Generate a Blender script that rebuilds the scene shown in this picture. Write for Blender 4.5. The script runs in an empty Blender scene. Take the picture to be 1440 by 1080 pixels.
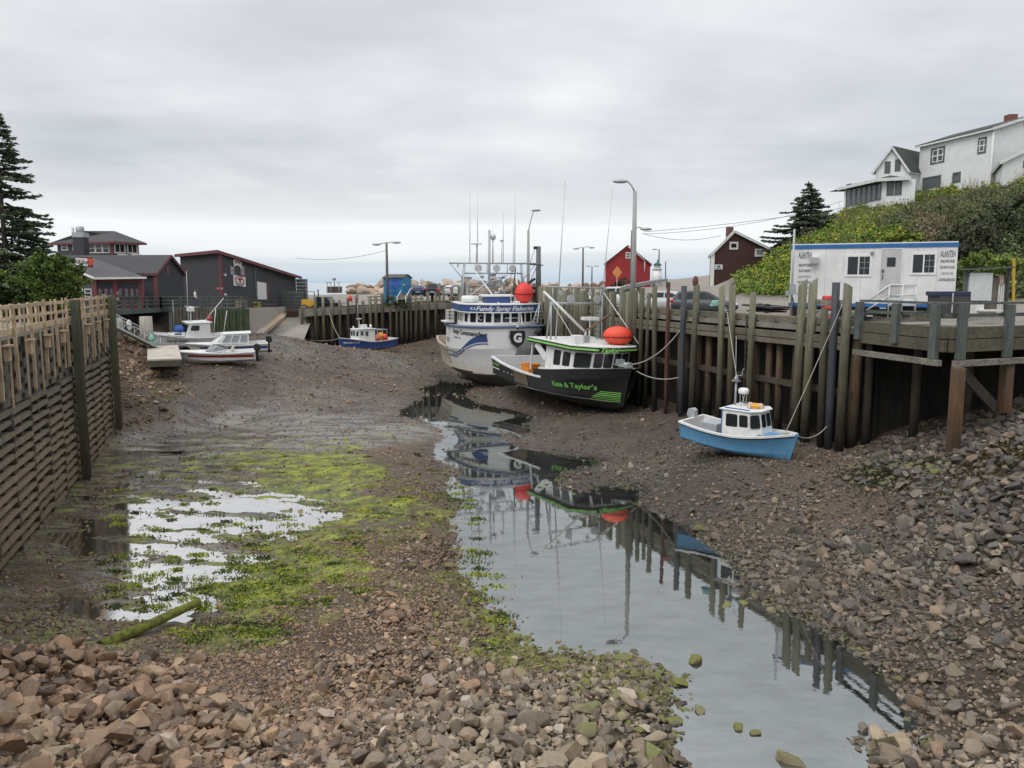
import bpy, bmesh, math, random
import numpy as np
from mathutils import Vector, Matrix, Euler, noise as mnoise
random.seed(7); RNG = np.random.default_rng(11)
PI = math.pi
SC = bpy.context.scene
COL = SC.collection
def R(a): return math.radians(a)

# ------------------------------------------------------------------ camera
CAMZ, FPX, PITCH = 9.8, 1130.0, R(7.16)
cam_d = bpy.data.cameras.new('camera'); cam = bpy.data.objects.new('camera', cam_d); COL.objects.link(cam)
cam.location = (0, 0, CAMZ); cam.rotation_euler = (PI/2 - PITCH, 0, 0)
cam_d.sensor_width = 36; cam_d.lens = FPX/1440*36; cam_d.clip_end = 60000; cam_d.clip_start = 0.1
SC.camera = cam
_c, _s = math.cos(PITCH), math.sin(PITCH)
def ray(px, py):
    u = (px-720)/FPX; v = (540-py)/FPX
    return Vector((u, _c + v*_s, v*_c - _s))
def P(px, py, z):           # survey a photo point lying at height z
    d = ray(px, py); return Vector((0, 0, CAMZ)) + d*((z-CAMZ)/d.z)
def D(px, py, Y):           # survey a photo point lying at distance Y
    d = ray(px, py); return Vector((0, 0, CAMZ)) + d*(Y/d.y)

# ------------------------------------------------------------------ objects
WM = {}
def thing(name, label, cat, loc=(0,0,0), rot=(0,0,0), group=None, scale=1.0):
    o = bpy.data.objects.new(name, None); COL.objects.link(o)
    o.empty_display_size = 0.2
    if isinstance(rot, (int, float)): rot = (0, 0, rot)
    o.location = loc; o.rotation_euler = rot; o.scale = (scale,)*3
    WM[o.name] = Matrix.LocRotScale(Vector(loc), Euler(rot), Vector((scale,)*3))
    o['label'] = label; o['category'] = cat
    if group: o['group'] = group
    return o
def tag(o, label, cat, group=None, kind=None):
    o['label'] = label; o['category'] = cat
    if group: o['group'] = group
    if kind: o['kind'] = kind
    return o
def structure(o): o['kind'] = 'structure'; return o
def stuff(o, label, cat):
    o['kind'] = 'stuff'; o['label'] = label; o['category'] = cat; return o
def copy_tree(o, parent=None):
    c = o.copy(); COL.objects.link(c)
    if parent: c.parent = parent
    for ch in list(o.children): copy_tree(ch, c)
    return c

class MB:
    """collects faces; build() links them as one mesh object"""
    def __init__(s): s.v = []; s.f = []; s.m = []; s.cm = 0; s.sm = []; s.smooth = False
    def _add(s, vs, fs, smooth=None):
        n = len(s.v); s.v += [tuple(p) for p in vs]
        for f in fs:
            s.f.append([i+n for i in f]); s.m.append(s.cm); s.sm.append(s.smooth if smooth is None else smooth)
        return s
    def mat(s, i): s.cm = i; return s
    def box(s, c, d, rz=0.0, M=None):
        x, y, z = d[0]/2, d[1]/2, d[2]/2
        vs = [Vector(p) for p in ((-x,-y,-z),(x,-y,-z),(x,y,-z),(-x,y,-z),(-x,-y,z),(x,-y,z),(x,y,z),(-x,y,z))]
        if M is None: M = Matrix.Rotation(rz, 3, 'Z')
        vs = [M @ p + Vector(c) for p in vs]
        return s._add(vs, [(0,3,2,1),(4,5,6,7),(0,1,5,4),(1,2,6,5),(2,3,7,6),(3,0,4,7)], False)
    def beam(s, a, b, w, h, up=(0,0,1)):
        a, b = Vector(a), Vector(b); d = (b-a); L = d.length; d.normalize()
        up = Vector(up); sd = d.cross(up)
        if sd.length < 1e-4: sd = d.cross(Vector((0,1,0)))
        sd.normalize(); u = sd.cross(d)
        M = Matrix((d, sd, u)).transposed()
        return s.box((a+b)/2, (L, w, h), M=M)
    def cyl(s, a, b, r0, r1=None, n=10, cap=True, smooth=True):
        a, b = Vector(a), Vector(b); r1 = r0 if r1 is None else r1
        d = (b-a).normalized(); t = d.cross(Vector((0,0,1)))
        if t.length < 1e-3: t = Vector((1,0,0))
        t.normalize(); w = d.cross(t)
        vs = []
        for q, r in ((a,r0),(b,r1)):
            for i in range(n):
                an = 2*PI*i/n; vs.append(q + (t*math.cos(an)+w*math.sin(an))*r)
        fs = [(i, (i+1)%n, n+(i+1)%n, n+i) for i in range(n)]
        s._add(vs, fs, smooth)
        if cap: s._add(vs, [tuple(range(n-1,-1,-1)), tuple(range(n,2*n))], False)
        return s
    def tube(s, pts, r, n=6, cap=True):
        pts = [Vector(p) for p in pts]; rings = []; 
        rr = r if isinstance(r, (list, tuple)) else [r]*len(pts)
        prev = None
        for i, p in enumerate(pts):
            d = (pts[min(i+1,len(pts)-1)] - pts[max(i-1,0)]).normalized()
            t = d.cross(Vector((0,0,1))) if prev is None else prev - d*prev.dot(d)
            if t.length < 1e-3: t = d.cross(Vector((0,1,0)))
            t.normalize(); prev = t; w = d.cross(t)
            rings.append([p + (t*math.cos(2*PI*k/n)+w*math.sin(2*PI*k/n))*rr[i] for k in range(n)])
        vs = [q for rg in rings for q in rg]; fs = []
        for i in range(len(pts)-1):
            for k in range(n):
                fs.append((i*n+k, i*n+(k+1)%n, (i+1)*n+(k+1)%n, (i+1)*n+k))
        s._add(vs, fs, True)
        if cap: s._add(vs, [tuple(range(n-1,-1,-1)), tuple(range((len(pts)-1)*n, len(pts)*n))], False)
        return s
    def lathe(s, prof, c=(0,0,0), n=16, axis='Z', cap=True):
        vs = []; c = Vector(c)
        for r, h in prof:
            for k in range(n):
                a = 2*PI*k/n; p = (r*math.cos(a), r*math.sin(a), h)
                if axis == 'X': p = (h, p[0], p[1])
                if axis == 'Y': p = (p[0], h, p[1])
                vs.append(c+Vector(p))
        fs = []
        for i in range(len(prof)-1):
            for k in range(n): fs.append((i*n+k, i*n+(k+1)%n, (i+1)*n+(k+1)%n, (i+1)*n+k))
        s._add(vs, fs, True)
        if cap: s._add(vs, [tuple(range(n-1,-1,-1)), tuple(range((len(prof)-1)*n, len(prof)*n))], False)
        return s
    def ell(s, c, r, nu=14, nv=9, M=None):
        prof = [(max(1e-3,math.sin(PI*i/nv)), -math.cos(PI*i/nv)) for i in range(nv+1)]
        vs = []; c = Vector(c)
        for q, h in prof:
            for k in range(nu):
                a = 2*PI*k/nu; p = Vector((q*math.cos(a)*r[0], q*math.sin(a)*r[1], h*r[2]))
                vs.append(c + (M @ p if M else p))
        fs = []
        for i in range(nv):
            for k in range(nu): fs.append((i*nu+k, i*nu+(k+1)%nu, (i+1)*nu+(k+1)%nu, (i+1)*nu+k))
        return s._add(vs, fs, True)
    def prism(s, poly, d, smooth=False):
        """poly: 3D points of a planar outline, d: extrusion vector"""
        d = Vector(d); a = [Vector(p) for p in poly]; n = len(a)
        vs = a + [p+d for p in a]
        s._add(vs, [tuple(range(n-1,-1,-1)), tuple(range(n,2*n))], False)
        return s._add(vs, [(i,(i+1)%n,n+(i+1)%n,n+i) for i in range(n)], smooth)
    def quad(s, *ps): return s._add(ps, [tuple(range(len(ps)))], False)
    def grid(s, rows, smooth=True, close=False):
        n = len(rows[0]); vs = [p for r in rows for p in r]; fs = []
        for i in range(len(rows)-1):
            for k in range(n if close else n-1):
                fs.append((i*n+k, i*n+(k+1)%n, (i+1)*n+(k+1)%n, (i+1)*n+k))
        return s._add(vs, fs, smooth)
    def build(s, name, mats, parent=None, world=False, bevel=0, recalc=True):
        me = bpy.data.meshes.new(name)
        vs = s.v
        M = WM.get(parent.name) if parent is not None else None
        if world and M is not None:
            Mi = M.inverted(); vs = [Mi @ Vector(p) for p in vs]
        me.from_pydata(vs, [], s.f)
        if not isinstance(mats, (list, tuple)): mats = [mats]
        for m in mats: me.materials.append(m)
        me.polygons.foreach_set('material_index', s.m)
        me.polygons.foreach_set('use_smooth', s.sm)
        if recalc or bevel:
            bm = bmesh.new(); bm.from_mesh(me)
            bmesh.ops.remove_doubles(bm, verts=bm.verts, dist=1e-5)
            if recalc: bmesh.ops.recalc_face_normals(bm, faces=bm.faces)
            if bevel:
                es = [e for e in bm.edges if len(e.link_faces) == 2 and e.calc_face_angle(0) > 0.6]
                bmesh.ops.bevel(bm, geom=es, offset=bevel, segments=2, profile=0.6, affect='EDGES', clamp_overlap=True)
            bm.to_mesh(me); bm.free()
        me.update()
        o = bpy.data.objects.new(name, me); COL.objects.link(o)
        if parent is not None:
            o.parent = parent; WM[o.name] = M if M is not None else Matrix()
        else: WM[o.name] = Matrix()
        return o

def mesh_np(name, V, F, mat, attrs=None, smooth=False, parent=None, facemats=None):
    """V (n,3), F (m,k) with constant k"""
    me = bpy.data.meshes.new(name); k = F.shape[1]
    me.vertices.add(len(V)); me.vertices.foreach_set('co', np.ascontiguousarray(V, dtype=np.float32).ravel())
    me.loops.add(F.size); me.loops.foreach_set('vertex_index', np.ascontiguousarray(F, dtype=np.int32).ravel())
    me.polygons.add(len(F)); me.polygons.foreach_set('loop_start', np.arange(0, F.size, k, dtype=np.int32))
    me.polygons.foreach_set('loop_total', np.full(len(F), k, dtype=np.int32))
    me.polygons.foreach_set('use_smooth', np.full(len(F), smooth))
    for m in (mat if isinstance(mat, (list, tuple)) else [mat]): me.materials.append(m)
    if facemats is not None: me.polygons.foreach_set('material_index', facemats.astype(np.int32))
    for an, av in (attrs or {}).items():
        if av.ndim == 2:
            at = me.attributes.new(an, 'FLOAT_COLOR', 'POINT'); at.data.foreach_set('color', np.ascontiguousarray(av, dtype=np.float32).ravel())
        else:
            at = me.attributes.new(an, 'FLOAT', 'POINT'); at.data.foreach_set('value', np.ascontiguousarray(av, dtype=np.float32))
    me.update(calc_edges=True)
    o = bpy.data.objects.new(name, me); COL.objects.link(o)
    if parent is not None: o.parent = parent; WM[o.name] = WM.get(parent.name, Matrix())
    return o

# ------------------------------------------------------------------ materials
class NT:
    def __init__(s, name):
        s.m = bpy.data.materials.new(name); s.m.use_nodes = True; s.t = s.m.node_tree; s.t.nodes.clear()
        s.out = s.n('ShaderNodeOutputMaterial'); s.b = s.n('ShaderNodeBsdfPrincipled'); s.l(s.b.outputs[0], s.out.inputs[0])
    def n(s, typ, **kw):
        x = s.t.nodes.new(typ)
        for k, v in kw.items(): setattr(x, k, v)
        return x
    def l(s, a, b): s.t.links.new(a, b)
    def coord(s, kind='Object'): return s.n('ShaderNodeTexCoord').outputs[kind]
    def pos(s): return s.n('ShaderNodeNewGeometry').outputs['Position']
    def mapping(s, vec, scale=(1,1,1), rot=(0,0,0)):
        m = s.n('ShaderNodeMapping'); s.l(vec, m.inputs[0]); m.inputs['Scale'].default_value = scale; m.inputs['Rotation'].default_value = rot
        return m.outputs[0]
    def noise(s, vec, scale, detail=4, rough=0.6, dist=0):
        x = s.n('ShaderNodeTexNoise'); s.l(vec, x.inputs['Vector']); x.inputs['Scale'].default_value = scale
        x.inputs['Detail'].default_value = detail; x.inputs['Roughness'].default_value = rough; x.inputs['Distortion'].default_value = dist
        return x.outputs[0]
    def ramp(s, fac, stops, interp='LINEAR'):
        x = s.n('ShaderNodeValToRGB'); s.l(fac, x.inputs[0]); e = x.color_ramp.elements; x.color_ramp.interpolation = interp
        while len(e) < len(stops): e.new(0.5)
        for i, (p, c) in enumerate(stops):
            e[i].position = p; e[i].color = (*c, 1) if not isinstance(c, (int, float)) else (c, c, c, 1)
        return x.outputs[0]
    def mix(s, fac, a, b, mode='MIX'):
        x = s.n('ShaderNodeMix', data_type='RGBA', blend_type=mode)
        for inp, val in ((x.inputs['Factor'], fac), (x.inputs['A'], a), (x.inputs['B'], b)):
            if isinstance(val, (int, float)): inp.default_value = val if inp.type == 'VALUE' else (val, val, val, 1)
            elif isinstance(val, tuple): inp.default_value = (*val, 1)
            else: s.l(val, inp)
        return x.outputs['Result']
    def math(s, op, a, b=0.0, c=None, clamp=False):
        x = s.n('ShaderNodeMath', operation=op); x.use_clamp = clamp
        for i, val in enumerate((a, b) if c is None else (a, b, c)):
            if isinstance(val, (int, float)): x.inputs[i].default_value = val
            else: s.l(val, x.inputs[i])
        return x.outputs[0]
    def attr(s, name, out='Fac'):
        x = s.n('ShaderNodeAttribute'); x.attribute_name = name; return x.outputs[out]
    def bump(s, h, strength=0.3, dist=0.05):
        x = s.n('ShaderNodeBump'); s.l(h, x.inputs['Height']); x.inputs['Strength'].default_value = strength; x.inputs['Distance'].default_value = dist
        s.l(x.outputs[0], s.b.inputs['Normal']); return x
    def col(s, c): 
        if isinstance(c, tuple): s.b.inputs['Base Color'].default_value = (*c, 1)
        else: s.l(c, s.b.inputs['Base Color'])
    def rough(s, r):
        if isinstance(r, (int, float)): s.b.inputs['Roughness'].default_value = r
        else: s.l(r, s.b.inputs['Roughness'])
_MC = {}
def paint(name, c=None, rough=0.45, dirt=0.25, dirtc=(0.10,0.085,0.06), scale=1.2, metal=0.0, streak=True):
    """painted / weathered surface: soft tonal change, dirt streaks running down, small scuffs"""
    if name in _MC: return _MC[name]
    t = NT(name); co = t.coord()
    n1 = t.noise(co, scale*2.2, 5, 0.65)
    n2 = t.noise(t.mapping(co, (5,5,0.5) if streak else (1,1,1)), scale*1.6, 5, 0.7)
    a = t.mix(t.ramp(n1, [(0.3,0.0),(0.75,1.0)]), tuple(x*0.84 for x in c), tuple(min(1,x*1.08) for x in c))
    f = t.math('MULTIPLY', t.ramp(n2, [(0.48,0.0),(0.78,1.0)]), dirt)
    t.col(t.mix(f, a, dirtc)); t.rough(t.math('ADD', rough, t.math('MULTIPLY', n1, 0.2)))
    t.b.inputs['Metallic'].default_value = metal
    t.bump(n1, 0.12, 0.02)
    _MC[name] = t.m; return t.m
def wood(name, c1=None, c2=None, scale=1.0, rough=0.85, vertical=True, green=0.0):
    if name in _MC: return _MC[name]
    t = NT(name); co = t.coord('Object')
    st = (7,7,0.6) if vertical else (0.7,7,9)
    n1 = t.noise(t.mapping(co, st), 1.6*scale, 6, 0.7)
    n2 = t.noise(co, 0.9*scale, 4, 0.6)
    a = t.mix(t.ramp(n1, [(0.3,0.0),(0.7,1.0)]), c1, c2)
    a = t.mix(t.math('MULTIPLY', t.ramp(n2, [(0.45,0.0),(0.7,1.0)]), 0.55), a, tuple(x*0.5 for x in c1))
    if green: a = t.mix(t.math('MULTIPLY', t.ramp(t.noise(co, 0.7, 5, 0.7), [(0.42,0.0),(0.62,1.0)]), green), a, (0.07,0.085,0.04))
    t.col(a); t.rough(rough); t.bump(n1, 0.45, 0.03)
    _MC[name] = t.m; return t.m
def glass(name="window_glass", c=(0.018,0.022,0.025), rough=0.06):
    if name in _MC: return _MC[name]
    t = NT(name); t.col(c); t.rough(rough); t.b.inputs['IOR'].default_value = 1.5
    n = t.noise(t.coord(), 3.0, 2); t.bump(n, 0.03, 0.02)
    _MC[name] = t.m; return t.m

def smooth01(a, b, x):
    t = np.clip((x-a)/(b-a), 0, 1); return t*t*(3-2*t)
# numpy value noise
_perm = RNG.random((256, 256))
def vnoise(x, y, seed=0):
    x = x + seed*17.13; y = y + seed*31.7
    xi = np.floor(x).astype(int); yi = np.floor(y).astype(int); xf = x-xi; yf = y-yi
    u = xf*xf*(3-2*xf); v = yf*yf*(3-2*yf)
    g = lambda a, b: _perm[a % 256, b % 256]
    return (g(xi,yi)*(1-u)+g(xi+1,yi)*u)*(1-v) + (g(xi,yi+1)*(1-u)+g(xi+1,yi+1)*u)*v
def fbm(x, y, oct=4, seed=0, gain=0.5):
    r = 0; a = 1; tot = 0
    for o in range(oct):
        r = r + a*vnoise(x*2**o, y*2**o, seed+o); tot += a; a *= gain
    return r/tot
# ================================================================== layout of the harbour (metres)
WF0, WF1 = Vector((15.4,36.5,0)), Vector((-8.0,101.0,0))      # face of the timber wharf
FF0, FF1 = Vector((-8.0,101.0,0)), Vector((-24.8,95.0,0))     # face of the far wharf
CW0, CW1 = Vector((-14.07,16.0,0)), Vector((-26.0,51.8,0))     # face of the crib wall (foot)
BASIN = [(-10,4),(-14.07,16),(-26,51.8),(-33,64),(-37,72),(-37,80),(-33.6,80),(-26.2,80),(-29.6,106),(-26.5,106),
         (-24.8,95),(-8,101),(15.4,36.5),(19,37.2),(23,34.8),(34,31),(40,4)]
#        edge i -> from point i to i+1 : (start, end) of the rise behind it
EDGE = [(.9,2.2),(.9,2.2),(2,6),(2,5),(1,3),(1,3),(.3,.9),(.3,.9),(.5,4),(.6,.9),(1.5,4.5),(2.5,7),(1,5),(.5,3),(.5,3),(.5,3),(1,2)]

ctrl = []
def cz(px, py, z): p = P(px, py, z); ctrl.append((p.x, p.y, z))
def cy(px, py, Y): p = D(px, py, Y); ctrl.append((p.x, p.y, p.z))
LEFT_EDGE = [(605,600),(618,650),(632,700),(640,760),(655,815),(690,862),(715,898),(760,922),(870,930),(922,945),(940,985),(935,1020),(935,1060),(960,1095)]
RIGHT_EDGE = [(800,612),(850,645),(905,690),(960,735),(1005,770),(1062,835),(1110,856),(1170,890),(1245,945),(1280,990),(1308,1040),(1320,1090)]
for a in LEFT_EDGE[1:] + RIGHT_EDGE[1:]: cz(*a, 0.0)
for a in [(680,640),(740,670),(780,720),(820,780),(860,830),(900,880),(1000,930),(1080,980),(1130,1040),(1150,1090),(700,740),(720,800),(960,850),(1100,920),(980,800)]: cz(*a, -0.32)
for px,py,z in [(640,650,-.12),(700,655,-.06),(790,665,.0),(830,690,-.0),(770,690,-.06)]: cz(px,py,z)
# upper pool
for px,py,z in [(590,580,.30),(640,565,.26),(690,580,.30),(620,545,.28),(735,590,.33),(560,560,.62),(585,545,.45),(640,535,.32),(720,570,.55),(770,592,.6),(610,592,.3),(660,594,.3)]: cz(px,py,z)
for px,py,z in [(705,552,.95),(668,533,.50),(650,523,.52),(625,512,.8),(600,506,1.2),(690,545,.75),(580,532,.9),(545,545,.95)]: cz(px,py,z)
for px,py,z in [(596,604,.44),(585,590,.50),(800,614,.40),(830,632,.22),(625,606,.27),(660,607,.24),(700,606,.26),(750,608,.28),(640,622,.03),(680,624,.02),(730,628,.06),(775,634,.05)]: cz(px,py,z)
# gravel bar and mud flat
for px,py,z in [(560,900,.35),(600,1000,.45),(595,700,.28),(560,640,.32),(450,800,.16),(520,760,.24),(300,750,.07),(360,735,.07),(300,680,.12),(220,650,.13),(400,715,.075),(480,722,.085),(440,745,.08),(330,690,.09),(400,665,.115),(200,700,.09),(120,850,.10),
                (200,800,.085),(250,850,.09),(350,820,.11),(400,890,.18),(330,900,.15),(10,790,.25),(60,900,.3),(60,760,.16),(90,680,.22),(150,640,.18),(250,640,.11),(400,635,.13),(500,640,.22),
                (240,615,.20),(300,622,.18),(190,620,.25),(260,600,.30),(400,600,.30),(520,590,.45),(470,860,.28),(560,820,.28)]: cz(px,py,z)
for px,py,z in [(0,915,.95),(90,912,.95),(170,930,.7),(0,1000,1.5),(0,1085,2.0),(150,1085,1.7),(230,1000,1.0),(330,1000,.65),(340,1085,1.0),(560,1085,.75),(700,1000,.4),(660,930,.25),(820,945,.16),(900,975,.16),(800,1085,.8),(900,1050,.4),
                (1240,1050,.14),(1380,1000,.6),(1440,1085,1.0),(1440,960,1.2),(1440,850,2.0),(1300,850,.95),(1200,800,.75),(1150,740,.85),(1090,760,.55),(1300,720,2.0),(1440,700,3.3),(1440,610,4.8),(1360,640,3.5),
                (1250,680,2.4),(1190,645,2.0),(1120,660,1.95),(1040,650,1.9),(960,590,1.55),(1000,690,1.15),(900,650,.55),(870,585,1.2),(830,580,.95),(760,560,1.0),(960,660,1.05)]: cz(px,py,z)
ctrl += [(19.5,34,3.7),(22.6,33.6,5.0),(26,28,6.4),(30,22,6.3),(35,15,6.2),(22,24,4.0),(17,14,1.9),(24,12,2.8),(18.5,36.3,3.1),(20,28.5,4.3),(27,32.5,6.6),(14,14,1.1),(9,10,.4),(-8,10,2.4),(0,10,1.4),(5,10,.6)]
# far basin and beach
for px,py,Y in [(600,482,98),(560,500,86),(500,493,91),(430,491,95),(480,515,78),(430,530,72),(520,540,68),(350,560,60),(450,570,58),(310,518,64),(230,518,63),(190,530,58),(400,510,72),
                (370,520,66),(160,585,51),(250,560,56),(300,480,78),(250,472,79),(345,470,79),(400,476,88),(190,480,70),(215,460,78),(160,470,64),(150,500,58)]: cy(px,py,Y)
ctrl += [(-28.2,105,5.7),(-27.6,98,4.9),(3,62,1.45),(6.5,57,1.3),(9,52,1.35),(12,44,1.75),(1.5,72,1.7),(-3,84,2.2),(-5,92,2.5),(-27,55,3.0),(-31,60,4.6),(-34,70,5.6),(-35,78,5.6)]
plat = [(16,50,8),(19,42,8),(10,80,8.2),(0,105,8),(-6,105,7.6),(-12,104,6.9),(-20,103,6.6),(-27,106,6.4),(-34,112,7.0),(-24,112,7.7),(-14,112,7.7),(-27,118,8.1),(-40,95,7.4),(-36,84,7.4),(-32,60,7.6),(-18,25,7.7),(-24,40,7.7),(-40,40,8),(-60,60,8),(-60,100,8),(-20,125,8.0),(-8,116,7.9),
        (0,130,8.2),(14,125,9.5),(25,120,9.6),(19,90,9.2),(20,78,9.35),(16.5,68,8.5),(22,105,9.4),(25,95,9.6),(13.5,60,8.05),(21,36.5,8.0),(27,34,8.0),(36,30,8.1),(45,10,8.2),(-20,5,8),(10,55,8),(60,0,8.5),(26,46,8.1)]
def pz(px, py, Y): p = D(px, py, Y); plat.append((p.x, p.y, p.z))
for a in [(1040,418,64),(1080,412,60),(1112,420,54),(1160,425,50),(1250,425,49),(1345,428,46),(1440,424,44),(1110,380,64),(1180,345,66),(1260,335,63),(1350,345,58),(1440,335,55),(1105,354,74),(1135,342,78),(1180,315,80),(1250,304,78),(1330,292,76),(1395,274,73),(1440,258,70),
          (1520,225,69),(1700,200,66),(1600,330,52),(1800,400,42),(1040,408,80),(1095,372,84)]: pz(*a)
plat += [(37,97,14),(45,92,19.5),(60,85,22),(75,60,22),(36,84,17.6),(32,105,10.4),(60,45,12)]
def tps_fit(pts, lam=0.02):
    p = np.array(pts); n = len(p); X = p[:,:2]/10
    d = np.sqrt(((X[:,None]-X[None])**2).sum(-1)); K = np.where(d>0, d*d*np.log(d+1e-12), 0) + lam*np.eye(n)
    Pm = np.c_[np.ones(n), X]; A = np.block([[K,Pm],[Pm.T,np.zeros((3,3))]])
    w = np.linalg.solve(A, np.r_[p[:,2], 0,0,0]); return X, w
def tps_eval(m, x, y):
    X, w = m; out = np.empty(len(x)); n = len(X)
    for i in range(0, len(x), 40000):
        q = np.c_[x[i:i+40000], y[i:i+40000]]/10
        d2 = ((q[:,None]-X[None])**2).sum(-1); K = 0.5*d2*np.log(d2+1e-12)
        out[i:i+40000] = K@w[:n] + w[n] + q@w[n+1:]
    return out
# linear-ish plateau: smoothed inverse distance keeps it free of overshoot
_tb = tps_fit(ctrl, 0.004)
_pl = np.array(plat)
def idw(tab, x, y, power=2.6, eps=1.0):
    tab = np.asarray(tab); out = np.empty((len(x), tab.shape[1]-2))
    for i in range(0, len(x), 40000):
        d2 = (x[i:i+40000,None]-tab[None,:,0])**2 + (y[i:i+40000,None]-tab[None,:,1])**2 + eps
        w = d2**(-power/2*1.0); w /= w.sum(1, keepdims=True); out[i:i+40000] = w@tab[:,2:]
    return out
_tp = tps_fit(plat, 0.02)
_bp = np.array(BASIN)
def basin_dist(x, y):
    """inside mask, distance to outline, rise start/end of the nearest edge"""
    n = len(_bp); best = np.full(len(x), 1e9); e0 = np.zeros(len(x)); e1 = np.ones(len(x)); ins = np.zeros(len(x), bool)
    for i in range(n):
        a = _bp[i]; b = _bp[(i+1)%n]; d = b-a
        t = np.clip(((x-a[0])*d[0]+(y-a[1])*d[1])/(d@d), 0, 1)
        q = np.hypot(x-a[0]-t*d[0], y-a[1]-t*d[1]); m = q < best
        best = np.where(m, q, best); e0 = np.where(m, EDGE[i][0], e0); e1 = np.where(m, EDGE[i][1], e1)
        c = ((a[1] > y) != (b[1] > y)) & (x < (b[0]-a[0])*(y-a[1])/(b[1]-a[1]+1e-12)+a[0]); ins ^= c
    return ins, best, e0, e1
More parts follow.
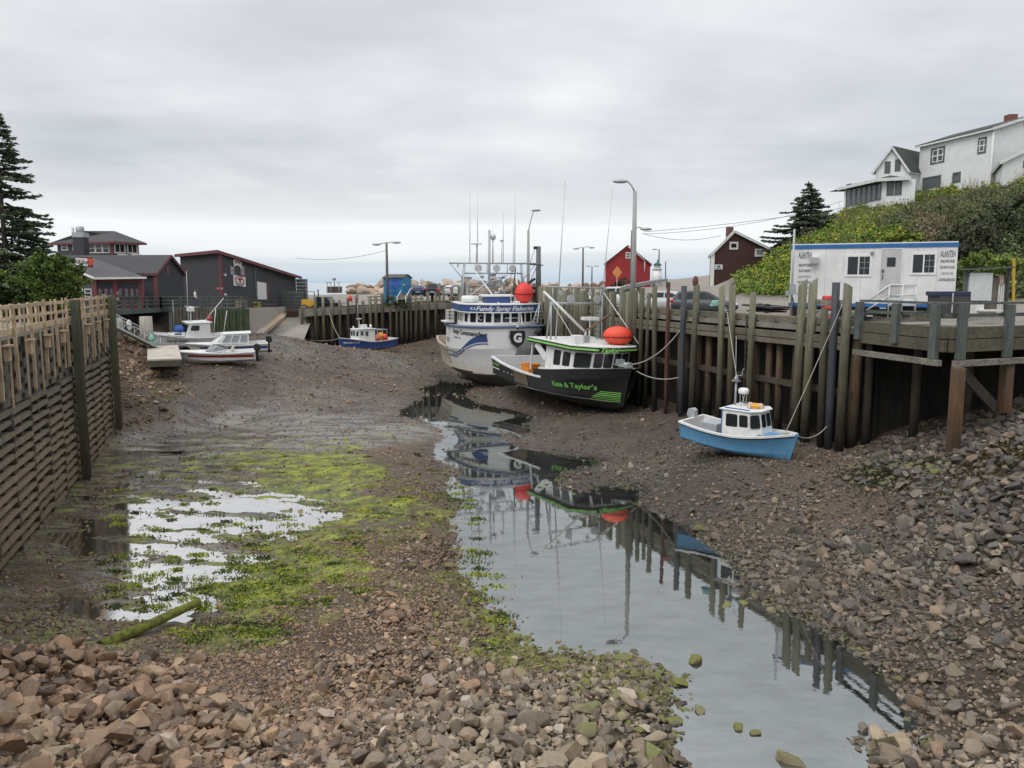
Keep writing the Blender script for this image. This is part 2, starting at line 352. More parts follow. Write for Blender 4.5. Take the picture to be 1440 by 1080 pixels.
# surface table:  px, py, z -> stone cover, stone size, redness, paleness, algae, wet mud
SURF = [
 (20,1000,1.3, 1.6,.27,.95,.15,.0,0),(100,950,.9, 1.6,.26,.95,.1,.0,0),(200,1050,1.3,1.6,.25,.9,.25,0,0),(300,1020,.8,1.5,.22,.85,.25,0,0),(30,1075,1.8,1.5,.28,.8,.45,0,0),
 (220,960,.5,1.4,.24,.9,.1,.02,0),(330,950,.4,1.0,.09,.9,.0,.0,.1),(420,1000,.5,1.2,.14,.85,.1,0,0),(480,1060,.7,1.3,.16,.7,.3,0,0),(560,1060,.75,1.3,.19,.45,.6,0,0),(520,950,.4,1.5,.14,.8,.15,0,0),
 (640,960,.4,1.3,.17,.6,.4,0,0),(740,1000,.5,1.4,.22,.35,.8,0,0),(680,1060,.6,1.4,.24,.35,.8,0,0),(860,1010,.4,1.4,.24,.3,.8,.15,0),(820,1070,.7,1.4,.28,.25,.9,.1,0),(930,1060,.3,1.4,.32,.3,.75,.25,0),(900,960,.1,1.2,.2,.4,.6,.4,0),
 (560,870,.3,1.5,.12,.85,.05,.0,0),(600,780,.25,1.4,.11,.8,.1,.05,0),(630,830,.1,1.2,.1,.7,.1,.25,0),(655,820,.05,1.0,.1,.7,.1,.7,0),(690,872,.05,.9,.12,.6,.1,.85,0),(725,908,.05,.9,.12,.6,.1,.7,0),(660,880,.1,1.3,.12,.75,.1,.1,0),(600,690,.25,1.0,.10,.75,.05,.25,0),(590,640,.3,.8,.10,.7,0,.1,.2),
 (470,900,.2,.8,.08,.9,0,.05,.1),(420,870,.2,.6,.10,.9,.0,.35,.3),(340,890,.15,.45,.09,.8,.0,.8,.5),(480,830,.2,.8,.09,.9,0,.35,.1),(520,770,.2,.8,.09,.9,0,.35,.1),(430,800,.15,.2,.09,.8,0,.95,.4),(380,830,.12,.15,.09,.8,0,1.0,.5),(470,740,.15,.3,.09,.8,0,.65,.5),
 (550,710,.25,.5,.09,.8,0,.75,.2),(470,660,.3,.1,.08,.8,0,.85,.3),(380,650,.25,.05,.08,.7,0,.7,.5),(430,700,.15,.05,.08,.7,0,.8,.8),(340,720,.1,.0,.08,.7,0,.4,1),(260,790,.1,.05,.08,.7,0,.45,1),(220,840,.1,.1,.08,.6,0,.6,1),(300,800,.1,.1,.08,.6,0,.6,1),
 (250,700,.12,.05,.08,.7,0,.6,.8),(180,730,.12,.05,.08,.7,0,.45,.8),(200,660,.2,.05,.08,.6,0,.45,.8),(300,620,.3,.03,.08,.5,0,.3,1),(400,600,.3,.05,.08,.5,0,.2,1),(500,600,.4,.12,.08,.6,0,.15,1),(330,590,.3,.05,.08,.5,0,.1,1),(470,620,.2,.05,.08,.6,0,.4,1),(130,690,.2,.1,.09,.4,0,.35,.9),(60,830,.15,.1,.09,.8,0,.15,.9),
 (100,760,.15,.1,.09,.4,0,.3,.9),(40,890,.3,.35,.12,.6,0,.3,.7),(130,890,.2,.3,.10,.6,0,.35,.7),(250,880,.15,.5,.10,.8,0,.1,.6),(200,910,.3,.5,.1,.7,0,.35,.5),(420,540,1,.45,.12,.55,.0,.03,.35),(300,555,2,.3,.12,.5,0,.15,.5),(200,545,2.5,.7,.25,.75,.0,.25,.1),(170,520,3.3,1.2,.35,.8,.0,.05,0),(165,560,1.8,1.2,.32,.75,0,.1,0),
 (500,530,1.6,.4,.14,.5,0,.0,.25),(560,510,2.,.25,.14,.45,0,0,.3),(300,525,2.9,.3,.14,.4,0,.1,.3),(460,570,.8,.55,.12,.55,0,0,.5),(480,500,1.9,.6,.16,.5,0,0,.25),(560,530,1.5,.5,.15,.5,.1,0,.3),(380,530,1.5,.6,.15,.5,.05,.03,.3),(400,500,3,.3,.15,.4,0,0,.5),
 (760,580,.7,.7,.14,.25,.1,.0,.5),(850,600,.9,.7,.12,.25,.1,0,.3),(930,600,1.4,.35,.10,.35,.0,0,.4),(1020,660,1.7,.35,.10,.3,.1,.03,.3),(1130,660,1.9,.35,.12,.45,.1,.02,.3),(1210,700,2,.35,.12,.55,.0,0,.3),(1000,700,1.1,.7,.16,.2,.2,0,.2),(930,670,.6,.9,.15,.15,.2,.05,.2),
 (1020,740,.8,1.0,.17,.25,.35,0,0),(1100,720,1.2,.8,.16,.25,.2,0,.1),(1050,800,.3,1.2,.16,.18,.4,0,0),(1130,800,.5,1.2,.19,.15,.4,0,0),(1200,760,.9,1.1,.22,.12,.35,0,0),(1200,870,.3,1.2,.18,.15,.35,0,0),(1300,800,1.1,1.2,.24,.1,.35,0,0),(1300,900,.7,1.2,.16,.25,.35,0,0),(1400,850,1.7,1.3,.22,.25,.35,.0,0),
 (1400,930,1.2,1.3,.22,.3,.5,0,0),(1350,1000,.5,1.2,.20,.35,.5,0,0),(1420,1060,.9,1.4,.30,.3,.6,0,0),(1270,1050,.1,1.3,.34,.4,.7,.0,0),(1300,720,2,1.2,.33,.1,.2,.0,0),(1400,740,2.9,1.4,.38,.1,.25,.0,0),(1400,660,3.9,1.3,.42,.08,.2,.10,0),(1430,600,4.8,1.3,.44,.08,.2,.08,0),(1280,680,2.3,1.2,.28,.1,.1,.25,0),(1240,660,2.4,1.0,.28,.1,.05,.2,0),(1290,640,3.2,1.2,.3,.05,.0,.0,0)]
_st = []
for px,py,z,*a in SURF:
    p = P(px,py,z); _st.append((p.x,p.y,*a))
_st += [(5,62,.35,.14,.3,.0,0,.4),(-5,85,.4,.2,.4,.05,0,.4),(-20,90,.5,.2,.45,.05,0,.25),(-12,82,.35,.2,.4,0,0,.6),(-15,75,.4,.2,.45,0,0,.35),(-27,90,.2,.12,.5,.0,0,.3),(14,40,.4,.14,.3,0,0,.3),(9,50,.4,.12,.3,0,0,.3),(-32,72,.5,.2,.5,0,.0,.3)]
_st = np.array(_st)
MUDP = P(300,740,.1)
def terrain(x, y, micro=True):
    x = np.asarray(x, float); y = np.asarray(y, float)
    zb = tps_eval(_tb, x, y); zp = np.clip(tps_eval(_tp, x, y), 6.0, 26)
    ins, d, e0, e1 = basin_dist(x, y)
    zb = np.clip(zb, -0.45, 7.4)
    k = np.where(ins, 0, smooth01(e0, e1, d))
    z = zb*(1-k) + (zp-0.03)*k
    far = smooth01(138, 152, y + 0.12*np.abs(x)); z = z*(1-far) + (-3)*far
    s = idw(_st, x, y, 5.0, 0.4)
    if micro:
        cov, size, wet = s[:,0], s[:,1], s[:,5]
        near = (1-k)
        m = (fbm(x*1.1, y*1.1, 4, 3)-.5)*0.10*np.clip(cov,0,1.3) + np.clip(fbm(x*.42, y*1.25+x*.3, 5, 9)-.53,-.28,.3)*0.30*np.clip(wet,0,1)*smooth01(0.02,.07,zb)*(1-.75*smooth01(.2,.5,zb))*np.clip(1.15-s[:,4]*.55,0,1) + (fbm(x*3,y*3,3,21)-.5)*.05*(1-.8*np.clip(wet,0,1)) + (fbm(x*1.7,y*4.2+x,3,27)-.5)*.055*np.clip(wet,0,1)*(1-.8*smooth01(.2,.5,zb))
        m = m + (fbm(x*.35,y*.35,3,33)-.5)*.16*smooth01(.5,1.6,zb) + (fbm(x*1.6,y*1.6,4,35)-.5)*.13*smooth01(.4,1.0,zb)
        z = z + m*near + (fbm(x*.8,y*.8,4,41)-.5)*.5*k*smooth01(8.6,10.5,zp)
    return z, s, k
def H(x, y): return float(terrain([x],[y])[0][0])

def axis(segs):
    r = []
    for a, b, st in segs: r += list(np.arange(a, b, st))
    return np.array(r+[segs[-1][1]])
gx = axis([(-400,-80,20),(-80,-40,2),(-40,-18,.4),(-18,-13,.16),(-13,17,.085),(17,24,.15),(24,44,.4),(44,90,2),(90,400,20)])
gy = axis([(-20,8,2),(8,12.5,.3),(12.5,26,.085),(26,42,.12),(42,60,.22),(60,110,.5),(110,160,1.5),(160,190,10)])
GX, GY = np.meshgrid(gx, gy); gxf, gyf = GX.ravel(), GY.ravel()
gz, gs, gk = terrain(gxf, gyf)
# algae mats stand a little proud of the mud
alg = gs[:,4]; an = fbm(gxf*.9, gyf*1.3, 5, 55, .6); an2 = fbm(gxf*3.1, gyf*4.0, 4, 77, .6)
algae = smooth01(.64-.35*alg, .78-.31*alg, .55*an+.45*an2)*np.clip(alg*2.2,0,1)*(1-gk)
gz = gz + algae*.022*np.clip(gs[:,5]*2,0,1)
nx, ny = len(gx), len(gy)
ii = (np.arange(ny-1)[:,None]*nx + np.arange(nx-1)[None]).ravel()
GF = np.c_[ii, ii+1, ii+1+nx, ii+nx]
lot = gk*(1-smooth01(8.5,9.4,gz)*smooth01(0,3,gxf-.255*gyf))

t = NT('basin_ground'); p = t.pos()
n_f = t.noise(p, 9, 6, .7); n_m = t.noise(p, 1.3, 5, .65); n_s = t.noise(p, 40, 3, .6); n_l = t.noise(t.mapping(p,(.6,1.6,1)), .5, 4, .6)
grey = t.mix(t.ramp(n_f,[(.3,0.),(.72,1.)]), (.022,.018,.014), (.095,.078,.062))
red = t.mix(t.ramp(n_f,[(.3,0.),(.72,1.)]), (.030,.019,.013), (.165,.106,.070))
base = t.mix(t.attr('red'), grey, red)
mud = t.mix(t.ramp(n_m,[(.3,0.),(.7,1.)]), (.062,.052,.040), (.168,.144,.114))
base = t.mix(t.math('MULTIPLY', t.attr('wet'), .75), base, mud)
base = t.mix(t.math('MULTIPLY', t.ramp(n_s,[(.55,0.),(.72,1.)]), .6), base, (.22,.18,.145))
n_b = t.noise(p, .22, 5, .68); base = t.mix(1.0, base, t.ramp(n_b,[(.34,(.62,.58,.54)),(.5,(1.,1.,1.)),(.66,(1.35,1.3,1.2))]), 'MULTIPLY')
green = t.mix(t.ramp(n_m,[(.36,0.),(.62,1.)]), (.065,.082,.022), (.33,.38,.036))
green = t.mix(t.ramp(n_f,[(.45,0.),(.8,.5)]), green, (.05,.058,.02))
av = t.math('MULTIPLY', t.attr('algae'), t.ramp(n_f,[(.22,.25),(.5,1.)]), clamp=True)
base = t.mix(t.math('MULTIPLY',av,.92), base, green)
dirt = t.mix(t.ramp(n_f,[(.3,0.),(.7,1.)]), (.20,.175,.15), (.33,.30,.265))
grass = t.mix(t.ramp(n_m,[(.3,0.),(.7,1.)]), (.035,.05,.016), (.10,.12,.035))
base = t.mix(t.attr('lot'), base, dirt); base = t.mix(t.attr('hill'), base, grass)
base = t.mix(t.math('MULTIPLY', t.attr('shore'), .62), base, t.mix(1.0, base, (.30,.27,.24), 'MULTIPLY'))
t.col(base)
n_w = t.noise(t.mapping(p,(.55,1.9,1),(0,0,.25)), 1.1, 6, .66)
dry = t.math('MULTIPLY', t.math('MAXIMUM', t.attr('wet'), t.math('MULTIPLY', t.attr('shore'), .7)), t.ramp(n_w,[(.47,1.),(.62,.3)]))
dry = t.math('MULTIPLY', dry, t.math('SUBTRACT', 1.0, t.math('MULTIPLY', av, .7)))
t.rough(t.ramp(dry,[(0.0,.92),(.35,.55),(.65,.22),(.9,.10)])); t.l(t.ramp(dry,[(.4,.5),(.9,1.0)]), t.b.inputs['Specular IOR Level'])
bp_ = t.bump(t.math('ADD', t.math('ADD', n_f, t.math('MULTIPLY', n_s, .5)), t.math('MULTIPLY', t.noise(p,2.6,5,.7), 1.6)), .7, .06); t.l(t.ramp(dry,[(.35,.7),(.9,.06)]), bp_.inputs['Strength'])
ground = mesh_np('ground', np.c_[gxf,gyf,gz], GF, t.m, {'red':gs[:,2]*(1-gk),'wet':np.clip(gs[:,5],0,1)*(1-gk),'shore':(1-gk)*np.maximum(1-smooth01(.0,.16,gz),(1-smooth01(.36,.56,gz))*smooth01(48,56,gyf)*(np.abs(gxf+3)<9)),'algae':algae,'lot':lot,'hill':gk*smooth01(8.5,9.4,gz)*smooth01(0,3,gxf-.255*gyf)}, smooth=True)
structure(ground)

# ------------------------------------------------------------------ water
def water_mat(name, refl, tint, rgh, wave, gcol=(.87,.91,.90)):
    t = NT(name); t.t.nodes.remove(t.b)
    gl = t.n('ShaderNodeBsdfGlossy'); gl.inputs['Color'].default_value = (*gcol,1); gl.inputs['Roughness'].default_value = rgh
    tr = t.n('ShaderNodeBsdfTransparent'); tr.inputs['Color'].default_value = (*tint,1)
    df = t.n('ShaderNodeBsdfDiffuse'); df.inputs['Color'].default_value = (.15,.155,.14,1)
    m1 = t.n('ShaderNodeMixShader'); m1.inputs[0].default_value = .22; t.l(tr.outputs[0], m1.inputs[1]); t.l(df.outputs[0], m1.inputs[2])
    fr = t.n('ShaderNodeFresnel'); fr.inputs[0].default_value = 1.34
    fac = t.math('ADD', t.math('MULTIPLY', fr.outputs[0], 1-refl), refl, clamp=True)
    p = t.pos(); film = t.noise(t.mapping(p,(.8,1.6,1)), .9, 6, .68); t.l(t.ramp(film,[(.40,.10),(.66,.24)]), m1.inputs[0]); fac = t.math('SUBTRACT', fac, t.math('MULTIPLY', t.ramp(film,[(.42,0.),(.70,1.)]), .12), clamp=True)
    t.l(t.ramp(film,[(.45,rgh),(.75,rgh+.02)]), gl.inputs['Roughness'])
    m2 = t.n('ShaderNodeMixShader'); t.l(fac, m2.inputs[0]); t.l(m1.outputs[0], m2.inputs[1]); t.l(gl.outputs[0], m2.inputs[2])
    t.l(m2.outputs[0], t.out.inputs[0])
    p = t.pos(); h = t.math('ADD', t.noise(t.mapping(p,(1,1.0,1)), 3.0, 3, .5), t.math('MULTIPLY', t.noise(p, .35, 2), 1.0))
    bp = t.n('ShaderNodeBump'); t.l(h, bp.inputs['Height']); bp.inputs['Strength'].default_value = wave; bp.inputs['Distance'].default_value = .02
    t.l(bp.outputs[0], gl.inputs['Normal']); return t.m
W_POOL = water_mat('pool_water', .40, (.34,.36,.32), .012, .05)
W_SHALLOW = water_mat('puddle_water', .37, (.62,.57,.50), .07, .10, (.92,.90,.88))
def sheet(name, poly, z, m):
    b = MB(); b.quad(*[(x,y,z) for x,y in poly]); return structure(b.build(name, m))
def wp(px,py,z=0): p = P(px,py,z); return (p.x,p.y)
def wz(y): return .42*float(smooth01(46,54,y))
m = MB(); rows = []
for y in [8,14,20,26,32,38,43,45]+[46+.5*k for k in range(17)]+[56,60,66,72,78,86]:
    xl = (560-720)/FPX*y if y > 24 else -9; xr = np.interp(y,[8,30,46,54,60,86],[26,14.5,9.0,6.0,4.6,1.0])
    rows.append([(xl+(xr-xl)*i/8, y, wz(y)) for i in range(9)])
m.grid(rows); structure(m.build('channel_water', W_POOL))
sheet('puddle_water', [wp(80,628,.1),wp(540,625,.1),wp(590,650,.1),wp(560,760,.1),wp(480,880,.1),wp(200,930,.1),wp(0,930,.1),wp(-60,800,.1)], .094, W_SHALLOW)
b = MB(); b.quad((-40000,139,-1.0),(40000,139,-1.0),(40000,50000,-1.0),(-40000,50000,-1.0))
t = NT('sea_water'); t.col((.16,.235,.30)); t.rough(.12); t.b.inputs['IOR'].default_value = 1.33
t.bump(t.noise(t.mapping(t.pos(),(.02,.15,1)),1.0,4), .12, 1.0)
structure(b.build('sea', t.m))

# ------------------------------------------------------------------ stones
def hull_proto(seed, npts=14, boxy=.5):
    r = random.Random(seed); bm = bmesh.new(); el = (1, r.uniform(.62,.95), r.uniform(.42,.75))
    for i in range(npts):
        v = Vector((r.gauss(0,1), r.gauss(0,1), r.gauss(0,1))).normalized()
        q = max(abs(v.x),abs(v.y),abs(v.z)); v = v*((1-boxy) + boxy/q*.8)*r.uniform(.88,1.05)
        bm.verts.new((v.x*el[0]*.5, v.y*el[1]*.5, v.z*el[2]*.5))
    g = bmesh.ops.convex_hull(bm, input=bm.verts)
    bmesh.ops.delete(bm, geom=[v for v in bm.verts if not v.link_faces], context='VERTS')
    bmesh.ops.triangulate(bm, faces=bm.faces); bmesh.ops.recalc_face_normals(bm, faces=bm.faces)
    bm.verts.index_update()
    V = np.array([v.co[:] for v in bm.verts]); F = np.array([[l.vert.index for l in f.loops] for f in bm.faces]); bm.free()
    return V, F
PROTO = [hull_proto(100+i, 12+i%7, .25+.1*(i%5)) for i in range(24)]
def rot_mats(n, tilt=.45):
    a = RNG.uniform(0, 2*PI, n); b = RNG.normal(0, tilt, n); c = RNG.normal(0, tilt, n)
    ca,sa,cb,sb,cc,sc = np.cos(a),np.sin(a),np.cos(b),np.sin(b),np.cos(c),np.sin(c); Z = np.zeros(n); O = np.ones(n)
    Rz = np.stack([ca,-sa,Z,sa,ca,Z,Z,Z,O],1).reshape(n,3,3); Rx = np.stack([O,Z,Z,Z,cb,-sb,Z,sb,cb],1).reshape(n,3,3); Ry = np.stack([cc,Z,sc,Z,O,Z,-sc,Z,cc],1).reshape(n,3,3)
    return Rz@Rx@Ry
def scatter(n, y0, y1, xl, xr, pw=1.0):
    y = y0 + (y1-y0)*RNG.random(n)**pw; x = RNG.uniform(-1,1,n)
    x = x*(.70*y) if xl is None else RNG.uniform(xl, xr, n)
    return x, y
sx, sy = [], []
for n, a, bb in ((78000,10.2,20),(72000,20,31),(36000,31,46),(30000,46,72),(26000,72,99)):
    q = scatter(n, a, bb, None, None); sx.append(q[0]); sy.append(q[1])
sx = np.concatenate(sx); sy = np.concatenate(sy)
z, s, k = terrain(sx, sy); ins, dd, _, _ = basin_dist(sx, sy)
clump = fbm(sx*.7, sy*.7, 3, 91)
cov = s[:,0]*(0.55+.9*clump)
band = np.where(sy<20, 78000/(.7*2*15.1*9.8), np.where(sy<31, 72000/(1.4*25.5*11), np.where(sy<46, 36000/(1.4*38.5*15), np.where(sy<72, 30000/(1.4*59*26), 26000/(1.4*85*27)))))  # candidates per m2
size = .70*s[:,1]*np.exp(RNG.normal(-.16, .54, len(sx)))*np.where(sy<20,1,np.where(sy<31,1.05,1.15))
need = cov*1.95/(.42*(s[:,1]**2))
keep = ins & (RNG.random(len(sx)) < np.clip(need/band, 0, 1)) & (dd > .15)
keep &= ~((z < -.12) & (RNG.random(len(sx)) < .985))
keep &= ~((sx < -9) & (sy < 28) & (dd < .5))
_la, _lc = P(143,908,.40), P(277,848,.28); _ld = np.clip(((sx-_la.x)*(_lc.x-_la.x)+(sy-_la.y)*(_lc.y-_la.y))/((_lc.x-_la.x)**2+(_lc.y-_la.y)**2),0,1); _lq = np.hypot(sx-_la.x-_ld*(_lc.x-_la.x), sy-_la.y-_ld*(_lc.y-_la.y)); keep &= ~((_lq < .5) | ((_lq < 1.3) & (sy < _la.y+_ld*(_lc.y-_la.y)) & (size > .16)))
sx,sy,z,s,size = sx[keep],sy[keep],z[keep],s[keep],size[keep]
# the heaps carry some much larger blocks
big = RNG.random(len(sx)) < .05*np.clip(s[:,0]-.8,0,1); size = np.where(big, size*RNG.uniform(1.6,2.1,len(sx)), size)
size = np.clip(size, .03, .62); size = np.where(z < .02, np.minimum(size,.3), size)
heap = np.clip(s[:,0]-1.25,0,.3)*RNG.random(len(sx))*size*2.2
sz = z + size*.12 + heap
n = len(sx); redm = np.clip(s[:,2]+RNG.normal(0,.22,n),0,1)[:,None]; pale = np.clip(s[:,3]+RNG.normal(0,.28,n),0,1)[:,None]
c_grey = np.array([.118,.111,.103]); c_red = np.array([.280,.180,.112]); c_pale = np.array([.36,.30,.21]); c_dark = np.array([.055,.052,.050])
tint = c_grey*(1-redm)+c_red*redm; tint = tint*(1-.6*pale)+c_pale*.6*pale
dk = (RNG.random(n) < .22)[:,None]; tint = np.where(dk, tint*.45+c_dark*.4, tint)
lt = (RNG.random(n) < .05)[:,None]; tint = np.where(lt, tint*.6+np.array([.42,.385,.34])*.5, tint)
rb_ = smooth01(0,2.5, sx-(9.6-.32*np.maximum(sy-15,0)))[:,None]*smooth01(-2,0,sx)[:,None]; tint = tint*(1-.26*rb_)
tint = tint*np.exp(RNG.normal(0,.20,(n,1)))*np.clip(.62+.5*smooth01(-.05,.35,z),0,1)[:,None]
moss = np.clip((s[:,4]>.12)*(RNG.random(n)<s[:,4]*1.15)*RNG.uniform(.4,1,n),0,1)
moss = np.where((z<.06)&(RNG.random(n)<.22)&(s[:,2]<.75), np.maximum(moss,.6), moss)
Rm = rot_mats(n)
stretch = np.stack([np.exp(RNG.normal(0,.12,n)), np.exp(RNG.normal(0,.16,n)), np.exp(RNG.normal(0,.16,n))],1)
dist = np.hypot(sx, sy); ang = size/np.sqrt(dist**2+(CAMZ-sz)**2)
vis = (np.abs(sx) < .62*sy) & (sy > 14.6)
order = np.argsort(-np.where(vis, ang, 0)); indiv = order[:264]; isind = np.zeros(n,bool); isind[indiv] = True
def stone_material(name, attr):
    t = NT(name); p = t.pos()
    if attr: c = t.attr('tint','Color'); ms = t.attr('moss')
    else:
        oi = t.n('ShaderNodeObjectInfo'); c = oi.outputs['Color']; ms = t.math('SUBTRACT', 1.0, oi.outputs['Alpha'])
    n1 = t.noise(p, 7, 6, .7); n2 = t.noise(p, 45, 4, .65); n3 = t.noise(p, 1.1, 3, .6)
    c1 = t.mix(t.ramp(n1,[(.25,0.),(.75,1.)]), t.mix(1.0, c, (.70,.66,.62), 'MULTIPLY'), t.mix(1.0, c, (1.22,1.2,1.18), 'MULTIPLY'))
    c1 = t.mix(t.math('MULTIPLY',t.ramp(n2,[(.52,0.),(.7,1.)]),.35), c1, t.mix(1.0, c, (1.9,1.85,1.75), 'MULTIPLY'))
    nz = t.n('ShaderNodeSeparateXYZ'); t.l(t.n('ShaderNodeNewGeometry').outputs['Normal'], nz.inputs[0])
    up = t.ramp(nz.outputs[2], [(.1,0.),(.6,1.)])
    gcol = t.mix(n1, (.055,.075,.014), (.20,.22,.025))
    c1 = t.mix(t.math('MULTIPLY', t.math('MULTIPLY', ms, up), t.ramp(n1,[(.3,.35),(.5,1.)])), c1, gcol)
    t.col(c1); t.rough(t.ramp(n3,[(.35,.55),(.65,.85)])); t.bump(t.math('ADD',n1,t.math('MULTIPLY',n2,.4)), .55, .03)
    return t.m
ST_A = stone_material('loose_stone', True); ST_O = stone_material('boulder_stone', False)
pid = RNG.integers(0, len(PROTO), n)
def joined(sel, name):
    Vs, Fs, T, Ms = [], [], [], []; off = 0
    for q in range(len(PROTO)):
        idx = np.where(sel & (pid == q))[0]
        if not len(idx): continue
        V, F = PROTO[q]; m = len(V)
        W = np.einsum('nij,nvj->nvi', Rm[idx], V[None]*stretch[idx][:,None]*size[idx][:,None,None]) + np.stack([sx[idx],sy[idx],sz[idx]],1)[:,None]
        Vs.append(W.reshape(-1,3)); Fs.append((F[None]+ (off+np.arange(len(idx))*m)[:,None,None]).reshape(-1,3)); off += len(idx)*m
        T.append(np.repeat(np.c_[tint[idx],np.ones(len(idx))], m, 0)); Ms.append(np.repeat(moss[idx], m))
    return mesh_np(name, np.concatenate(Vs), np.concatenate(Fs), ST_A, {'tint':np.concatenate(T),'moss':np.concatenate(Ms)})
rest = ~isind
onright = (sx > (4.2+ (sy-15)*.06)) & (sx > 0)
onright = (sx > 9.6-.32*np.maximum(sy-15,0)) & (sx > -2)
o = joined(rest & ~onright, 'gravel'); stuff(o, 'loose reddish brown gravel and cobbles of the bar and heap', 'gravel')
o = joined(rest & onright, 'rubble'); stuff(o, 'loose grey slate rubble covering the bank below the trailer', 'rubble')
# the largest ones are rocks of their own
bigmesh = []
for q,(V,F) in enumerate(PROTO):
    me = bpy.data.meshes.new('rock'); me.from_pydata([tuple(a) for a in V], [], [tuple(f) for f in F])
    bm = bmesh.new(); bm.from_mesh(me); bmesh.ops.recalc_face_normals(bm, faces=bm.faces)
    bmesh.ops.dissolve_limit(bm, angle_limit=.12, verts=bm.verts, edges=bm.edges)
    bmesh.ops.bevel(bm, geom=list(bm.edges), offset=.035, segments=2, profile=.55, affect='EDGES', clamp_overlap=True)
    bmesh.ops.triangulate(bm, faces=bm.faces); bmesh.ops.subdivide_edges(bm, edges=bm.edges, cuts=1, use_grid_fill=True)
    for v in bm.verts:
        v.co += v.co.normalized()*(mnoise.noise(v.co*5+Vector((q*3.1,0,0)))*.035 + mnoise.noise(v.co*12+Vector((q*3.1,0,0)))*.015)
    bm.to_mesh(me); bm.free(); me.materials.append(ST_O)
    me.polygons.foreach_set('use_smooth', [True]*len(me.polygons)); me.update(); 
    me.set_sharp_from_angle(angle=R(32)); bigmesh.append(me)
for i in indiv:
    o = bpy.data.objects.new('rock', bigmesh[pid[i]]); COL.objects.link(o)
    o.matrix_world = Matrix.LocRotScale(Vector((sx[i],sy[i],sz[i])), Matrix(Rm[i].tolist()).to_quaternion(), Vector((stretch[i]*size[i]).tolist()))
    o.color = (*tint[i].tolist(), 1-moss[i])
    if sx[i] < -4.2: L,G = 'reddish brown angular rock in the heap at the near end of the mud flat','rocks of the reddish heap'
    elif onright[i] and sy[i] < 22 : L,G = 'grey rounded rock on the bank along the near end of the pool','rocks along the pool bank'
    elif onright[i]: L,G = 'dark grey slab of rock on the rubble slope by the boardwalk leg','rocks on the rubble slope'
    elif sx[i] > -.6: L,G = 'pale tan rock in the heap at the near edge of the pool','rocks of the pale heap'
    else: L,G = 'brown rock lying on the gravel between the two heaps','rocks on the gravel'
    tag(o, L, 'rock', G)

# mossy rocks standing in the pool
for px,py,s_,ms in [(978,929,.36,.95),(957,961,.34,.95),(905,930,.42,.6),(877,926,.40,.8),(935,967,.30,.9),(915,985,.36,.5),(1038,1022,.24,.9),(1062,1030,.20,.7),(985,1000,.30,.5),(945,1012,.36,.9),(1118,1068,.55,.45),(1022,852,.34,.75),(1045,848,.26,.8),(1085,858,.30,.3),(700,905,.42,.95),(725,895,.34,.95),(690,885,.38,.9),(712,915,.36,.9),(745,912,.3,.9),(682,862,.3,.9),(668,842,.28,.9)]:
    q_ = P(px,py,.02); o = bpy.data.objects.new('rock', bigmesh[(px*7)%24]); COL.objects.link(o); o.location = (q_.x,q_.y,.03); o.scale = (s_*1.6,s_*1.3,s_*1.1); o.rotation_euler = (0,0,px)
    o.color = (.20,.165,.11,1-ms); tag(o, 'green mossy rock standing in the water at the pool’s edge', 'rock', 'mossy rocks in the pool')
for px,py,s_,c_ in [(1233,1032,.50,(.34,.28,.20)),(1263,1046,.58,(.30,.24,.17)),(1292,1068,.70,(.25,.19,.15)),(1214,1021,.28,(.16,.14,.12)),(1248,1072,.5,(.28,.23,.17)),(1275,1078,.42,(.33,.28,.21))]:
    q_ = P(px,py,.08); o = bpy.data.objects.new('rock', bigmesh[(px*5)%24]); COL.objects.link(o); o.location = (q_.x,q_.y,.06); o.scale = (s_*1.5,s_*1.2,s_*.95); o.rotation_euler = (.1,-.1,px)
    o.color = (*c_,1); tag(o, 'tan rock of the small pile standing in the pool’s shallow right corner', 'rock', 'rocks piled in the shallow corner')
# mossy log
lg = thing('driftwood_log', 'mossy green log lying across the wet mud flat', 'log', P(208,880,.22))
t = NT('mossy_wood'); co = t.coord(); n1 = t.noise(co, 6, 5, .7); n2 = t.noise(t.mapping(co,(1,8,8)), 3, 4)
t.col(t.mix(t.ramp(n1,[(.36,0.),(.58,1.)]), t.mix(n2,(.03,.03,.012),(.09,.085,.03)), t.mix(n2,(.10,.115,.012),(.24,.25,.025)))); t.rough(.9); t.bump(n1,.8,.05)
a, c = P(141,909,.52), P(279,847,.36); b = MB()
b.tube([a+(c-a)*f + Vector((0,0,.008*math.sin(f*9))) for f in [i/12 for i in range(13)]], [.165-.04*f/12+random.uniform(-.012,.012) for f in range(13)], 14)
b.build('trunk', t.m, lg, world=True)
rg = MB()
d = (c-a).normalized(); rg.cyl(a-d*.012, a+d*.004, .14, .14, 14); rg.build('cut_end', paint('old_cut',(.07,.06,.035),.9), lg, world=True)

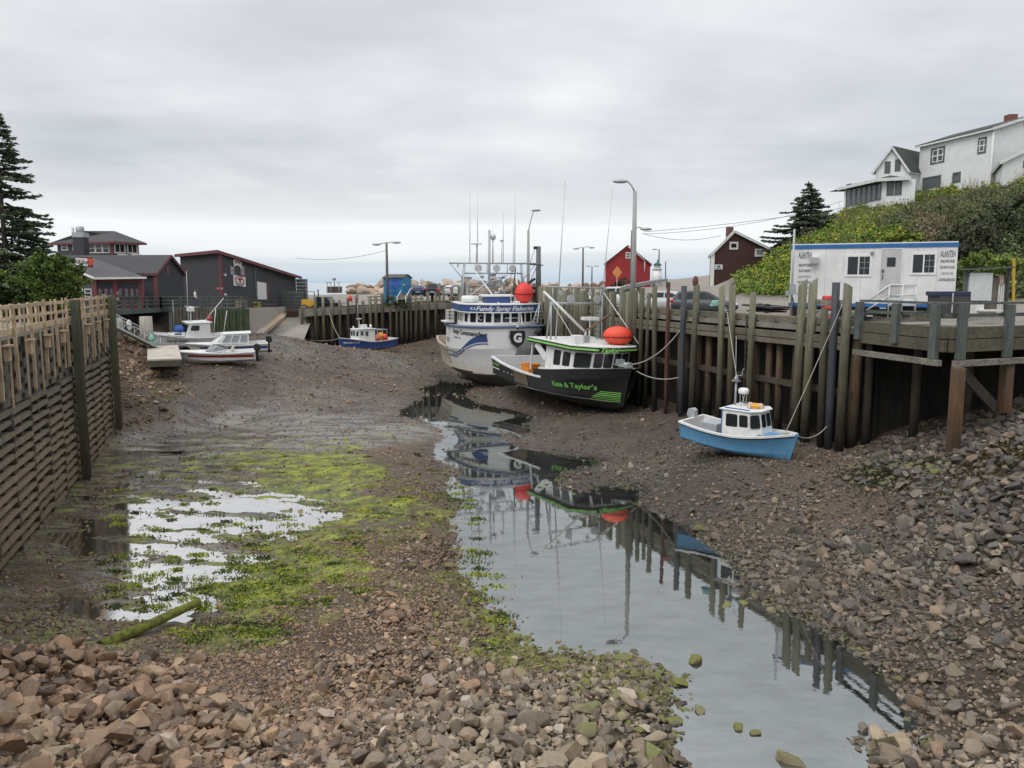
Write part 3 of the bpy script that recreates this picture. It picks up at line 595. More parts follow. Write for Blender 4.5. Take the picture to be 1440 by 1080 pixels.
# ------------------------------------------------------------------ sky
w = bpy.data.worlds.new('World'); SC.world = w; w.use_nodes = True; nt = w.node_tree; nt.nodes.clear()
class WT(NT):
    def __init__(s, t): s.t = t
t = WT(nt)
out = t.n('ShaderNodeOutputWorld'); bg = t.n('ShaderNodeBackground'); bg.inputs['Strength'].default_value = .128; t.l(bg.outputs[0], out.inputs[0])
sky = t.n('ShaderNodeTexSky'); sky.sky_type = 'NISHITA'; sky.sun_disc = False; sky.sun_elevation = R(50); sky.sun_rotation = R(222)
g = t.n('ShaderNodeTexCoord').outputs['Generated']; sep = t.n('ShaderNodeSeparateXYZ'); t.l(g, sep.inputs[0])
zz = t.math('MAXIMUM', sep.outputs[2], 0.0)
den = t.math('ADD', zz, .10)
cmb = t.n('ShaderNodeCombineXYZ'); t.l(t.math('DIVIDE', sep.outputs[0], den), cmb.inputs[0]); t.l(t.math('DIVIDE', sep.outputs[1], den), cmb.inputs[1])
cl1 = t.noise(t.mapping(cmb.outputs[0],(1.1,.75,1)), .55, 6, .52, .3); cl2 = t.noise(t.mapping(cmb.outputs[0],(.6,1.05,1)), 1.2, 5, .55)
cf = t.math('ADD', t.math('MULTIPLY', cl1, .68), t.math('MULTIPLY', cl2, .32))
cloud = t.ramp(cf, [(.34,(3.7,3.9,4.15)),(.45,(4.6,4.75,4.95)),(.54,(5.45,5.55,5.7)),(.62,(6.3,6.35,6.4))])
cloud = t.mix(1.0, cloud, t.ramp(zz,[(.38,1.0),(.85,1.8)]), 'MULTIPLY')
stripe = t.noise(t.mapping(g,(1.1,1.1,24)), 1.5, 4, .5)
low = t.ramp(t.math('ADD', zz, t.math('MULTIPLY', t.math('SUBTRACT', stripe, .5), .045)), [(0.0,(3.5,4.3,5.2)),(.016,(4.4,5.0,5.6)),(.032,(4.6,5.05,5.45)),(.043,(6.0,6.25,6.4)),(.066,(6.5,6.6,6.65)),(.085,(5.5,5.7,5.85)),(.12,(4.7,4.85,5.05))])
fl = t.ramp(zz, [(.07,0.0),(.13,1.0)])
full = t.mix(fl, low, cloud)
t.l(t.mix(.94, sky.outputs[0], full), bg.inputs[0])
sd = bpy.data.lights.new('sun', 'SUN'); sd.energy = 1.15; sd.angle = R(35); sd.color = (1,.97,.92)
so = bpy.data.objects.new('sun', sd); COL.objects.link(so); so.rotation_euler = (R(40), 0, R(-42))
SC.view_settings.view_transform = 'Standard'; SC.view_settings.look = 'None'; SC.view_settings.exposure = 0.24; SC.view_settings.gamma = 1
# ================================================================== timber structures
def at_px(px, z, A, B):
    """point of the vertical plane through A-B seen in column px, at height z"""
    u = (px-720)/FPX; d = B-A
    k = (u*(A.y*_c-(z-CAMZ)*_s) - A.x)/(d.x - u*d.y*_c)
    p = A + d*k; return Vector((p.x, p.y, z))
def tide_wood(name, top, mid, low, zs, green=0.35, rough=.85):
    t = NT(name); p = t.pos(); sp = t.n('ShaderNodeSeparateXYZ'); t.l(p, sp.inputs[0])
    rnd = t.n('ShaderNodeObjectInfo').outputs['Random']; n1 = t.noise(t.mapping(p,(6,6,.5)), 1.5, 6, .7); n2 = t.noise(p, .8, 4, .65); n3 = t.noise(t.mapping(p,(3,3,.8)), 3, 4, .7)
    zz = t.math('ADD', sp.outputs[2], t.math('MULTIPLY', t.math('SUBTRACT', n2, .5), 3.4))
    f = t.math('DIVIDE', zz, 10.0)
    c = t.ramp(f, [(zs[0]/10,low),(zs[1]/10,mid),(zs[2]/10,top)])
    c = t.mix(t.ramp(n1,[(.3,0.),(.72,1.)]), t.mix(1.0,c,(.55,.55,.55),'MULTIPLY'), t.mix(1.0,c,(1.3,1.3,1.3),'MULTIPLY'))
    c = t.mix(t.math('MULTIPLY', t.ramp(n3,[(.5,0.),(.7,1.)]), green), c, (.075,.09,.045))
    c = t.mix(1.0, c, t.ramp(rnd,[(0.,(.55,.53,.50)),(.5,(.9,.88,.84)),(1.,(1.2,1.2,1.15))]), 'MULTIPLY')
    t.col(c); t.rough(rough); t.bump(t.math('ADD',n1,n3), .6, .03); return t.m
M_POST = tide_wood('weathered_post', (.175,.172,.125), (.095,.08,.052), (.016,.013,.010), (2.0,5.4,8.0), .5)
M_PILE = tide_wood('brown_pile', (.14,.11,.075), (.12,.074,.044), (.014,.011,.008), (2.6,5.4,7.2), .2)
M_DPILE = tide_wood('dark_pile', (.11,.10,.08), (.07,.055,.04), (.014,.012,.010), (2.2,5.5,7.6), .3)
M_STEEL = paint('black_steel', (.045,.05,.06), .5, .4, (.10,.06,.035))
M_BEAM = wood('grey_brown_beam', (.085,.072,.055), (.25,.215,.165), 1, .9, False, .25)
M_DECK = wood('deck_planks', (.17,.155,.13), (.31,.285,.24), 1, .9, False)
M_RAIL = wood('grey_green_rail', (.055,.066,.062), (.15,.165,.155), 1, .85, True, .2)
M_RIM = wood('brown_rim', (.055,.047,.035), (.17,.145,.105), 1, .9, False, .25)
M_WHITEWOOD = wood('bleached_beam', (.08,.07,.058), (.36,.33,.28), .8, .9, False)
M_LEG = tide_wood('rusty_leg', (.15,.115,.08), (.14,.075,.042), (.05,.028,.016), (2.8,5.2,7.0), .25)
wd = (WF1-WF0).normalized(); wb = Vector((wd.y,-wd.x,0)); WL = (WF1-WF0).length
def wpt(s, off=0, z=0): p = WF0+wd*s+wb*off; return Vector((p.x,p.y,z))
def s_of(px, z=8): return (at_px(px,z,WF0,WF1)-Vector((WF0.x,WF0.y,z))).dot(wd)
def post_mesh(p, h0, h1, r, n=10, slant=.0, lean=(0,0)):
    b = MB(); q = Vector((p.x,p.y,h0)); top = Vector((p.x+lean[0],p.y+lean[1],h1)); m = [q+(top-q)*f for f in (0,.35,.7,1)]
    b.tube(m, [r*1.04, r*random.uniform(.97,1.03), r*random.uniform(.95,1.0), r*.93], n)
    if slant:
        for i in range(len(b.v)):
            if b.v[i][2] > h1-.01: x,y,z = b.v[i]; b.v[i] = (x,y,z+(x-p.x)*slant)
    return b
wharf = thing('wharf', 'long timber wharf on piles running back beside the moored fishing boats', 'wharf', (WF0.x,WF0.y,1.9))
b = MB(); 
b.quad(wpt(-.1,-.05,7.78), wpt(WL,-.05,7.78), wpt(WL,8.4,7.78), wpt(-.1,8.4,7.78)); b.quad(wpt(-.1,-.05,7.50), wpt(-.1,8.4,7.50), wpt(WL,8.4,7.50), wpt(WL,-.05,7.50)); b.quad(wpt(-.1,-.05,7.50), wpt(WL,-.05,7.50), wpt(WL,-.05,7.78), wpt(-.1,-.05,7.78)); b.quad(wpt(-.1,8.4,7.5), wpt(-.1,-.05,7.50), wpt(-.1,-.05,7.78), wpt(-.1,8.4,7.78))
b.build('deck', M_DECK, wharf, world=True)
b = MB(); s = 0
while s < WL-.5:
    e = min(s+6.2, WL); b.beam(wpt(s,.12,7.99), wpt(e-.06,.12,7.99), .32, .32); s = e
b.build('curb_beam', M_BEAM, wharf, world=True, bevel=.02)
b = MB(); s = .8
while s < WL: b.box(wpt(s,.12,7.805), (.35,.3,.05), math.atan2(wd.y,wd.x)); s += 1.6
b.build('curb_block', M_BEAM, wharf, world=True)
for zz_, hh in ((7.20,.34),(6.86,.26)):
    b = MB(); s = .2
    while s < WL-.5:
        e = min(s+7.3, WL); b.beam(wpt(s,-.09,zz_), wpt(e-.05,-.09,zz_), .22, hh); s = e
    b.build('stringer', M_BEAM, wharf, world=True, bevel=.02)
b = MB(); b.beam(wpt(0,.35,4.7), wpt(WL,.35,4.9), .24, .3); b.build('waler', M_DPILE, wharf, world=True)
PB = [(906,405,.17,.0),(915,412,.13,.1),(929,402,.17,.2),(967,402,.0,0),(982,402,.2,.3),(1022,401,.19,.7),(1038,401,.19,.9),(1064,410,.18,0),(1132,399,.22,.9),(1146,398,.22,.8),(1170,432,.18,.1),(1181,397,-1,0),(1197,400,.21,-.6),(945,398,-2,0)]
def gz_at(p): return H(p.x,p.y)
for px, py, r, sl in PB:
    p = at_px(px, 8.6, WF0, WF1) - wb*.28; top = CAMZ + (398-py)/FPX*p.y*1.0
    if r > 0: post_mesh(p, gz_at(p)-.4, top, r, 10, sl, (random.uniform(-.16,.16),random.uniform(-.1,.1))).build('fender_post', M_POST, wharf, world=True)
    elif r == 0 or r == -1: post_mesh(p, gz_at(p)-.4, top, .19, 12).build('steel_post', M_STEEL, wharf, world=True)
    else:
        bb = post_mesh(p, gz_at(p)-.4, top-.25, .12, 8); bb.box((p.x,p.y,top-.1),(.2,.2,.3)); bb.build('rusty_post', paint('rust',(.10,.045,.035),.8,.3), wharf, world=True)
# dense palisade behind the boats, then spaced fender posts to the corner
s0, s1 = s_of(897), s_of(742); s = s0; k = 0
while s < s1:
    if k % 9 != 5:
        p = wpt(s,-.2); post_mesh(p, gz_at(p)-.3, 9.35+random.uniform(-.28,.22), random.uniform(.15,.20), 8, random.uniform(-.6,.6)).build('fender_post', M_POST, wharf, world=True)
    s += random.uniform(.42,.60); k += 1
for px in (735,724,712,701,690,678,668,662,656,648,638,626,620,610,604):
    p = at_px(px, 8.6, WF0, WF1)-wb*.22
    post_mesh(p, gz_at(p)-.3, 9.5+random.uniform(-.25,.3), random.uniform(.16,.2), 8, random.uniform(-.5,.5)).build('fender_post', M_POST, wharf, world=True)
for px in (892,950,960,975,989,1005,1055,1071,1109,1150,1190,1120,1160,1087):
    p = wpt(s_of(px,6)+random.uniform(-.05,.05), .45); 
    top = 7.3 if px != 1087 else 6.9
    post_mesh(p, gz_at(p)-.4, top, random.uniform(.19,.26), 10, 0, (random.uniform(-.1,.1),0)).build('pile', M_PILE, wharf, world=True)
s = s_of(885)
while s < WL:
    p = wpt(s,.5); post_mesh(p, gz_at(p)-.4, 7.4, .2, 8).build('pile', M_DPILE, wharf, world=True); s += 1.9
M_SHADE = wood('underdeck_shade',(.012,.011,.010),(.035,.030,.024),.7,.95,True)  # near-black colour standing in for the deep shade under the decks
b = MB(); b.prism([wpt(-.05,1.5,.2),wpt(WL,1.5,1.5),wpt(WL,1.5,7.45),wpt(-.05,1.5,7.45)], wb*.2); b.build('shade_backing', M_SHADE, wharf, world=True)  # added dark sheet behind the piles, shade put into its colour
def ladder(parent, p, along, z0, z1, m, w=.45):
    l = MB(); 
    for sg in (-1,1): l.beam(p+along*sg*w/2+Vector((0,0,z0-p.z)), p+along*sg*w/2+Vector((0,0,z1-p.z)), .05, .09)
    z = z0+.2
    while z < z1: q = Vector((p.x,p.y,z)); l.cyl(q-along*w/2, q+along*w/2, .022, n=6); z += .32
    return l.build('ladder', m, parent, world=True)
for px in (941,1054,852): ladder(wharf, wpt(s_of(px,6),-.12,5), wd, 2.0, 8.1, M_DPILE)
# rail beams between the near posts, a paler splice block
b = MB(); a = at_px(1150,8.9,WF0,WF1)-wb*.1; c = at_px(1198,8.9,WF0,WF1)-wb*.1; b.beam(a, c, .1, .26); b.build('splice_board', M_WHITEWOOD, wharf, world=True)
# far wharf (lower deck)
fd = (FF1-FF0).normalized(); fb = Vector((-fd.y,fd.x,0)); fb = fb if fb.y > 0 else -fb; FL = (FF1-FF0).length
def fpt(s, off=0, z=0): p = FF0+fd*s+fb*off; return Vector((p.x,p.y,z))
def s_far(px, z=7): return (at_px(px,z,FF0,FF1)-Vector((FF0.x,FF0.y,z))).dot(fd)
fz = lambda s: 7.35 - .75*max(0,s)/FL
fw = thing('wharf', 'lower timber wharf across the head of the basin behind the blue boat', 'wharf', (FF1.x,FF1.y,2.2))
b = MB(); b.quad(fpt(0,-.05,fz(0)),fpt(FL,-.05,fz(FL)),fpt(FL,5,fz(FL)),fpt(0,5,fz(0))); b.quad(fpt(0,-.05,fz(0)-.3),fpt(0,5,fz(0)-.3),fpt(FL,5,fz(FL)-.3),fpt(FL,-.05,fz(FL)-.3)); b.build('deck', M_DECK, fw, world=True)
b = MB(); b.beam(fpt(0,-.05,fz(0)-.35), fpt(FL,-.05,fz(FL)-.35), .25, .75); b.build('rim_beam', M_DECK, fw, world=True)
b = MB(); b.beam(fpt(0,.0,fz(0)+.18), fpt(FL,.0,fz(FL)+.18), .25, .22); b.build('curb_beam', M_BEAM, fw, world=True)
for px in (424,443,454,466,477,489,502,510,520,528,537,548,557,564,571,577,584,592,601,612):
    s = s_far(px); p = fpt(s,-.25)
    post_mesh(p, gz_at(p)-.3, fz(s)+random.uniform(1.0,1.6) - (.5 if px in (510,548,571,424) else 0), random.uniform(.15,.21), 8, random.uniform(-.4,.4)).build('fender_post', M_POST, fw, world=True)
s = .5
while s < FL:
    p = fpt(s,.4); post_mesh(p, gz_at(p)-.3, fz(s)-.3, .2, 8).build('pile', M_DPILE, fw, world=True); s += 1.1
ladder(fw, fpt(s_far(586),-.4,5), fd, 2.5, 7.6, M_DPILE); ladder(fw, fpt(s_far(497),-.4,5), fd, 2.5, 8.2, M_DPILE)
for zz_ in (.55,.95): 
    b = MB(); b.beam(fpt(s_far(520),1.5,fz(5)+zz_), fpt(s_far(600),1.5,fz(1)+zz_), .08, .14); b.build('rail', M_POST, fw, world=True)

# ------------------------------------------------------------------ boardwalk over the rubble slope
RB = [Vector((15.75,36.2,0)), None, Vector((23.2,33.6,0)), Vector((32,36.5,0))]
c0 = D(1337,425,31); RB[1] = Vector((c0.x,c0.y,0))
bw = thing('boardwalk', 'grey timber boardwalk on legs above the rubble slope with a heavy railing', 'boardwalk', (c0.x,c0.y,3.6))
b = MB(); poly = [RB[0],RB[1],RB[2],RB[3],Vector((32,44,0)),Vector((20,44,0)),wpt(-.2,8.0,0),wpt(-.2,0,0)]
b.prism([(p.x,p.y,7.72) for p in poly], (0,0,.27)); b.build('deck', M_DECK, bw, world=True)
b1, b2, b3, b4 = MB(), MB(), MB(), MB()
def offs(a, c, o):
    d = (c-a).normalized(); nn = Vector((d.y,-d.x,0)); return nn*o
for i in range(3):
    a, c = RB[i], RB[i+1]; o = offs(a,c,.1); up = lambda z: Vector((0,0,z))
    b1.beam(a+o+up(7.88), c+o+up(7.88), .2, .46); b1.beam(a+o*1.1+up(7.38), c+o*1.1+up(7.38), .2, .48)
    b2.beam(a+o*.4+up(9.02), c+o*.4+up(9.02), .28, .09)
    b4.beam(a+o*.2+up(8.55), c+o*.2+up(8.55), .06, .14)
    b3.beam(a+o*3.2+up(6.72), c+o*3.2+up(6.72), .22, .24)
b1.build('rim_beam', M_RIM, bw, world=True, bevel=.015); b2.build('handrail', M_RAIL, bw, world=True, bevel=.01); b3.build('lower_beam', M_WHITEWOOD, bw, world=True, bevel=.02); b4.build('midrail', M_RAIL, bw, world=True)
for px, sg in ((1216,0),(1268,0),(1324,0),(1345,1),(1411,1),(1475,1)):
    a, c = RB[sg], RB[sg+1]; p = at_px(px, 8.5, a, c); o = offs(a,c,.27); q = p+o
    ang_ = math.atan2((c-a).y,(c-a).x); m = MB()
    m.box((q.x,q.y,(8.97+(6.86 if px>1300 else 7.3))/2), (.36,.22,8.97-(6.86 if px>1300 else 7.3)), ang_); m.build('rail_post', M_RAIL, bw, world=True, bevel=.015)
for px, sg, zb in ((1340,0,2.9),(1409,1,4.6),(1480,1,5)):
    p = at_px(px, 6, RB[sg], RB[sg+1])+Vector((.15,-.05,0)); m = MB(); m.box((p.x,p.y,(6.6+zb)/2),(.38,.38,6.6-zb), .2); m.build('leg', M_LEG, bw, world=True, bevel=.03)
m = MB(); m.beam(at_px(1350,6.5,RB[1],RB[2])+Vector((0,.1,0)), at_px(1404,4.7,RB[1],RB[2])+Vector((0,.1,0)), .12, .42); m.build('brace', M_DPILE, bw, world=True)
b = MB(); b.prism([(15.9,37.3,1),(19,37.35,1),(19,37.35,7.7),(15.9,37.3,7.7)],(0,.2,0)); b.prism([(19,37.35,1),(23,34.95,1),(23,34.95,7.7),(19,37.35,7.7)],(0,.2,0)); b.prism([(23,34.95,2),(33,31.5,2),(33,31.5,7.7),(23,34.95,7.7)],(0,.2,0)); b.build('shade_backing', M_SHADE, bw, world=True)  # added near-black sheets painting the dark void under the boardwalk
for x,y in ((18,35.5),(20.0,35.0),(16.4,36.7)):
    post_mesh(Vector((x,y,0)), H(x,y)-.5, 7.7, .2, 8).build('pile', M_DPILE, bw, world=True)

# ------------------------------------------------------------------ crib wall with new formwork
cd = (CW1-CW0).normalized(); co_ = Vector((cd.y,-cd.x,0)); CL = (CW1-CW0).length
def cpt(s, off=0, z=0): p = CW0+cd*s+co_*off; return Vector((p.x,p.y,z))
crib = thing('crib_wall', 'tall stacked timber crib wall along the mud flat', 'wall', (CW0.x,CW0.y,0))
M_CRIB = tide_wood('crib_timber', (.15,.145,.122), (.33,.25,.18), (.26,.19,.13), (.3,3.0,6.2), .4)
M_CRIBD = tide_wood('crib_header', (.05,.05,.043), (.085,.060,.042), (.06,.043,.03), (.5,2.5,6.4), .3)
b = MB(); b.quad(cpt(-8,-.05,-1),cpt(CL,-.05,-1),cpt(CL,-.05,7.6),cpt(-8,-.05,7.6)); b.quad(cpt(CL,-.05,-1),cpt(CL,-3,-1),cpt(CL,-3,7.6),cpt(CL,-.05,7.6)); b.build('fill', paint('dark_fill',(.03,.026,.02),.95,.2), crib, world=True)
cang = math.atan2(cd.y,cd.x); st, hd = MB(), MB(); row = 0; z = -.4; BAY = 2.7; nb_ = int((CL+6)/BAY)+1
for k in range(nb_):
    s_a = -6+k*BAY; s_b = min(s_a+BAY, CL); zoff = (0,.17,.34)[k%3] if k%2 else 0.25
    if s_b-s_a < .3: continue
    z = -.5+zoff*.7
    while z < 5.5:
        j = random.uniform(-.03,.03); st.beam(cpt(s_a+.03,.18+j,z+random.uniform(-.025,.025)), cpt(s_b-.02,.18+j+random.uniform(-.03,.03),z+random.uniform(-.025,.025)), .30, random.uniform(.17,.215))
        hd.box(cpt(s_b-.14,.13+random.uniform(-.03,.05),z-.2), (.22,.44,.19), cang)
        if random.random() < .85: hd.box(cpt(s_a+BAY*.5+random.uniform(-.1,.1),.07,z-.2), (.2,.40,.19), cang)
        z += .40
z = 5.55
while z < 7.7:
    st.beam(cpt(-6,.1,z), cpt(CL,.1,z), .2, .285)
    s = -6+(row%2)*.5
    while s < CL: hd.box(cpt(s,.16,z+.02), (.22,.26,.2), cang); s += 1.5
    z += .30; row += 1
st.build('stretcher_timbers', M_CRIB, crib, world=True); hd.build('header_timbers', M_CRIBD, crib, world=True)
M_FEND = tide_wood('fender_channel', (.10,.11,.075), (.085,.075,.045), (.05,.04,.025), (.5,4,8), .4)
for px,w_ in ((94,.0),(147,.0)):
    p = at_px(px, 4.5, CW0, CW1); q = p+co_*.62
    m = MB(); zt = 9.0
    for sg in (-1,1): m.box((q+cd*sg*.20).to_tuple()[:2]+((zt-.6)/2,), (.12,.36,zt+.6), cang)
    m.box((q-co_*.1).to_tuple()[:2]+((zt-.6)/2,), (.34,.16,zt+.6), cang); m.build('fender_post', M_FEND, crib, world=True)
M_NEW = wood('new_lumber', (.36,.25,.155), (.58,.44,.30), 1.2, .8, True); M_NEWH = wood('new_lumber_board', (.42,.32,.21), (.66,.53,.38), 1.2, .8, False)
form = thing('formwork', 'fresh pale lumber formwork stakes and rails along the top of the crib wall', 'formwork', (CW0.x,CW0.y,7.6))
s = -4; k = 0
while s < CL-.2:
    m = MB(); wide = k % 2 == 0; lo = 6.0 + (0 if wide else -.35) + random.uniform(-.4,.4); hi = 9.02+random.uniform(-.03,.13)
    m.beam(cpt(s,.34 if wide else .40,lo), cpt(s+random.uniform(-.08,.08),.34 if wide else .40,hi), .15 if wide else .08, .10 if wide else .05, up=co_); m.build('stake', M_NEW, form, world=True); s += random.uniform(1.0,1.3); k += 1
for zz_, hh in ((8.93,.14),(8.5,.09),(8.05,.24)):
    m = MB(); s = -5
    while s < CL-.3:
        e = min(s+4.8,CL); m.beam(cpt(s,.25,zz_), cpt(e-.04,.25,zz_+random.uniform(-.03,.03)), .07, hh); s = e
    m.build('rail', M_NEWH, form, world=True)
s = -3; 
while s < CL:
    m = MB(); m.box(cpt(s,.42,7.35),(.4,.16,.5),cang); m.box(cpt(s,.46,7.63),(.6,.28,.06),cang); m.build('bracket', M_NEW, form, world=True); s += 3.1
m = MB(); m.beam(cpt(-5,-1.9,8.7),cpt(CL,-1.9,8.7),.06,.14); m.beam(cpt(-5,-1.9,8.2),cpt(CL,-1.9,8.2),.06,.14)
s = -4
while s < CL: m.beam(cpt(s,-1.95,7.6),cpt(s,-1.95,8.85),.09,.09); s += 1.6
m.build('back_rail', M_NEWH, form, world=True)

# ------------------------------------------------------------------ footbridge, plank wall and ramp at the head of the harbour
fbz = thing('footbridge', 'dark grey green timber footbridge with railings on concrete piers', 'footbridge', (-33,64,7.6))
BP = [Vector((-31.5,58.5,0)), Vector((-33.2,66,0)), Vector((-34.2,78.6,0)), Vector((-26.5,79.2,0))]
dk = [7.66,7.6,7.42,7.42]
M_FB = wood('footbridge_timber', (.045,.056,.052), (.125,.145,.135), 1, .85, True, .25)
def both(f):
    for i in range(3): f(BP[i], BP[i+1], dk[i], dk[i+1], i)
m1, m2, m3 = MB(), MB(), MB()
def seg(a, c, za, zc, i):
    U = lambda p,z: Vector((p.x,p.y,z))
    o = offs(a,c,1)*(-1)
    m1.prism([U(a,za-.1),U(c,zc-.1),U(c-o*-2,zc-.1),U(a-o*-2,za-.1)], (0,0,.1))
    for oo in (0,2.0):
        m1.beam(U(a+o*oo,za-.22),U(c+o*oo,zc-.22),.14,.42)
        m2.beam(U(a+o*oo,za+1.06),U(c+o*oo,zc+1.06),.18,.07); m2.beam(U(a+o*oo,za+.72),U(c+o*oo,zc+.72),.05,.12); m2.beam(U(a+o*oo,za+.38),U(c+o*oo,zc+.38),.05,.12)
    n = max(2,int((c-a).length/1.75))
    for k in range(n+1):
        p = a+(c-a)*k/n; zz_ = za+(zc-za)*k/n; pm = MB(); pm.box((p.x,p.y,zz_+.3),(.17,.17,1.5)); pm.box(((p+o*2).x,(p+o*2).y,zz_+.3),(.17,.17,1.5)); pm.build('rail_post', M_FB, fbz, world=True)
both(seg); m1.build('deck', M_FB, fbz, world=True); m2.build('railing', M_FB, fbz, world=True)
M_CONC = paint('concrete', (.40,.37,.32), .9, .5, (.12,.10,.08), 1.0)
for px, Y, r in ((205,68,.5),(160,64,.62)):
    p = D(px,450,Y); m = MB(); m.lathe([(r*1.12,H(p.x,p.y)-.4),(r,7.0)], (p.x,p.y,0), 14); m.build('pier', M_CONC, fbz, world=True)
p = D(240,450,72); m = MB(); g0 = H(p.x,p.y)
for k in range(5): m.box((p.x,p.y,g0+.1+k*.24),(.72-.04*(k%2),.72-.06*(k%2),.22),.2)
m.build('crib_pier', M_RIM, fbz, world=True)
m = MB(); m.box((p.x,p.y,(g0+1.2+7.2)/2),(.22,.22,6.0-g0),.2); m.build('rail_post', M_FB, fbz, world=True)
pw = thing('plank_wall', 'vertical plank retaining wall turning algae green towards the concrete', 'wall', (-30,80,5))
S0, S1 = D(243,440,78.3), D(351,440,78.6)
def planks(a, c, z0, z1, th, m, name):
    L = (c-a).length; d = (c-a).normalized(); n = int(L/.30); mb = MB(); nn = Vector((d.y,-d.x,0))
    for k in range(n):
        q = a+d*(k+.5)*L/n + nn*random.uniform(0,.14); mb.box((q.x,q.y,(z0+z1)/2+random.uniform(-.06,.06)), (L/n-.045, th, z1-z0), math.atan2(d.y,d.x))
    return mb.build(name, m, pw, world=True)
mid_ = S0+(S1-S0)*.52
planks(S0, mid_, 3.8, 7.35, .16, wood('grey_plank',(.06,.055,.045),(.20,.185,.155),1,.9,True,.2), 'grey_planking')
planks(mid_, S1, 3.8, 7.3, .16, wood('algae_plank',(.022,.035,.018),(.075,.11,.05),1,.9,True,.3), 'green_planking')
cwl = thing('concrete_wall', 'stained concrete wall beside the boat ramp', 'wall', (-26.2,80,5))
m = MB(); a, c = Vector((-26.3,80.0,0)), Vector((-29.4,105,0)); m.prism([(a.x,a.y,3.5),(c.x,c.y,5.0),(c.x,c.y,6.75),(a.x,a.y,7.32)], (-.4,-.05,0)); m.build('wall_slab', M_CONC, cwl, world=True, bevel=.02)
r = thing('barrier', 'low black post and chain barrier on the concrete wall', 'barrier', (a.x,a.y,7.3))
for k in range(9):
    f = k/8; q = a+(c-a)*f; zt = 7.32-.57*f; m = MB(); m.box((q.x-.2,q.y,zt+.45),(.08,.08,.95)); m.build('post', M_STEEL, r, world=True)
m = MB(); m.beam((a.x-.2,a.y,8.2),(c.x-.2,c.y,7.6),.03,.05); m.beam((a.x-.2,a.y,7.8),(c.x-.2,c.y,7.2),.03,.05); m.build('chain', M_STEEL, r, world=True)
t = NT('ramp_concrete'); p_ = t.pos(); n1 = t.noise(p_,1.2,6,.7); n2 = t.noise(t.mapping(p_,(1,.3,1)),.5,4); t.col(t.mix(t.ramp(n2,[(.35,0.),(.65,1.)]), t.mix(n1,(.10,.09,.075),(.22,.20,.17)), t.mix(n1,(.22,.20,.175),(.34,.31,.27)))); t.rough(.9); t.bump(n1,.3,.04)
m = MB(); rows = []
for k in range(9):
    f = k/8; Y = 84+24*f; xl = -26.6-3.0*f; xr = -21.9-4.2*f; z0 = 3.55+ (6.6-3.55)*f
    rows.append([(xl+(xr-xl)*j/4, Y, max(z0, 0) +.06) for j in range(5)])
m.grid(rows); rp = m.build('path', t.m); structure(rp)
fl_ = thing('ramp_float', 'long wooden float in three sections lying down the boat ramp', 'float', D(375,455,90))
A_, B_ = D(393,441,101), D(341,478,79)
A_.z = max(A_.z, 6.0)
for k,(f0,f1,mm) in enumerate(((0,.30,M_NEWH),(.31,.62,wood('tan_float',(.34,.27,.18),(.55,.45,.32),1,.85,False)),(.63,1.0,wood('pale_float',(.38,.33,.26),(.60,.54,.45),1,.85,False)))):
    m = MB(); p, q = A_+(B_-A_)*f0, A_+(B_-A_)*f1; m.beam(p,q,2.2,.10); m.beam(p-Vector((0,0,.22)),q-Vector((0,0,.22)),2.05,.34); m.build('deck_section', mm, fl_, world=True)
# ================================================================== walls with windows, lettering
class Wall:
    """bilinear patch a-b (bottom), d-c (top); u along, v up, off outwards"""
    def __init__(s, a, b, c, d, out=None):
        s.p = [Vector(q) for q in (a,b,c,d)]; s.n = (s.p[1]-s.p[0]).cross(s.p[3]-s.p[0]).normalized()
        if out is not None and s.n.dot(Vector(out)) < 0: s.n = -s.n
        s.w = ((s.p[1]-s.p[0]).length+(s.p[2]-s.p[3]).length)/2; s.h = ((s.p[3]-s.p[0]).length+(s.p[2]-s.p[1]).length)/2
    def __call__(s, u, v, off=0):
        a,b,c,d = s.p; return (a*(1-u)+b*u)*(1-v)+(d*(1-u)+c*u)*v + s.n*off
    def panel(s, mb, u0, u1, v0, v1, o0, o1, rnd=0, skew=0):
        if rnd:
            du, dv = rnd/s.w, rnd/s.h; pts = []
            for cu, cv, a0 in ((u1-du,v1-dv,0),(u0+du,v1-dv,90),(u0+du,v0+dv,180),(u1-du,v0+dv,270)):
                for k in range(4): a_ = R(a0+30*k); pts.append((cu+du*math.cos(a_), cv+dv*math.sin(a_)))
        else: pts = [(u0,v0),(u1,v0),(u1,v1),(u0,v1)]
        if skew: pts = [(u+skew*(v-v0), v) for u,v in pts]
        mb.prism([s(u,v,o0) for u,v in pts], s.n*(o1-o0))
    def ring(s, mb, u0, u1, v0, v1, t, o0, o1):
        tu, tv = t/s.w, t/s.h
        for q in ((u0,u1,v0,v0+tv),(u0,u1,v1-tv,v1),(u0,u0+tu,v0+tv,v1-tv),(u1-tu,u1,v0+tv,v1-tv)): s.panel(mb,*q,o0,o1)
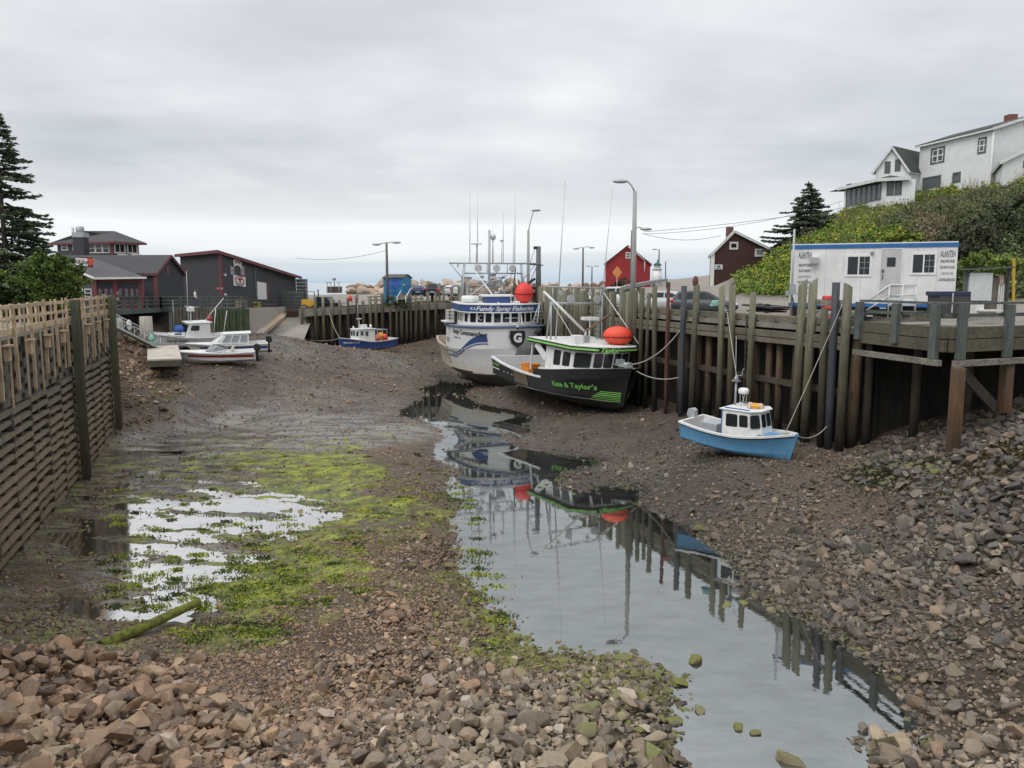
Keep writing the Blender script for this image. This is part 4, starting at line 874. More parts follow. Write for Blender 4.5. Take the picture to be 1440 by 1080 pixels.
def window(parent, W, u0, u1, v0, v1, fm, gm, t=.07, bars=(1,0), world=False, o=.0, name='window', rnd=0):
    f = MB()
    if rnd:
        W.panel(f,u0,u1,v0,v1,o-.01,o+.012,rnd)
    else:
        W.ring(f,u0,u1,v0,v1,t,o-.02,o+.045)
        for k in range(bars[0]): uc = u0+(u1-u0)*(k+1)/(bars[0]+1); W.panel(f,uc-t*.3/W.w,uc+t*.3/W.w,v0+t/W.h,v1-t/W.h,o-.02,o+.035)
        for k in range(bars[1]): vc = v0+(v1-v0)*(k+1)/(bars[1]+1); W.panel(f,u0+t/W.w,u1-t/W.w,vc-t*.25/W.h,vc+t*.25/W.h,o-.02,o+.03)
    fo = f.build(name, fm, parent, world=world)
    g = MB(); tt = t*.8 if not rnd else t
    W.panel(g,u0+tt/W.w,u1-tt/W.w,v0+tt/W.h,v1-tt/W.h,o-.01,o+(.012 if not rnd else .02),max(0,rnd-t*.5))
    g.build('pane', gm, fo, world=world)
    return fo
def letter_mesh(txt, size, shear=0, bold=0, sx=1, mat=None):
    c = bpy.data.curves.new('lettering', 'FONT'); c.body = txt; c.size = size; c.shear = shear; c.offset = bold; c.resolution_u = 3; c.align_x = 'CENTER'; c.align_y = 'CENTER'
    o = bpy.data.objects.new('lettering', c); me = bpy.data.meshes.new_from_object(o)
    vs = [(v.co.x*sx, v.co.y) for v in me.vertices]; fs = [tuple(p.vertices) for p in me.polygons]
    bpy.data.objects.remove(o); bpy.data.curves.remove(c); bpy.data.meshes.remove(me); return vs, fs
def letters(parent, txt, size, fn, mat, shear=0, bold=0, sx=1, name='lettering', world=False):
    """fn maps (x,y) metres on the sign to a 3D point"""
    vs, fs = letter_mesh(txt, size, shear, bold, sx)
    m = MB(); m._add([fn(x,y) for x,y in vs], fs, False); return m.build(name, mat, parent, world=world, recalc=False)
def on_wall(W, uc, vc, off=.03, flip=False):
    sg = -1 if flip else 1
    return lambda x, y: W(uc+sg*x/W.w, vc+y/W.h, off)

# ================================================================== boats
def crom(xs, ys, x):
    xs = list(xs); i = max(0, min(len(xs)-2, next((k for k in range(len(xs)-1) if x <= xs[k+1]), len(xs)-2)))
    t = (x-xs[i])/(xs[i+1]-xs[i]); p1, p2 = ys[i], ys[i+1]
    m1 = (p2-ys[i-1])/(xs[i+1]-xs[i-1])*(xs[i+1]-xs[i]) if i > 0 else (p2-p1)
    m2 = (ys[i+2]-p1)/(xs[i+2]-xs[i])*(xs[i+1]-xs[i]) if i+2 < len(xs) else (p2-p1)
    return (2*t**3-3*t*t+1)*p1+(t**3-2*t*t+t)*m1+(-2*t**3+3*t*t)*p2+(t**3-t*t)*m2
class Hull:
    # stations: x, half beam at sheer, sheer z, half beam at chine, chine z, keel z
    def __init__(s, st, rake=.6, flare=.25, rake_from=.75):
        s.st = st; s.xs = [q[0] for q in st]; s.rake, s.flare = rake, flare; s.x0, s.x1 = st[0][0], st[-1][0]; s.rf = s.x0+(s.x1-s.x0)*rake_from
    def sec(s, x): return [max(0.0,crom(s.xs,[q[i] for q in s.st],x)) if i in (1,3) else crom(s.xs,[q[i] for q in s.st],x) for i in range(1,6)]
    def pt(s, x, t, side=1):
        ys,zs,yc,zc,zk = s.sec(x)
        if t < .4:
            q = t/.4; y = yc*q**.85; z = zk+(zc-zk)*q**1.5
        else:
            q = (t-.4)/.6; y = yc+(ys-yc)*(q**(1+s.flare*2) if ys > yc else q**.6); z = zc+(zs-zc)*q
        k = max(0,(x-s.rf)/(s.x1-s.rf)); k = k*k
        return Vector((x + s.rake*k*(z-zk)/max(.1,zs-zk), side*y, z))
    def side(s, x, z, side=1, off=.012):
        """hull surface point at nominal station x and height z"""
        ys,zs,yc,zc,zk = s.sec(x)
        t = .4+.6*(z-zc)/(zs-zc) if z >= zc else .4*max(0,(z-zk)/(zc-zk))**(1/1.5)
        p = s.pt(x,t,side); a = s.pt(min(x+.05,s.x1),t,side)-s.pt(max(x-.05,s.x0),t,side); b = s.pt(x,min(t+.02,1),side)-s.pt(x,max(t-.02,0),side)
        n = a.cross(b); n.normalize()
        if n.y*side < 0 or (abs(n.y) < .01 and n.x < 0): n = -n
        return p+n*off
    def build(s, root, mats, zones, nx=44, nj=22, name='hull'):
        """zones: list of (z upper limit fn(x), material index)"""
        m = MB(); 
        for sd in (1,-1):
            rows = [[s.pt(s.x0+(s.x1-s.x0)*(1-(1-i/nx)**1.35), j/nj, sd) for j in range(nj+1)] for i in range(nx+1)]
            n0 = len(m.f); m.grid(rows)
            for k in range(n0, len(m.f)):
                c = sum((Vector(m.v[q]) for q in m.f[k]), Vector())/4
                m.m[k] = next((mi for fn, mi in zones if c.z < fn(c.x)), zones[-1][1])
        tr = [s.pt(s.x0,j/nj,1) for j in range(nj+1)]+[s.pt(s.x0,j/nj,-1) for j in range(nj,-1,-1)]
        m.cm = zones[-1][1]; m._add(tr,[tuple(range(len(tr)))],False)
        return m.build(name, mats, root)
    def strip(s, root, name, mat, zf0, zf1, x0, x1, sides=(1,-1), off=.012, n=30):
        m = MB()
        for sd in sides: m.grid([[s.side(x0+(x1-x0)*i/n, zf0(x0+(x1-x0)*i/n)+(zf1(x0+(x1-x0)*i/n)-zf0(x0+(x1-x0)*i/n))*k/3, sd, off) for k in range(4)] for i in range(n+1)])
        return m.build(name, mat, root)
    def rail(s, root, mat, x0, x1, w=.14, h=.09, name='gunwale', n=30, off=.03):
        m = MB()
        for sd in (1,-1):
            rows = []
            for i in range(n+1):
                x = x0+(x1-x0)*i/n; p = s.pt(x,1,sd); yo = p.y+sd*off; yi = p.y-sd*w
                if yi*sd < 0: yi = 0
                rows.append([(p.x,yo,p.z-h*.6),(p.x,yo,p.z+h*.4),(p.x,yi,p.z+h*.4),(p.x,yi,p.z-h*.6)])
            m.grid(rows, smooth=False, close=True)
            m.quad(*rows[0]); m.quad(*rows[-1])
        if x0 == s.x0:
            p = s.pt(s.x0,1,1); m.box((s.x0+w/2-off,0,p.z-h*.1),(w,p.y*2,h))
        return m.build(name, mat, root)
    def inner(s, x, z, inset):
        ys,zs,yc,zc,zk = s.sec(x); z = min(z, zs)
        t_ = .4+.6*(z-zc)/(zs-zc) if z >= zc else .4*max(0,(z-zk)/(zc-zk))**(1/1.5)
        p = s.pt(x,t_,1); return p.x, max(.005,p.y-inset), z
    def deck(s, root, mat, z, x0, x1, inset=.10, n=20, name='deck', inner=True, imat=None):
        m = MB(); zf = z if callable(z) else (lambda x: z); Q = [s.inner(x0+(x1-x0)*i/n, zf(x0+(x1-x0)*i/n), inset) for i in range(n+1)]
        dz = [zf(x0+(x1-x0)*i/n) for i in range(n+1)]
        m.grid([[(q[0],q[1]*f,d) for f in (1,.5,0,-.5,-1)] for q,d in zip(Q,dz)], smooth=False); o = m.build(name, mat, root)
        if inner:
            b = MB()
            for sd in (1,-1): b.grid([[(q[0],sd*q[1],q[2]) for q in [s.inner(x0+(x1-x0)*i/n, zf(x0+(x1-x0)*i/n)+(s.sec(x0+(x1-x0)*i/n)[1]-zf(x0+(x1-x0)*i/n))*k/4, inset) for k in range(5)]] for i in range(n+1)], smooth=False)
            if x0 == s.x0:
                q0, q1 = s.inner(x0,zf(x0),inset), s.inner(x0,s.sec(x0)[1],inset); b.quad((s.x0+inset,-q0[1],q0[2]),(s.x0+inset,q0[1],q0[2]),(s.x0+inset,q1[1],q1[2]),(s.x0+inset,-q1[1],q1[2]))
            b.build('bulwark', imat or mat, root)
        return o
    def text(s, root, txt, size, xc, zc, side, mat, shear=.25, bold=.0, sx=1, slope=0):
        fn = lambda x, y: s.side(xc + (-1 if side > 0 else 1)*x, zc+y+slope*x, side, .05)
        return letters(root, txt, size, fn, mat, shear, bold, sx)
# NB local +y is port (left); a viewer facing the starboard side (-y) sees +x to the right
def cabin(root, base, top, mat, name='wheelhouse', close_top=True):
    m = MB(); n = len(base)
    for i in range(n): m.quad(base[i],base[(i+1)%n],top[(i+1)%n],top[i])
    if close_top: m._add(top,[tuple(range(n))],False)
    o = m.build(name, mat, root, bevel=.025)
    c = sum((Vector(p) for p in base),Vector())/n
    ws = []
    for i in range(n):
        w_ = Wall(base[i],base[(i+1)%n],top[(i+1)%n],top[i]); mid = w_(.5,.5)-c; mid.z = 0
        if w_.n.dot(mid) < 0: w_.n = -w_.n
        ws.append(w_)
    return o, ws
WHITE = paint('white_gelcoat', (.76,.77,.76), .35, .36, (.38,.32,.23))
WHITE2 = paint('white_paint_worn', (.68,.68,.66), .5, .4, (.30,.26,.20), 1.5)
GREYM = paint('galvanised_steel', (.42,.44,.45), .45, .3, (.2,.18,.15), 2, .5)
ALU = paint('aluminium', (.60,.61,.62), .4, .2, (.3,.3,.3), 2, .6)
BLACKR = paint('black_rubber', (.018,.018,.018), .7, .2)
ORANGE = paint('orange_vinyl', (.80,.075,.035), .4, .15, (.35,.10,.06))
GL = glass()
NAVY = paint('navy_paint', (.035,.075,.22), .35, .2)
ROPE = paint('pale_rope', (.42,.40,.34), .9, .3); ROPEG = paint('teal_rope', (.10,.30,.26), .9, .2)
BLK = paint('black_paint', (.012,.013,.014), .38, .5, (.055,.05,.045)); LIME = paint('lime_paint', (.27,.66,.14), .5, .1); RUSTB = paint('bottom_paint', (.045,.030,.022), .8, .5, (.05,.06,.03))
def spotlight(root, p, r=.26, d=(1,0,0)):
    d = Vector(d).normalized(); m = MB(); p = Vector(p); m.cyl(p-d*r*.9,p,r*.35,r,12); m.cyl(p,p+d*.04,r,r,12); return m.build('floodlight', ALU, root)
def whip(root, p, h, r=.035, name='antenna', lean=(0,0)):
    p = Vector(p); m = MB(); m.tube([p,p+Vector((lean[0]*.5,lean[1]*.5,h*.5)),p+Vector((lean[0],lean[1],h))],[r,r*.85,r*.6],6); return m.build(name, ALU, root)
def buoy_thing(name, label, loc, r, rot=0, group=None, m=None):
    t_ = thing(name, label, 'buoy', loc, rot, group); b = MB(); b.ell((0,0,r[2]*.97), r, 20, 12); b.build('balloon', m or ORANGE, t_)
    s_ = MB(); pts = [(1.012*r[0]*math.cos(a),0,r[2]*.97+1.012*r[2]*math.sin(a)) for a in [PI*k/14-.1 for k in range(16)]]; s_.tube(pts,.022,5)
    pts = [(1.012*r[0]*math.cos(a),1.012*r[1]*math.sin(a),r[2]*.85) for a in [2*PI*k/24 for k in range(25)]]; s_.tube(pts,.028,5); s_.build('lashing', BLACKR, t_)
    return t_
def outboard(root, p, sc=1, m=None):
    p = Vector(p); b = MB(); S = lambda x,y,z: p+Vector((x,y,z))*sc
    prof = [(-.34,.02),(-.40,.25),(-.33,.52),(-.05,.60),(.12,.50),(.14,.05)]
    b.prism([S(x,-.17,z) for x,z in prof], Vector((0,.34,0))*sc); o = b.build('outboard', m or paint('grey_cowl',(.42,.43,.44),.35,.15), root, bevel=.04*sc)
    l = MB(); l.box(S(-.08,0,-.3),Vector((.2,.12,.7))*sc); l.box(S(-.12,0,-.72),Vector((.42,.07,.12))*sc); l.ell(S(-.12,0,-.78),Vector((.28,.08,.09))*sc,10,6); l.build('lower_unit', BLACKR, o); return o

# ---------------------------------------------------------------- black boat
bb = thing('fishing_boat', 'black hulled fishing boat with green lettering and a white wheelhouse aground by the wharf', 'fishing boat', (4.0,58.9,1.45), (R(-1.5),R(2.0),math.atan2(-.90,.44)), None, 1.05)
hb = Hull([(-7.3,2.55,2.05,2.35,.75,.35),(-5,2.8,1.86,2.6,.68,.15),(-2,3.0,1.72,2.75,.66,.0),(1.0,3.02,1.72,2.7,.72,-.05),(3.6,2.75,1.86,2.25,.85,-.02),(5.4,2.05,2.1,1.45,1.0,.1),(6.5,1.15,2.32,.7,1.1,.25),(7.15,.06,2.55,.03,1.2,.55)], rake=.55, flare=.35)
hb.build(bb, [paint('black_bottom',(.016,.015,.013),.7,.5,(.04,.045,.02)), WHITE, BLK], [(lambda x:.60+.015*x,0),(lambda x:99,2)])
hb.strip(bb,'boot_stripe',WHITE,lambda x:.66+.018*x,lambda x:.705+.018*x,-7.25,6.6,(1,-1),.015)
hb2 = Hull([(.6,3.04,2.16,3.02,1.70,1.6),(2.0,2.98,2.3,2.93,1.74,1.6),(3.6,2.82,2.5,2.75,1.84,1.7),(5.4,2.22,2.75,2.05,2.08,1.9),(6.5,1.36,2.92,1.15,2.30,2.1),(7.15,.1,3.05,.06,2.53,2.4)], rake=.25, flare=.1, rake_from=.55)
m = MB()
for sd in (1,-1): m.grid([[hb2.pt(.6+6.55*i/24,.4+.6*j/4,sd)+Vector((.55*max(0,(.6+6.55*i/24-4.5)/2.65)**2,0,0)) for j in range(5)] for i in range(25)])
m.build('raised_bow', BLK, bb)
m = MB(); m.grid([[hb2.pt(.6+6.55*i/24,1,sd)+Vector((.55*max(0,(.6+6.55*i/24-4.5)/2.65)**2,0,-.03)) for sd in (1,.5,0,-.5,-1)] for i in range(25)], smooth=False); m.build('foredeck', WHITE2, bb)
hb.rail(bb, WHITE, -7.3, 1.6, .16, .13); hb.deck(bb, paint('grey_deck',(.30,.31,.32),.7,.4), 1.3, -7.3, 1.2, .14, imat=WHITE2)
bs, tp = 1.9, 3.82
base = [(.9,-2.35,1.5),(4.3,-2.35,bs),(5.15,-1.35,bs+.1),(5.45,0,bs+.1),(5.15,1.35,bs+.1),(4.3,2.35,bs),(.9,2.35,1.5)]
top = [(.9,-2.25,tp),(4.5,-2.25,tp),(5.55,-1.35,tp),(5.85,0,tp),(5.55,1.35,tp),(4.5,2.25,tp),(.9,2.25,tp)]
_, ws = cabin(bb, base, top, WHITE)
for u0,u1 in ((.32,.58),(.66,.93)): window(bb, ws[0], u0,u1,.44,.90, BLACKR, GL, .05, rnd=.12)
for k in (1,4):
    window(bb, ws[k], .10,.92,.42,.93, BLACKR, GL, .05, rnd=.12, o=.07)
for k in (2,3):
    for u0,u1 in ((.05,.48),(.53,.96)): window(bb, ws[k], u0,u1,.42,.93, BLACKR, GL, .05, rnd=.12)
for u0,u1 in ((.07,.34),(.42,.68)): window(bb, ws[5], u0,u1,.44,.90, BLACKR, GL, .05, rnd=.12)
rp_ = [(-1.3,-2.6),(4.7,-2.6),(6.05,-1.5),(6.4,0),(6.05,1.5),(4.7,2.6),(-1.3,2.6)]
m = MB(); m.prism([(x,y,3.82) for x,y in rp_], (0,0,.30)); m.build('roof', BLK, bb, bevel=.03)
m = MB(); m.prism([(x*.985,y*.985,4.12) for x,y in rp_], (0,0,.035)); m.build('roof_top', WHITE2, bb)
m = MB()
for i in range(len(rp_)-1):
    a,c = Vector((*rp_[i],3.92)), Vector((*rp_[i+1],3.92)); 
    wl = Wall(a,c,c+Vector((0,0,.11)),a+Vector((0,0,.11)),out=((a+c)/2-Vector((2,0,3.9)))); wl.panel(m,.0,1,0,1,-.01,.02)
m.build('green_stripe', LIME, bb)
wl = Wall((6.05,-1.5,3.82),(6.4,0,3.82),(6.4,0,4.12),(6.05,-1.5,4.12),out=(1,0,0)); m = MB(); wl.panel(m,.1,1.0,.05,.95,-.01,.03); m.build('name_board', BLK, bb)
letters(bb, 'Taylor', .42, on_wall(wl,.55,.5,.045), LIME, .35, .012, 1.15)
for sd in (1,-1):
    m = MB(); m.beam((-1.2,sd*2.3,1.85),(-1.0,sd*2.3,3.8),.1,.1); m.beam((.95,sd*2.28,2.9),(-.2,sd*2.45,3.8),.06,.5); m.build('roof_post', WHITE, bb)
hb.text(bb, 'Kate & Taylor’s', .50, 4.3, 1.55, -1, LIME, .3, .012, 1.0, .05)
hb.text(bb, 'Halls Harbour', .34, 5.9, 1.75, 1, paint('dull_green',(.08,.26,.08),.6,.1), .3, .01)
hb.text(bb, 'Kate & Taylor’s', .30, -6.2, 1.62, -1, LIME, .3, .005, .9)
hb.strip(bb, 'transom_stripe', WHITE, lambda x:1.22, lambda x:1.30, -7.25,-5.6, (-1,))
hb.strip(bb, 'hauling_plate', paint('worn_plate',(.12,.085,.055),.6,.6,(.20,.18,.16),2.5), lambda x:.80, lambda x:1.60, -2.7,-.5, (-1,), .02, 10)
for k in range(3): hb.strip(bb,'scupper',WHITE2, lambda x:1.22, lambda x:1.28, -4.6+k*.75-.12,-4.6+k*.75+.12,(-1,),.02,3)
for k in range(6): hb.strip(bb, 'green_bar', LIME, lambda x:.74+k*.115+.008*x, lambda x:.79+k*.115+.008*x, 5.3+k*.14, 6.95, (-1,1), .015, 12)
letters(bb, '108227', .42, on_wall(ws[0],.55,.22,.03), paint('letter_black',(.015,.015,.015),.6,.1), .1, .012, .85)
m = MB(); m.box((6.9,0,3.1),(1.3,.5,.12)); m.cyl((7.3,-.3,3.2),(7.3,.3,3.2),.14,n=10); m.box((6.5,0,3.25),(.3,.5,.35)); m.build('anchor_roller', GREYM, bb)
m = MB(); m.tube([(.4,-2.0,4.15),(.8,-2.0,6.6)],.06,8); m.tube([(1.0,-2.0,4.15),(.85,-2.0,6.6)],.06,8); m.tube([(.4,2.0,4.15),(.8,2.0,7.2)],.06,8); m.tube([(1.1,2.0,4.15),(.85,2.0,7.2)],.06,8)
m.tube([(.8,-2.1,6.6),(.8,2.1,6.6)],.07,8); m.tube([(.8,-2.3,7.7),(.8,2.3,7.7)],.05,8); m.tube([(.8,-1.9,6.6),(.8,-1.9,7.7)],.05,8); m.tube([(.8,1.9,6.6),(.8,1.9,7.7)],.05,8); m.tube([(.8,-.3,6.6),(.8,-.3,7.7)],.04,8)
for k in range(7): m.tube([(.55+.02*k,1.8,4.5+k*.32),(1.05-.02*k,1.8,4.5+k*.32)],.03,6)
m.build('gantry', GREYM, bb)
for y in (-.6,1.5): spotlight(bb,(1.0,y,6.9),.30)
for y in (-1.4,.9): spotlight(bb,(1.0,y,7.3),.16)
whip(bb,(.8,-1.5,4.15),10.6,.045,lean=(0,.15)); whip(bb,(.8,1.9,4.15),10.3,.045,lean=(.2,.35))
m = MB(); m.tube([(3.0,-.6,4.9),(1.9,-3.2,7.4)],.085,8); m.build('boom', WHITE, bb); m = MB(); m.tube([(3.0,-.5,4.9),(2.6,1.6,6.0)],.08,8); m.build('boom', wood('brown_spar',(.12,.075,.045),(.24,.15,.09)), bb)
m = MB(); m.box((3.0,-.5,4.35),(.5,.4,.5)); m.cyl((3.0,-.5,4.1),(3.0,-.5,4.9),.1,n=8); m.build('winch', GREYM, bb)
m = MB(); m.box((3.6,-1.5,4.42),(.5,.7,.55)); m.build('deck_box', WHITE, bb, bevel=.04); m = MB(); m.box((1.2,.9,5.6),(.5,1.2,.22)); m.cyl((1.2,.9,4.2),(1.2,.9,5.5),.05,n=8); m.build('radar', WHITE, bb, bevel=.05)
m = MB(); m.tube([(5.9,1.9,4.15),(1.0,2.0,7.4)],.03,6); m.tube([(5.0,-2.2,4.15),(.8,-1.9,6.6)],.02,6); m.build('stay', WHITE2, bb)
def bpt(root, p): return WM[root.name] @ Vector(p)
buoy_thing('mooring_buoy', 'big orange balloon buoy lashed on the black boat’s roof', bpt(bb,(4.6,1.0,4.13)), (1.02,.80,.66), R(-10))
cr = thing('fish_crate', 'orange plastic fish crate on the stern of the black boat', 'crate', bpt(bb,(-2.3,-1.7,1.36)), (0,0,math.atan2(-.90,.44)))
m = MB(); m.box((0,0,.06),(1.25,.95,.1))
for x,y,sx_,sy_ in ((0,.46,1.25,.05),(0,-.46,1.25,.05),(.61,0,.05,.95),(-.61,0,.05,.95)): m.box((x,y,.42),(sx_,sy_,.68))
m.box((0,.49,.74),(1.34,.06,.07)); m.box((0,-.49,.74),(1.34,.06,.07)); m.box((.65,0,.74),(.06,1.0,.07)); m.box((-.65,0,.74),(.06,1.0,.07)); m.build('tub', paint('orange_plastic',(.78,.26,.03),.45,.15), cr)
m = MB(); m.box((.3,-1.7,1.72),(1.1,1.0,.85)); m.build('engine_box', WHITE, bb, bevel=.04)

# ---------------------------------------------------------------- white boat
wbt = thing('fishing_boat', 'large white and navy fishing boat with planked stern and round crest', 'fishing boat', (-2.0,74.6,1.95), (0,R(1.5),math.atan2(-.958,.286)))
hw = Hull([(-8,3.5,2.35,3.0,.35,-.5),(-5.5,3.9,2.12,3.4,.15,-.9),(-2.5,4.1,2.05,3.6,.05,-1.2),(0,4.12,2.05,3.5,.0,-1.3),(3,3.85,2.2,3.0,.05,-1.3),(5.2,3.15,2.4,2.2,.15,-1.2),(6.8,1.95,2.55,1.1,.3,-.9),(7.7,.06,2.7,.04,.5,-.5)], rake=.5, flare=.35)
HWT = NT('white_hull_stained'); p_ = HWT.coord(); sp_ = HWT.n('ShaderNodeSeparateXYZ'); HWT.l(p_, sp_.inputs[0]); n_ = HWT.noise(HWT.mapping(p_,(2,2,.6)),1.2,5,.7)
f_ = HWT.ramp(HWT.math('ADD', sp_.outputs[2], HWT.math('MULTIPLY', n_, 1.1)), [(.0,1.),(1.0,0.)]); 
f_ = HWT.ramp(HWT.math('DIVIDE', HWT.math('ADD', sp_.outputs[2], HWT.math('MULTIPLY', n_, 1.3)), 4.0), [(.12,.9),(.50,0.)])
HWT.col(HWT.mix(f_, (.70,.71,.70), (.36,.27,.17))); HWT.rough(.4)
hw.build(wbt, [paint('dark_antifoul',(.025,.022,.016),.8,.5,(.05,.06,.02)), HWT.m], [(lambda x:.12+.02*x,0),(lambda x:99,1)])
hw2 = Hull([(-.3,4.14,4.1,4.12,2.1,1.9),(3,3.95,4.2,3.78,2.2,2.0),(5.2,3.35,4.3,3.03,2.4,2.1),(6.8,2.15,4.4,1.78,2.55,2.2),(7.7,.12,4.5,.08,2.68,2.3)], rake=.0, flare=.1)
def up2(x,t,sd): 
    p = hw2.pt(x,t,sd); k = max(0,(x-4.0)/3.7)**2; return p+Vector((k*(.5+.30*max(0,(p.z-2.4)/2.0)),0,0))
m = MB()
for sd in (1,-1): m.grid([[up2(-.3+8.0*i/28,.4+.6*j/8,sd) for j in range(9)] for i in range(29)])
m.quad(up2(-.3,.4,1),up2(-.3,1,1),up2(-.3,1,-1),up2(-.3,.4,-1)); m.build('raised_bow', HWT.m, wbt)
m = MB(); m.grid([[up2(-.3+8.0*i/28,1,sd)+Vector((0,0,-.02)) for sd in (1,.5,0,-.5,-1)] for i in range(29)], smooth=False); m.build('foredeck', WHITE2, wbt)
def up2s(x,z,sd,off=.02):
    ys,zs,yc,zc,zk = hw2.sec(x); t_ = .4+.6*min(1,max(0,(z-zc)/(zs-zc)))
    if z < zc: return hw.side(min(x,7.6),z,sd,off)
    p = up2(x,t_,sd); a = up2(min(x+.05,7.7),t_,sd)-up2(max(x-.05,-.3),t_,sd); b = up2(x,min(1,t_+.03),sd)-up2(x,max(.4,t_-.03),sd); n = a.cross(b).normalized()
    if n.y*sd < 0: n = -n
    return p+n*off
def ustrip(name, mat, z0, z1, x0, x1, sd, n=30):
    m = MB(); m.grid([[up2s(x0+(x1-x0)*i/n, z0(x0+(x1-x0)*i/n)*(1-k/3)+z1(x0+(x1-x0)*i/n)*k/3, sd) for k in range(4)] for i in range(n+1)]); return m.build(name, mat, wbt)
m = MB()
for sd in (1,-1): m.tube([up2(-.3+8.0*i/30,1,sd)+Vector((0,sd*.05,0)) for i in range(31)], .13, 8)
m.build('bumper_rail', paint('slate_blue',(.12,.16,.26),.5,.2), wbt)
sw = lambda x: 1.75+1.35*smooth01(2.0,6.6,x)
for sd in (-1,1):
    ustrip('navy_swoosh', NAVY, lambda x: float(sw(x)), lambda x: float(sw(x))+.09+.52*float(smooth01(3.0,6.6,x)), -.25, 6.6, sd)
    ustrip('thin_stripe', NAVY, lambda x: float(sw(x))-.20, lambda x: float(sw(x))-.10, 1.0, 6.6, sd)
    ustrip('navy_band', NAVY, lambda x: 1.30, lambda x: 1.45, -.25, 2.0, sd)
    ustrip('seam', NAVY, lambda x: 2.4, lambda x: 4.0, .93, .97, sd, 2)
m = MB(); cen = Vector((8.55,0,3.58)); sh = [(-.62,.62),(.62,.62),(.66,.1),(.5,-.4),(0,-.78),(-.5,-.4),(-.66,.1)]
m.prism([(8.30+.12*1,y,3.55+z) for y,z in sh], (.16,0,0)); m.build('crest', BLK, wbt, bevel=.02)
m = MB(); m.prism([(8.35,y*1.15,3.55+z*1.15) for y,z in sh], (.06,0,0)); m.build('crest_border', ALU, wbt)
letters(wbt, 'G', 1.0, lambda x,y: (8.60, x, 3.55+y), WHITE, 0, .05)
hw2txt = lambda xc,zc,sd: (lambda x,y: up2s(xc+(-1 if sd>0 else 1)*x, zc+y, sd, .03))
LB = paint('letter_black',(.015,.015,.015),.6,.1)
letters(wbt, 'Fundy Commander', .58, hw2txt(4.3,3.72,-1), LB, .4, .012, 1.0); letters(wbt, 'Fundy Commander', .46, hw2txt(5.4,3.85,1), LB, .4, .006, .9)
letters(wbt, 'Halls Hbr   NS', .22, hw2txt(3.0,3.2,-1), LB, 0, .006); letters(wbt, 'FR7', .62, hw2txt(.35,2.75,-1), NAVY, 0, .01, .7)
# planked stern
WPL = wood('stern_planks',(.30,.25,.19),(.52,.46,.38),.7,.85,False)
hw.strip(wbt,'sheathing',WPL,lambda x:.50,lambda x:2.02,-7.9,-.4,(-1,1),.03)
hw.rail(wbt, WPL, -8, -.3, .18, .14); hw.deck(wbt, paint('tan_deck',(.50,.42,.33),.8,.4), 1.2, -8, -.3, .16, imat=paint('tan_bulwark',(.48,.38,.30),.8,.3))
for zz_ in (1.15,1.6): hw.strip(wbt,'plank_seam',paint('seam',(.08,.06,.045),.9,.1),lambda x:zz_,lambda x:zz_+.035,-7.9,-.4,(-1,),.04)
# wheelhouse
b0, t0 = 4.15, 5.5
base = [(.4,-3.3,b0),(3.3,-3.4,b0),(4.2,-3.1,b0),(5.0,-1.2,b0),(5.0,1.2,b0),(4.2,3.1,b0),(3.3,3.4,b0),(.4,3.3,b0)]
top = [(x+.05,y*.985,t0) for x,y,z in base]
_, ws = cabin(wbt, base, top, WHITE)
for u in (.12,.42,.70): window(wbt, ws[0], u,u+.18,.30,.90, WHITE2, GL, .05, rnd=.08)
window(wbt, ws[1], .2,.8,.32,.90, WHITE2, GL, .05, rnd=.08)
for wi, us in ((2,(.04,.37,.70)),(3,(.05,.38,.71)),(4,(.05,.38,.71))):
    for u in us: window(wbt, ws[wi], u,u+.25,.34,.92, BLACKR, GL, .04, rnd=.08)
m = MB(); c_ = ws[2](.5,.63,.03); ring = [(c_ + Vector((0,.2*math.cos(a),.2*math.sin(a)))) for a in [2*PI*k/14 for k in range(15)]]; m.tube(ring,.03,6); m.build('clear_view_screen', WHITE2, wbt)
rp2 = [(-.4,-3.6),(3.4,-3.75),(4.6,-3.3),(5.5,-1.3),(5.5,1.3),(4.6,3.3),(3.4,3.75),(-.4,3.6)]
m = MB(); m.prism([(x,y,5.5) for x,y in rp2],(0,0,.62)); m.build('fascia', NAVY, wbt, bevel=.05)
m = MB(); m.prism([(x*1.01,y*1.012,6.12) for x,y in rp2],(0,0,.07)); m.prism([(x*1.008,y*1.01,5.46) for x,y in rp2],(0,0,.07)); m.build('roof', WHITE, wbt)
wl = Wall((4.9,-2.7,5.55),(5.52,1.9,5.55),(5.52,1.9,6.1),(4.9,-2.7,6.1),out=(1,0,0))
def fasc(y): 
    for (xa,ya),(xb,yb) in zip(rp2,rp2[1:]):
        if ya <= y <= yb: return xa+(xb-xa)*(y-ya)/(yb-ya)
    return 4.6
letters(wbt, 'Fundy Spray Fisheries', .50, lambda x,y: (fasc(x-.1)+.03, x-.1, 5.80+y), WHITE, .3, .01, 1.18)
letters(wbt, 'R.S.', .3, lambda x,y: (fasc(x-2.9)+.03, x-2.9, 5.80+y), WHITE, .3, .005)
m = MB()
for y in (-2.7,2.6): m.tube([(.6,y*1.15,6.1),(.9,y,9.6)],.10,8); m.tube([(1.6,y*1.15,6.1),(1.0,y,9.6)],.07,8)
m.tube([(.9,-4.1,9.65),(.9,4.1,9.65)],.075,8); m.tube([(.9,-2.7,8.75),(.9,2.7,8.75)],.07,8); m.tube([(.9,-4.0,9.6),(.95,-2.8,8.2)],.04,6); m.tube([(.9,4.0,9.6),(.95,2.8,8.2)],.04,6); m.tube([(.9,-3.3,9.6),(.9,-3.3,9.3)],.06,6)
for y in (-1.7,-.6,.3,1.3): m.tube([(.9,y,8.75),(.9,y,9.65)],.04,6)
m.tube([(.9,-.4,6.1),(.9,-.4,12.6)],.11,8); m.build('gantry', GREYM, wbt)
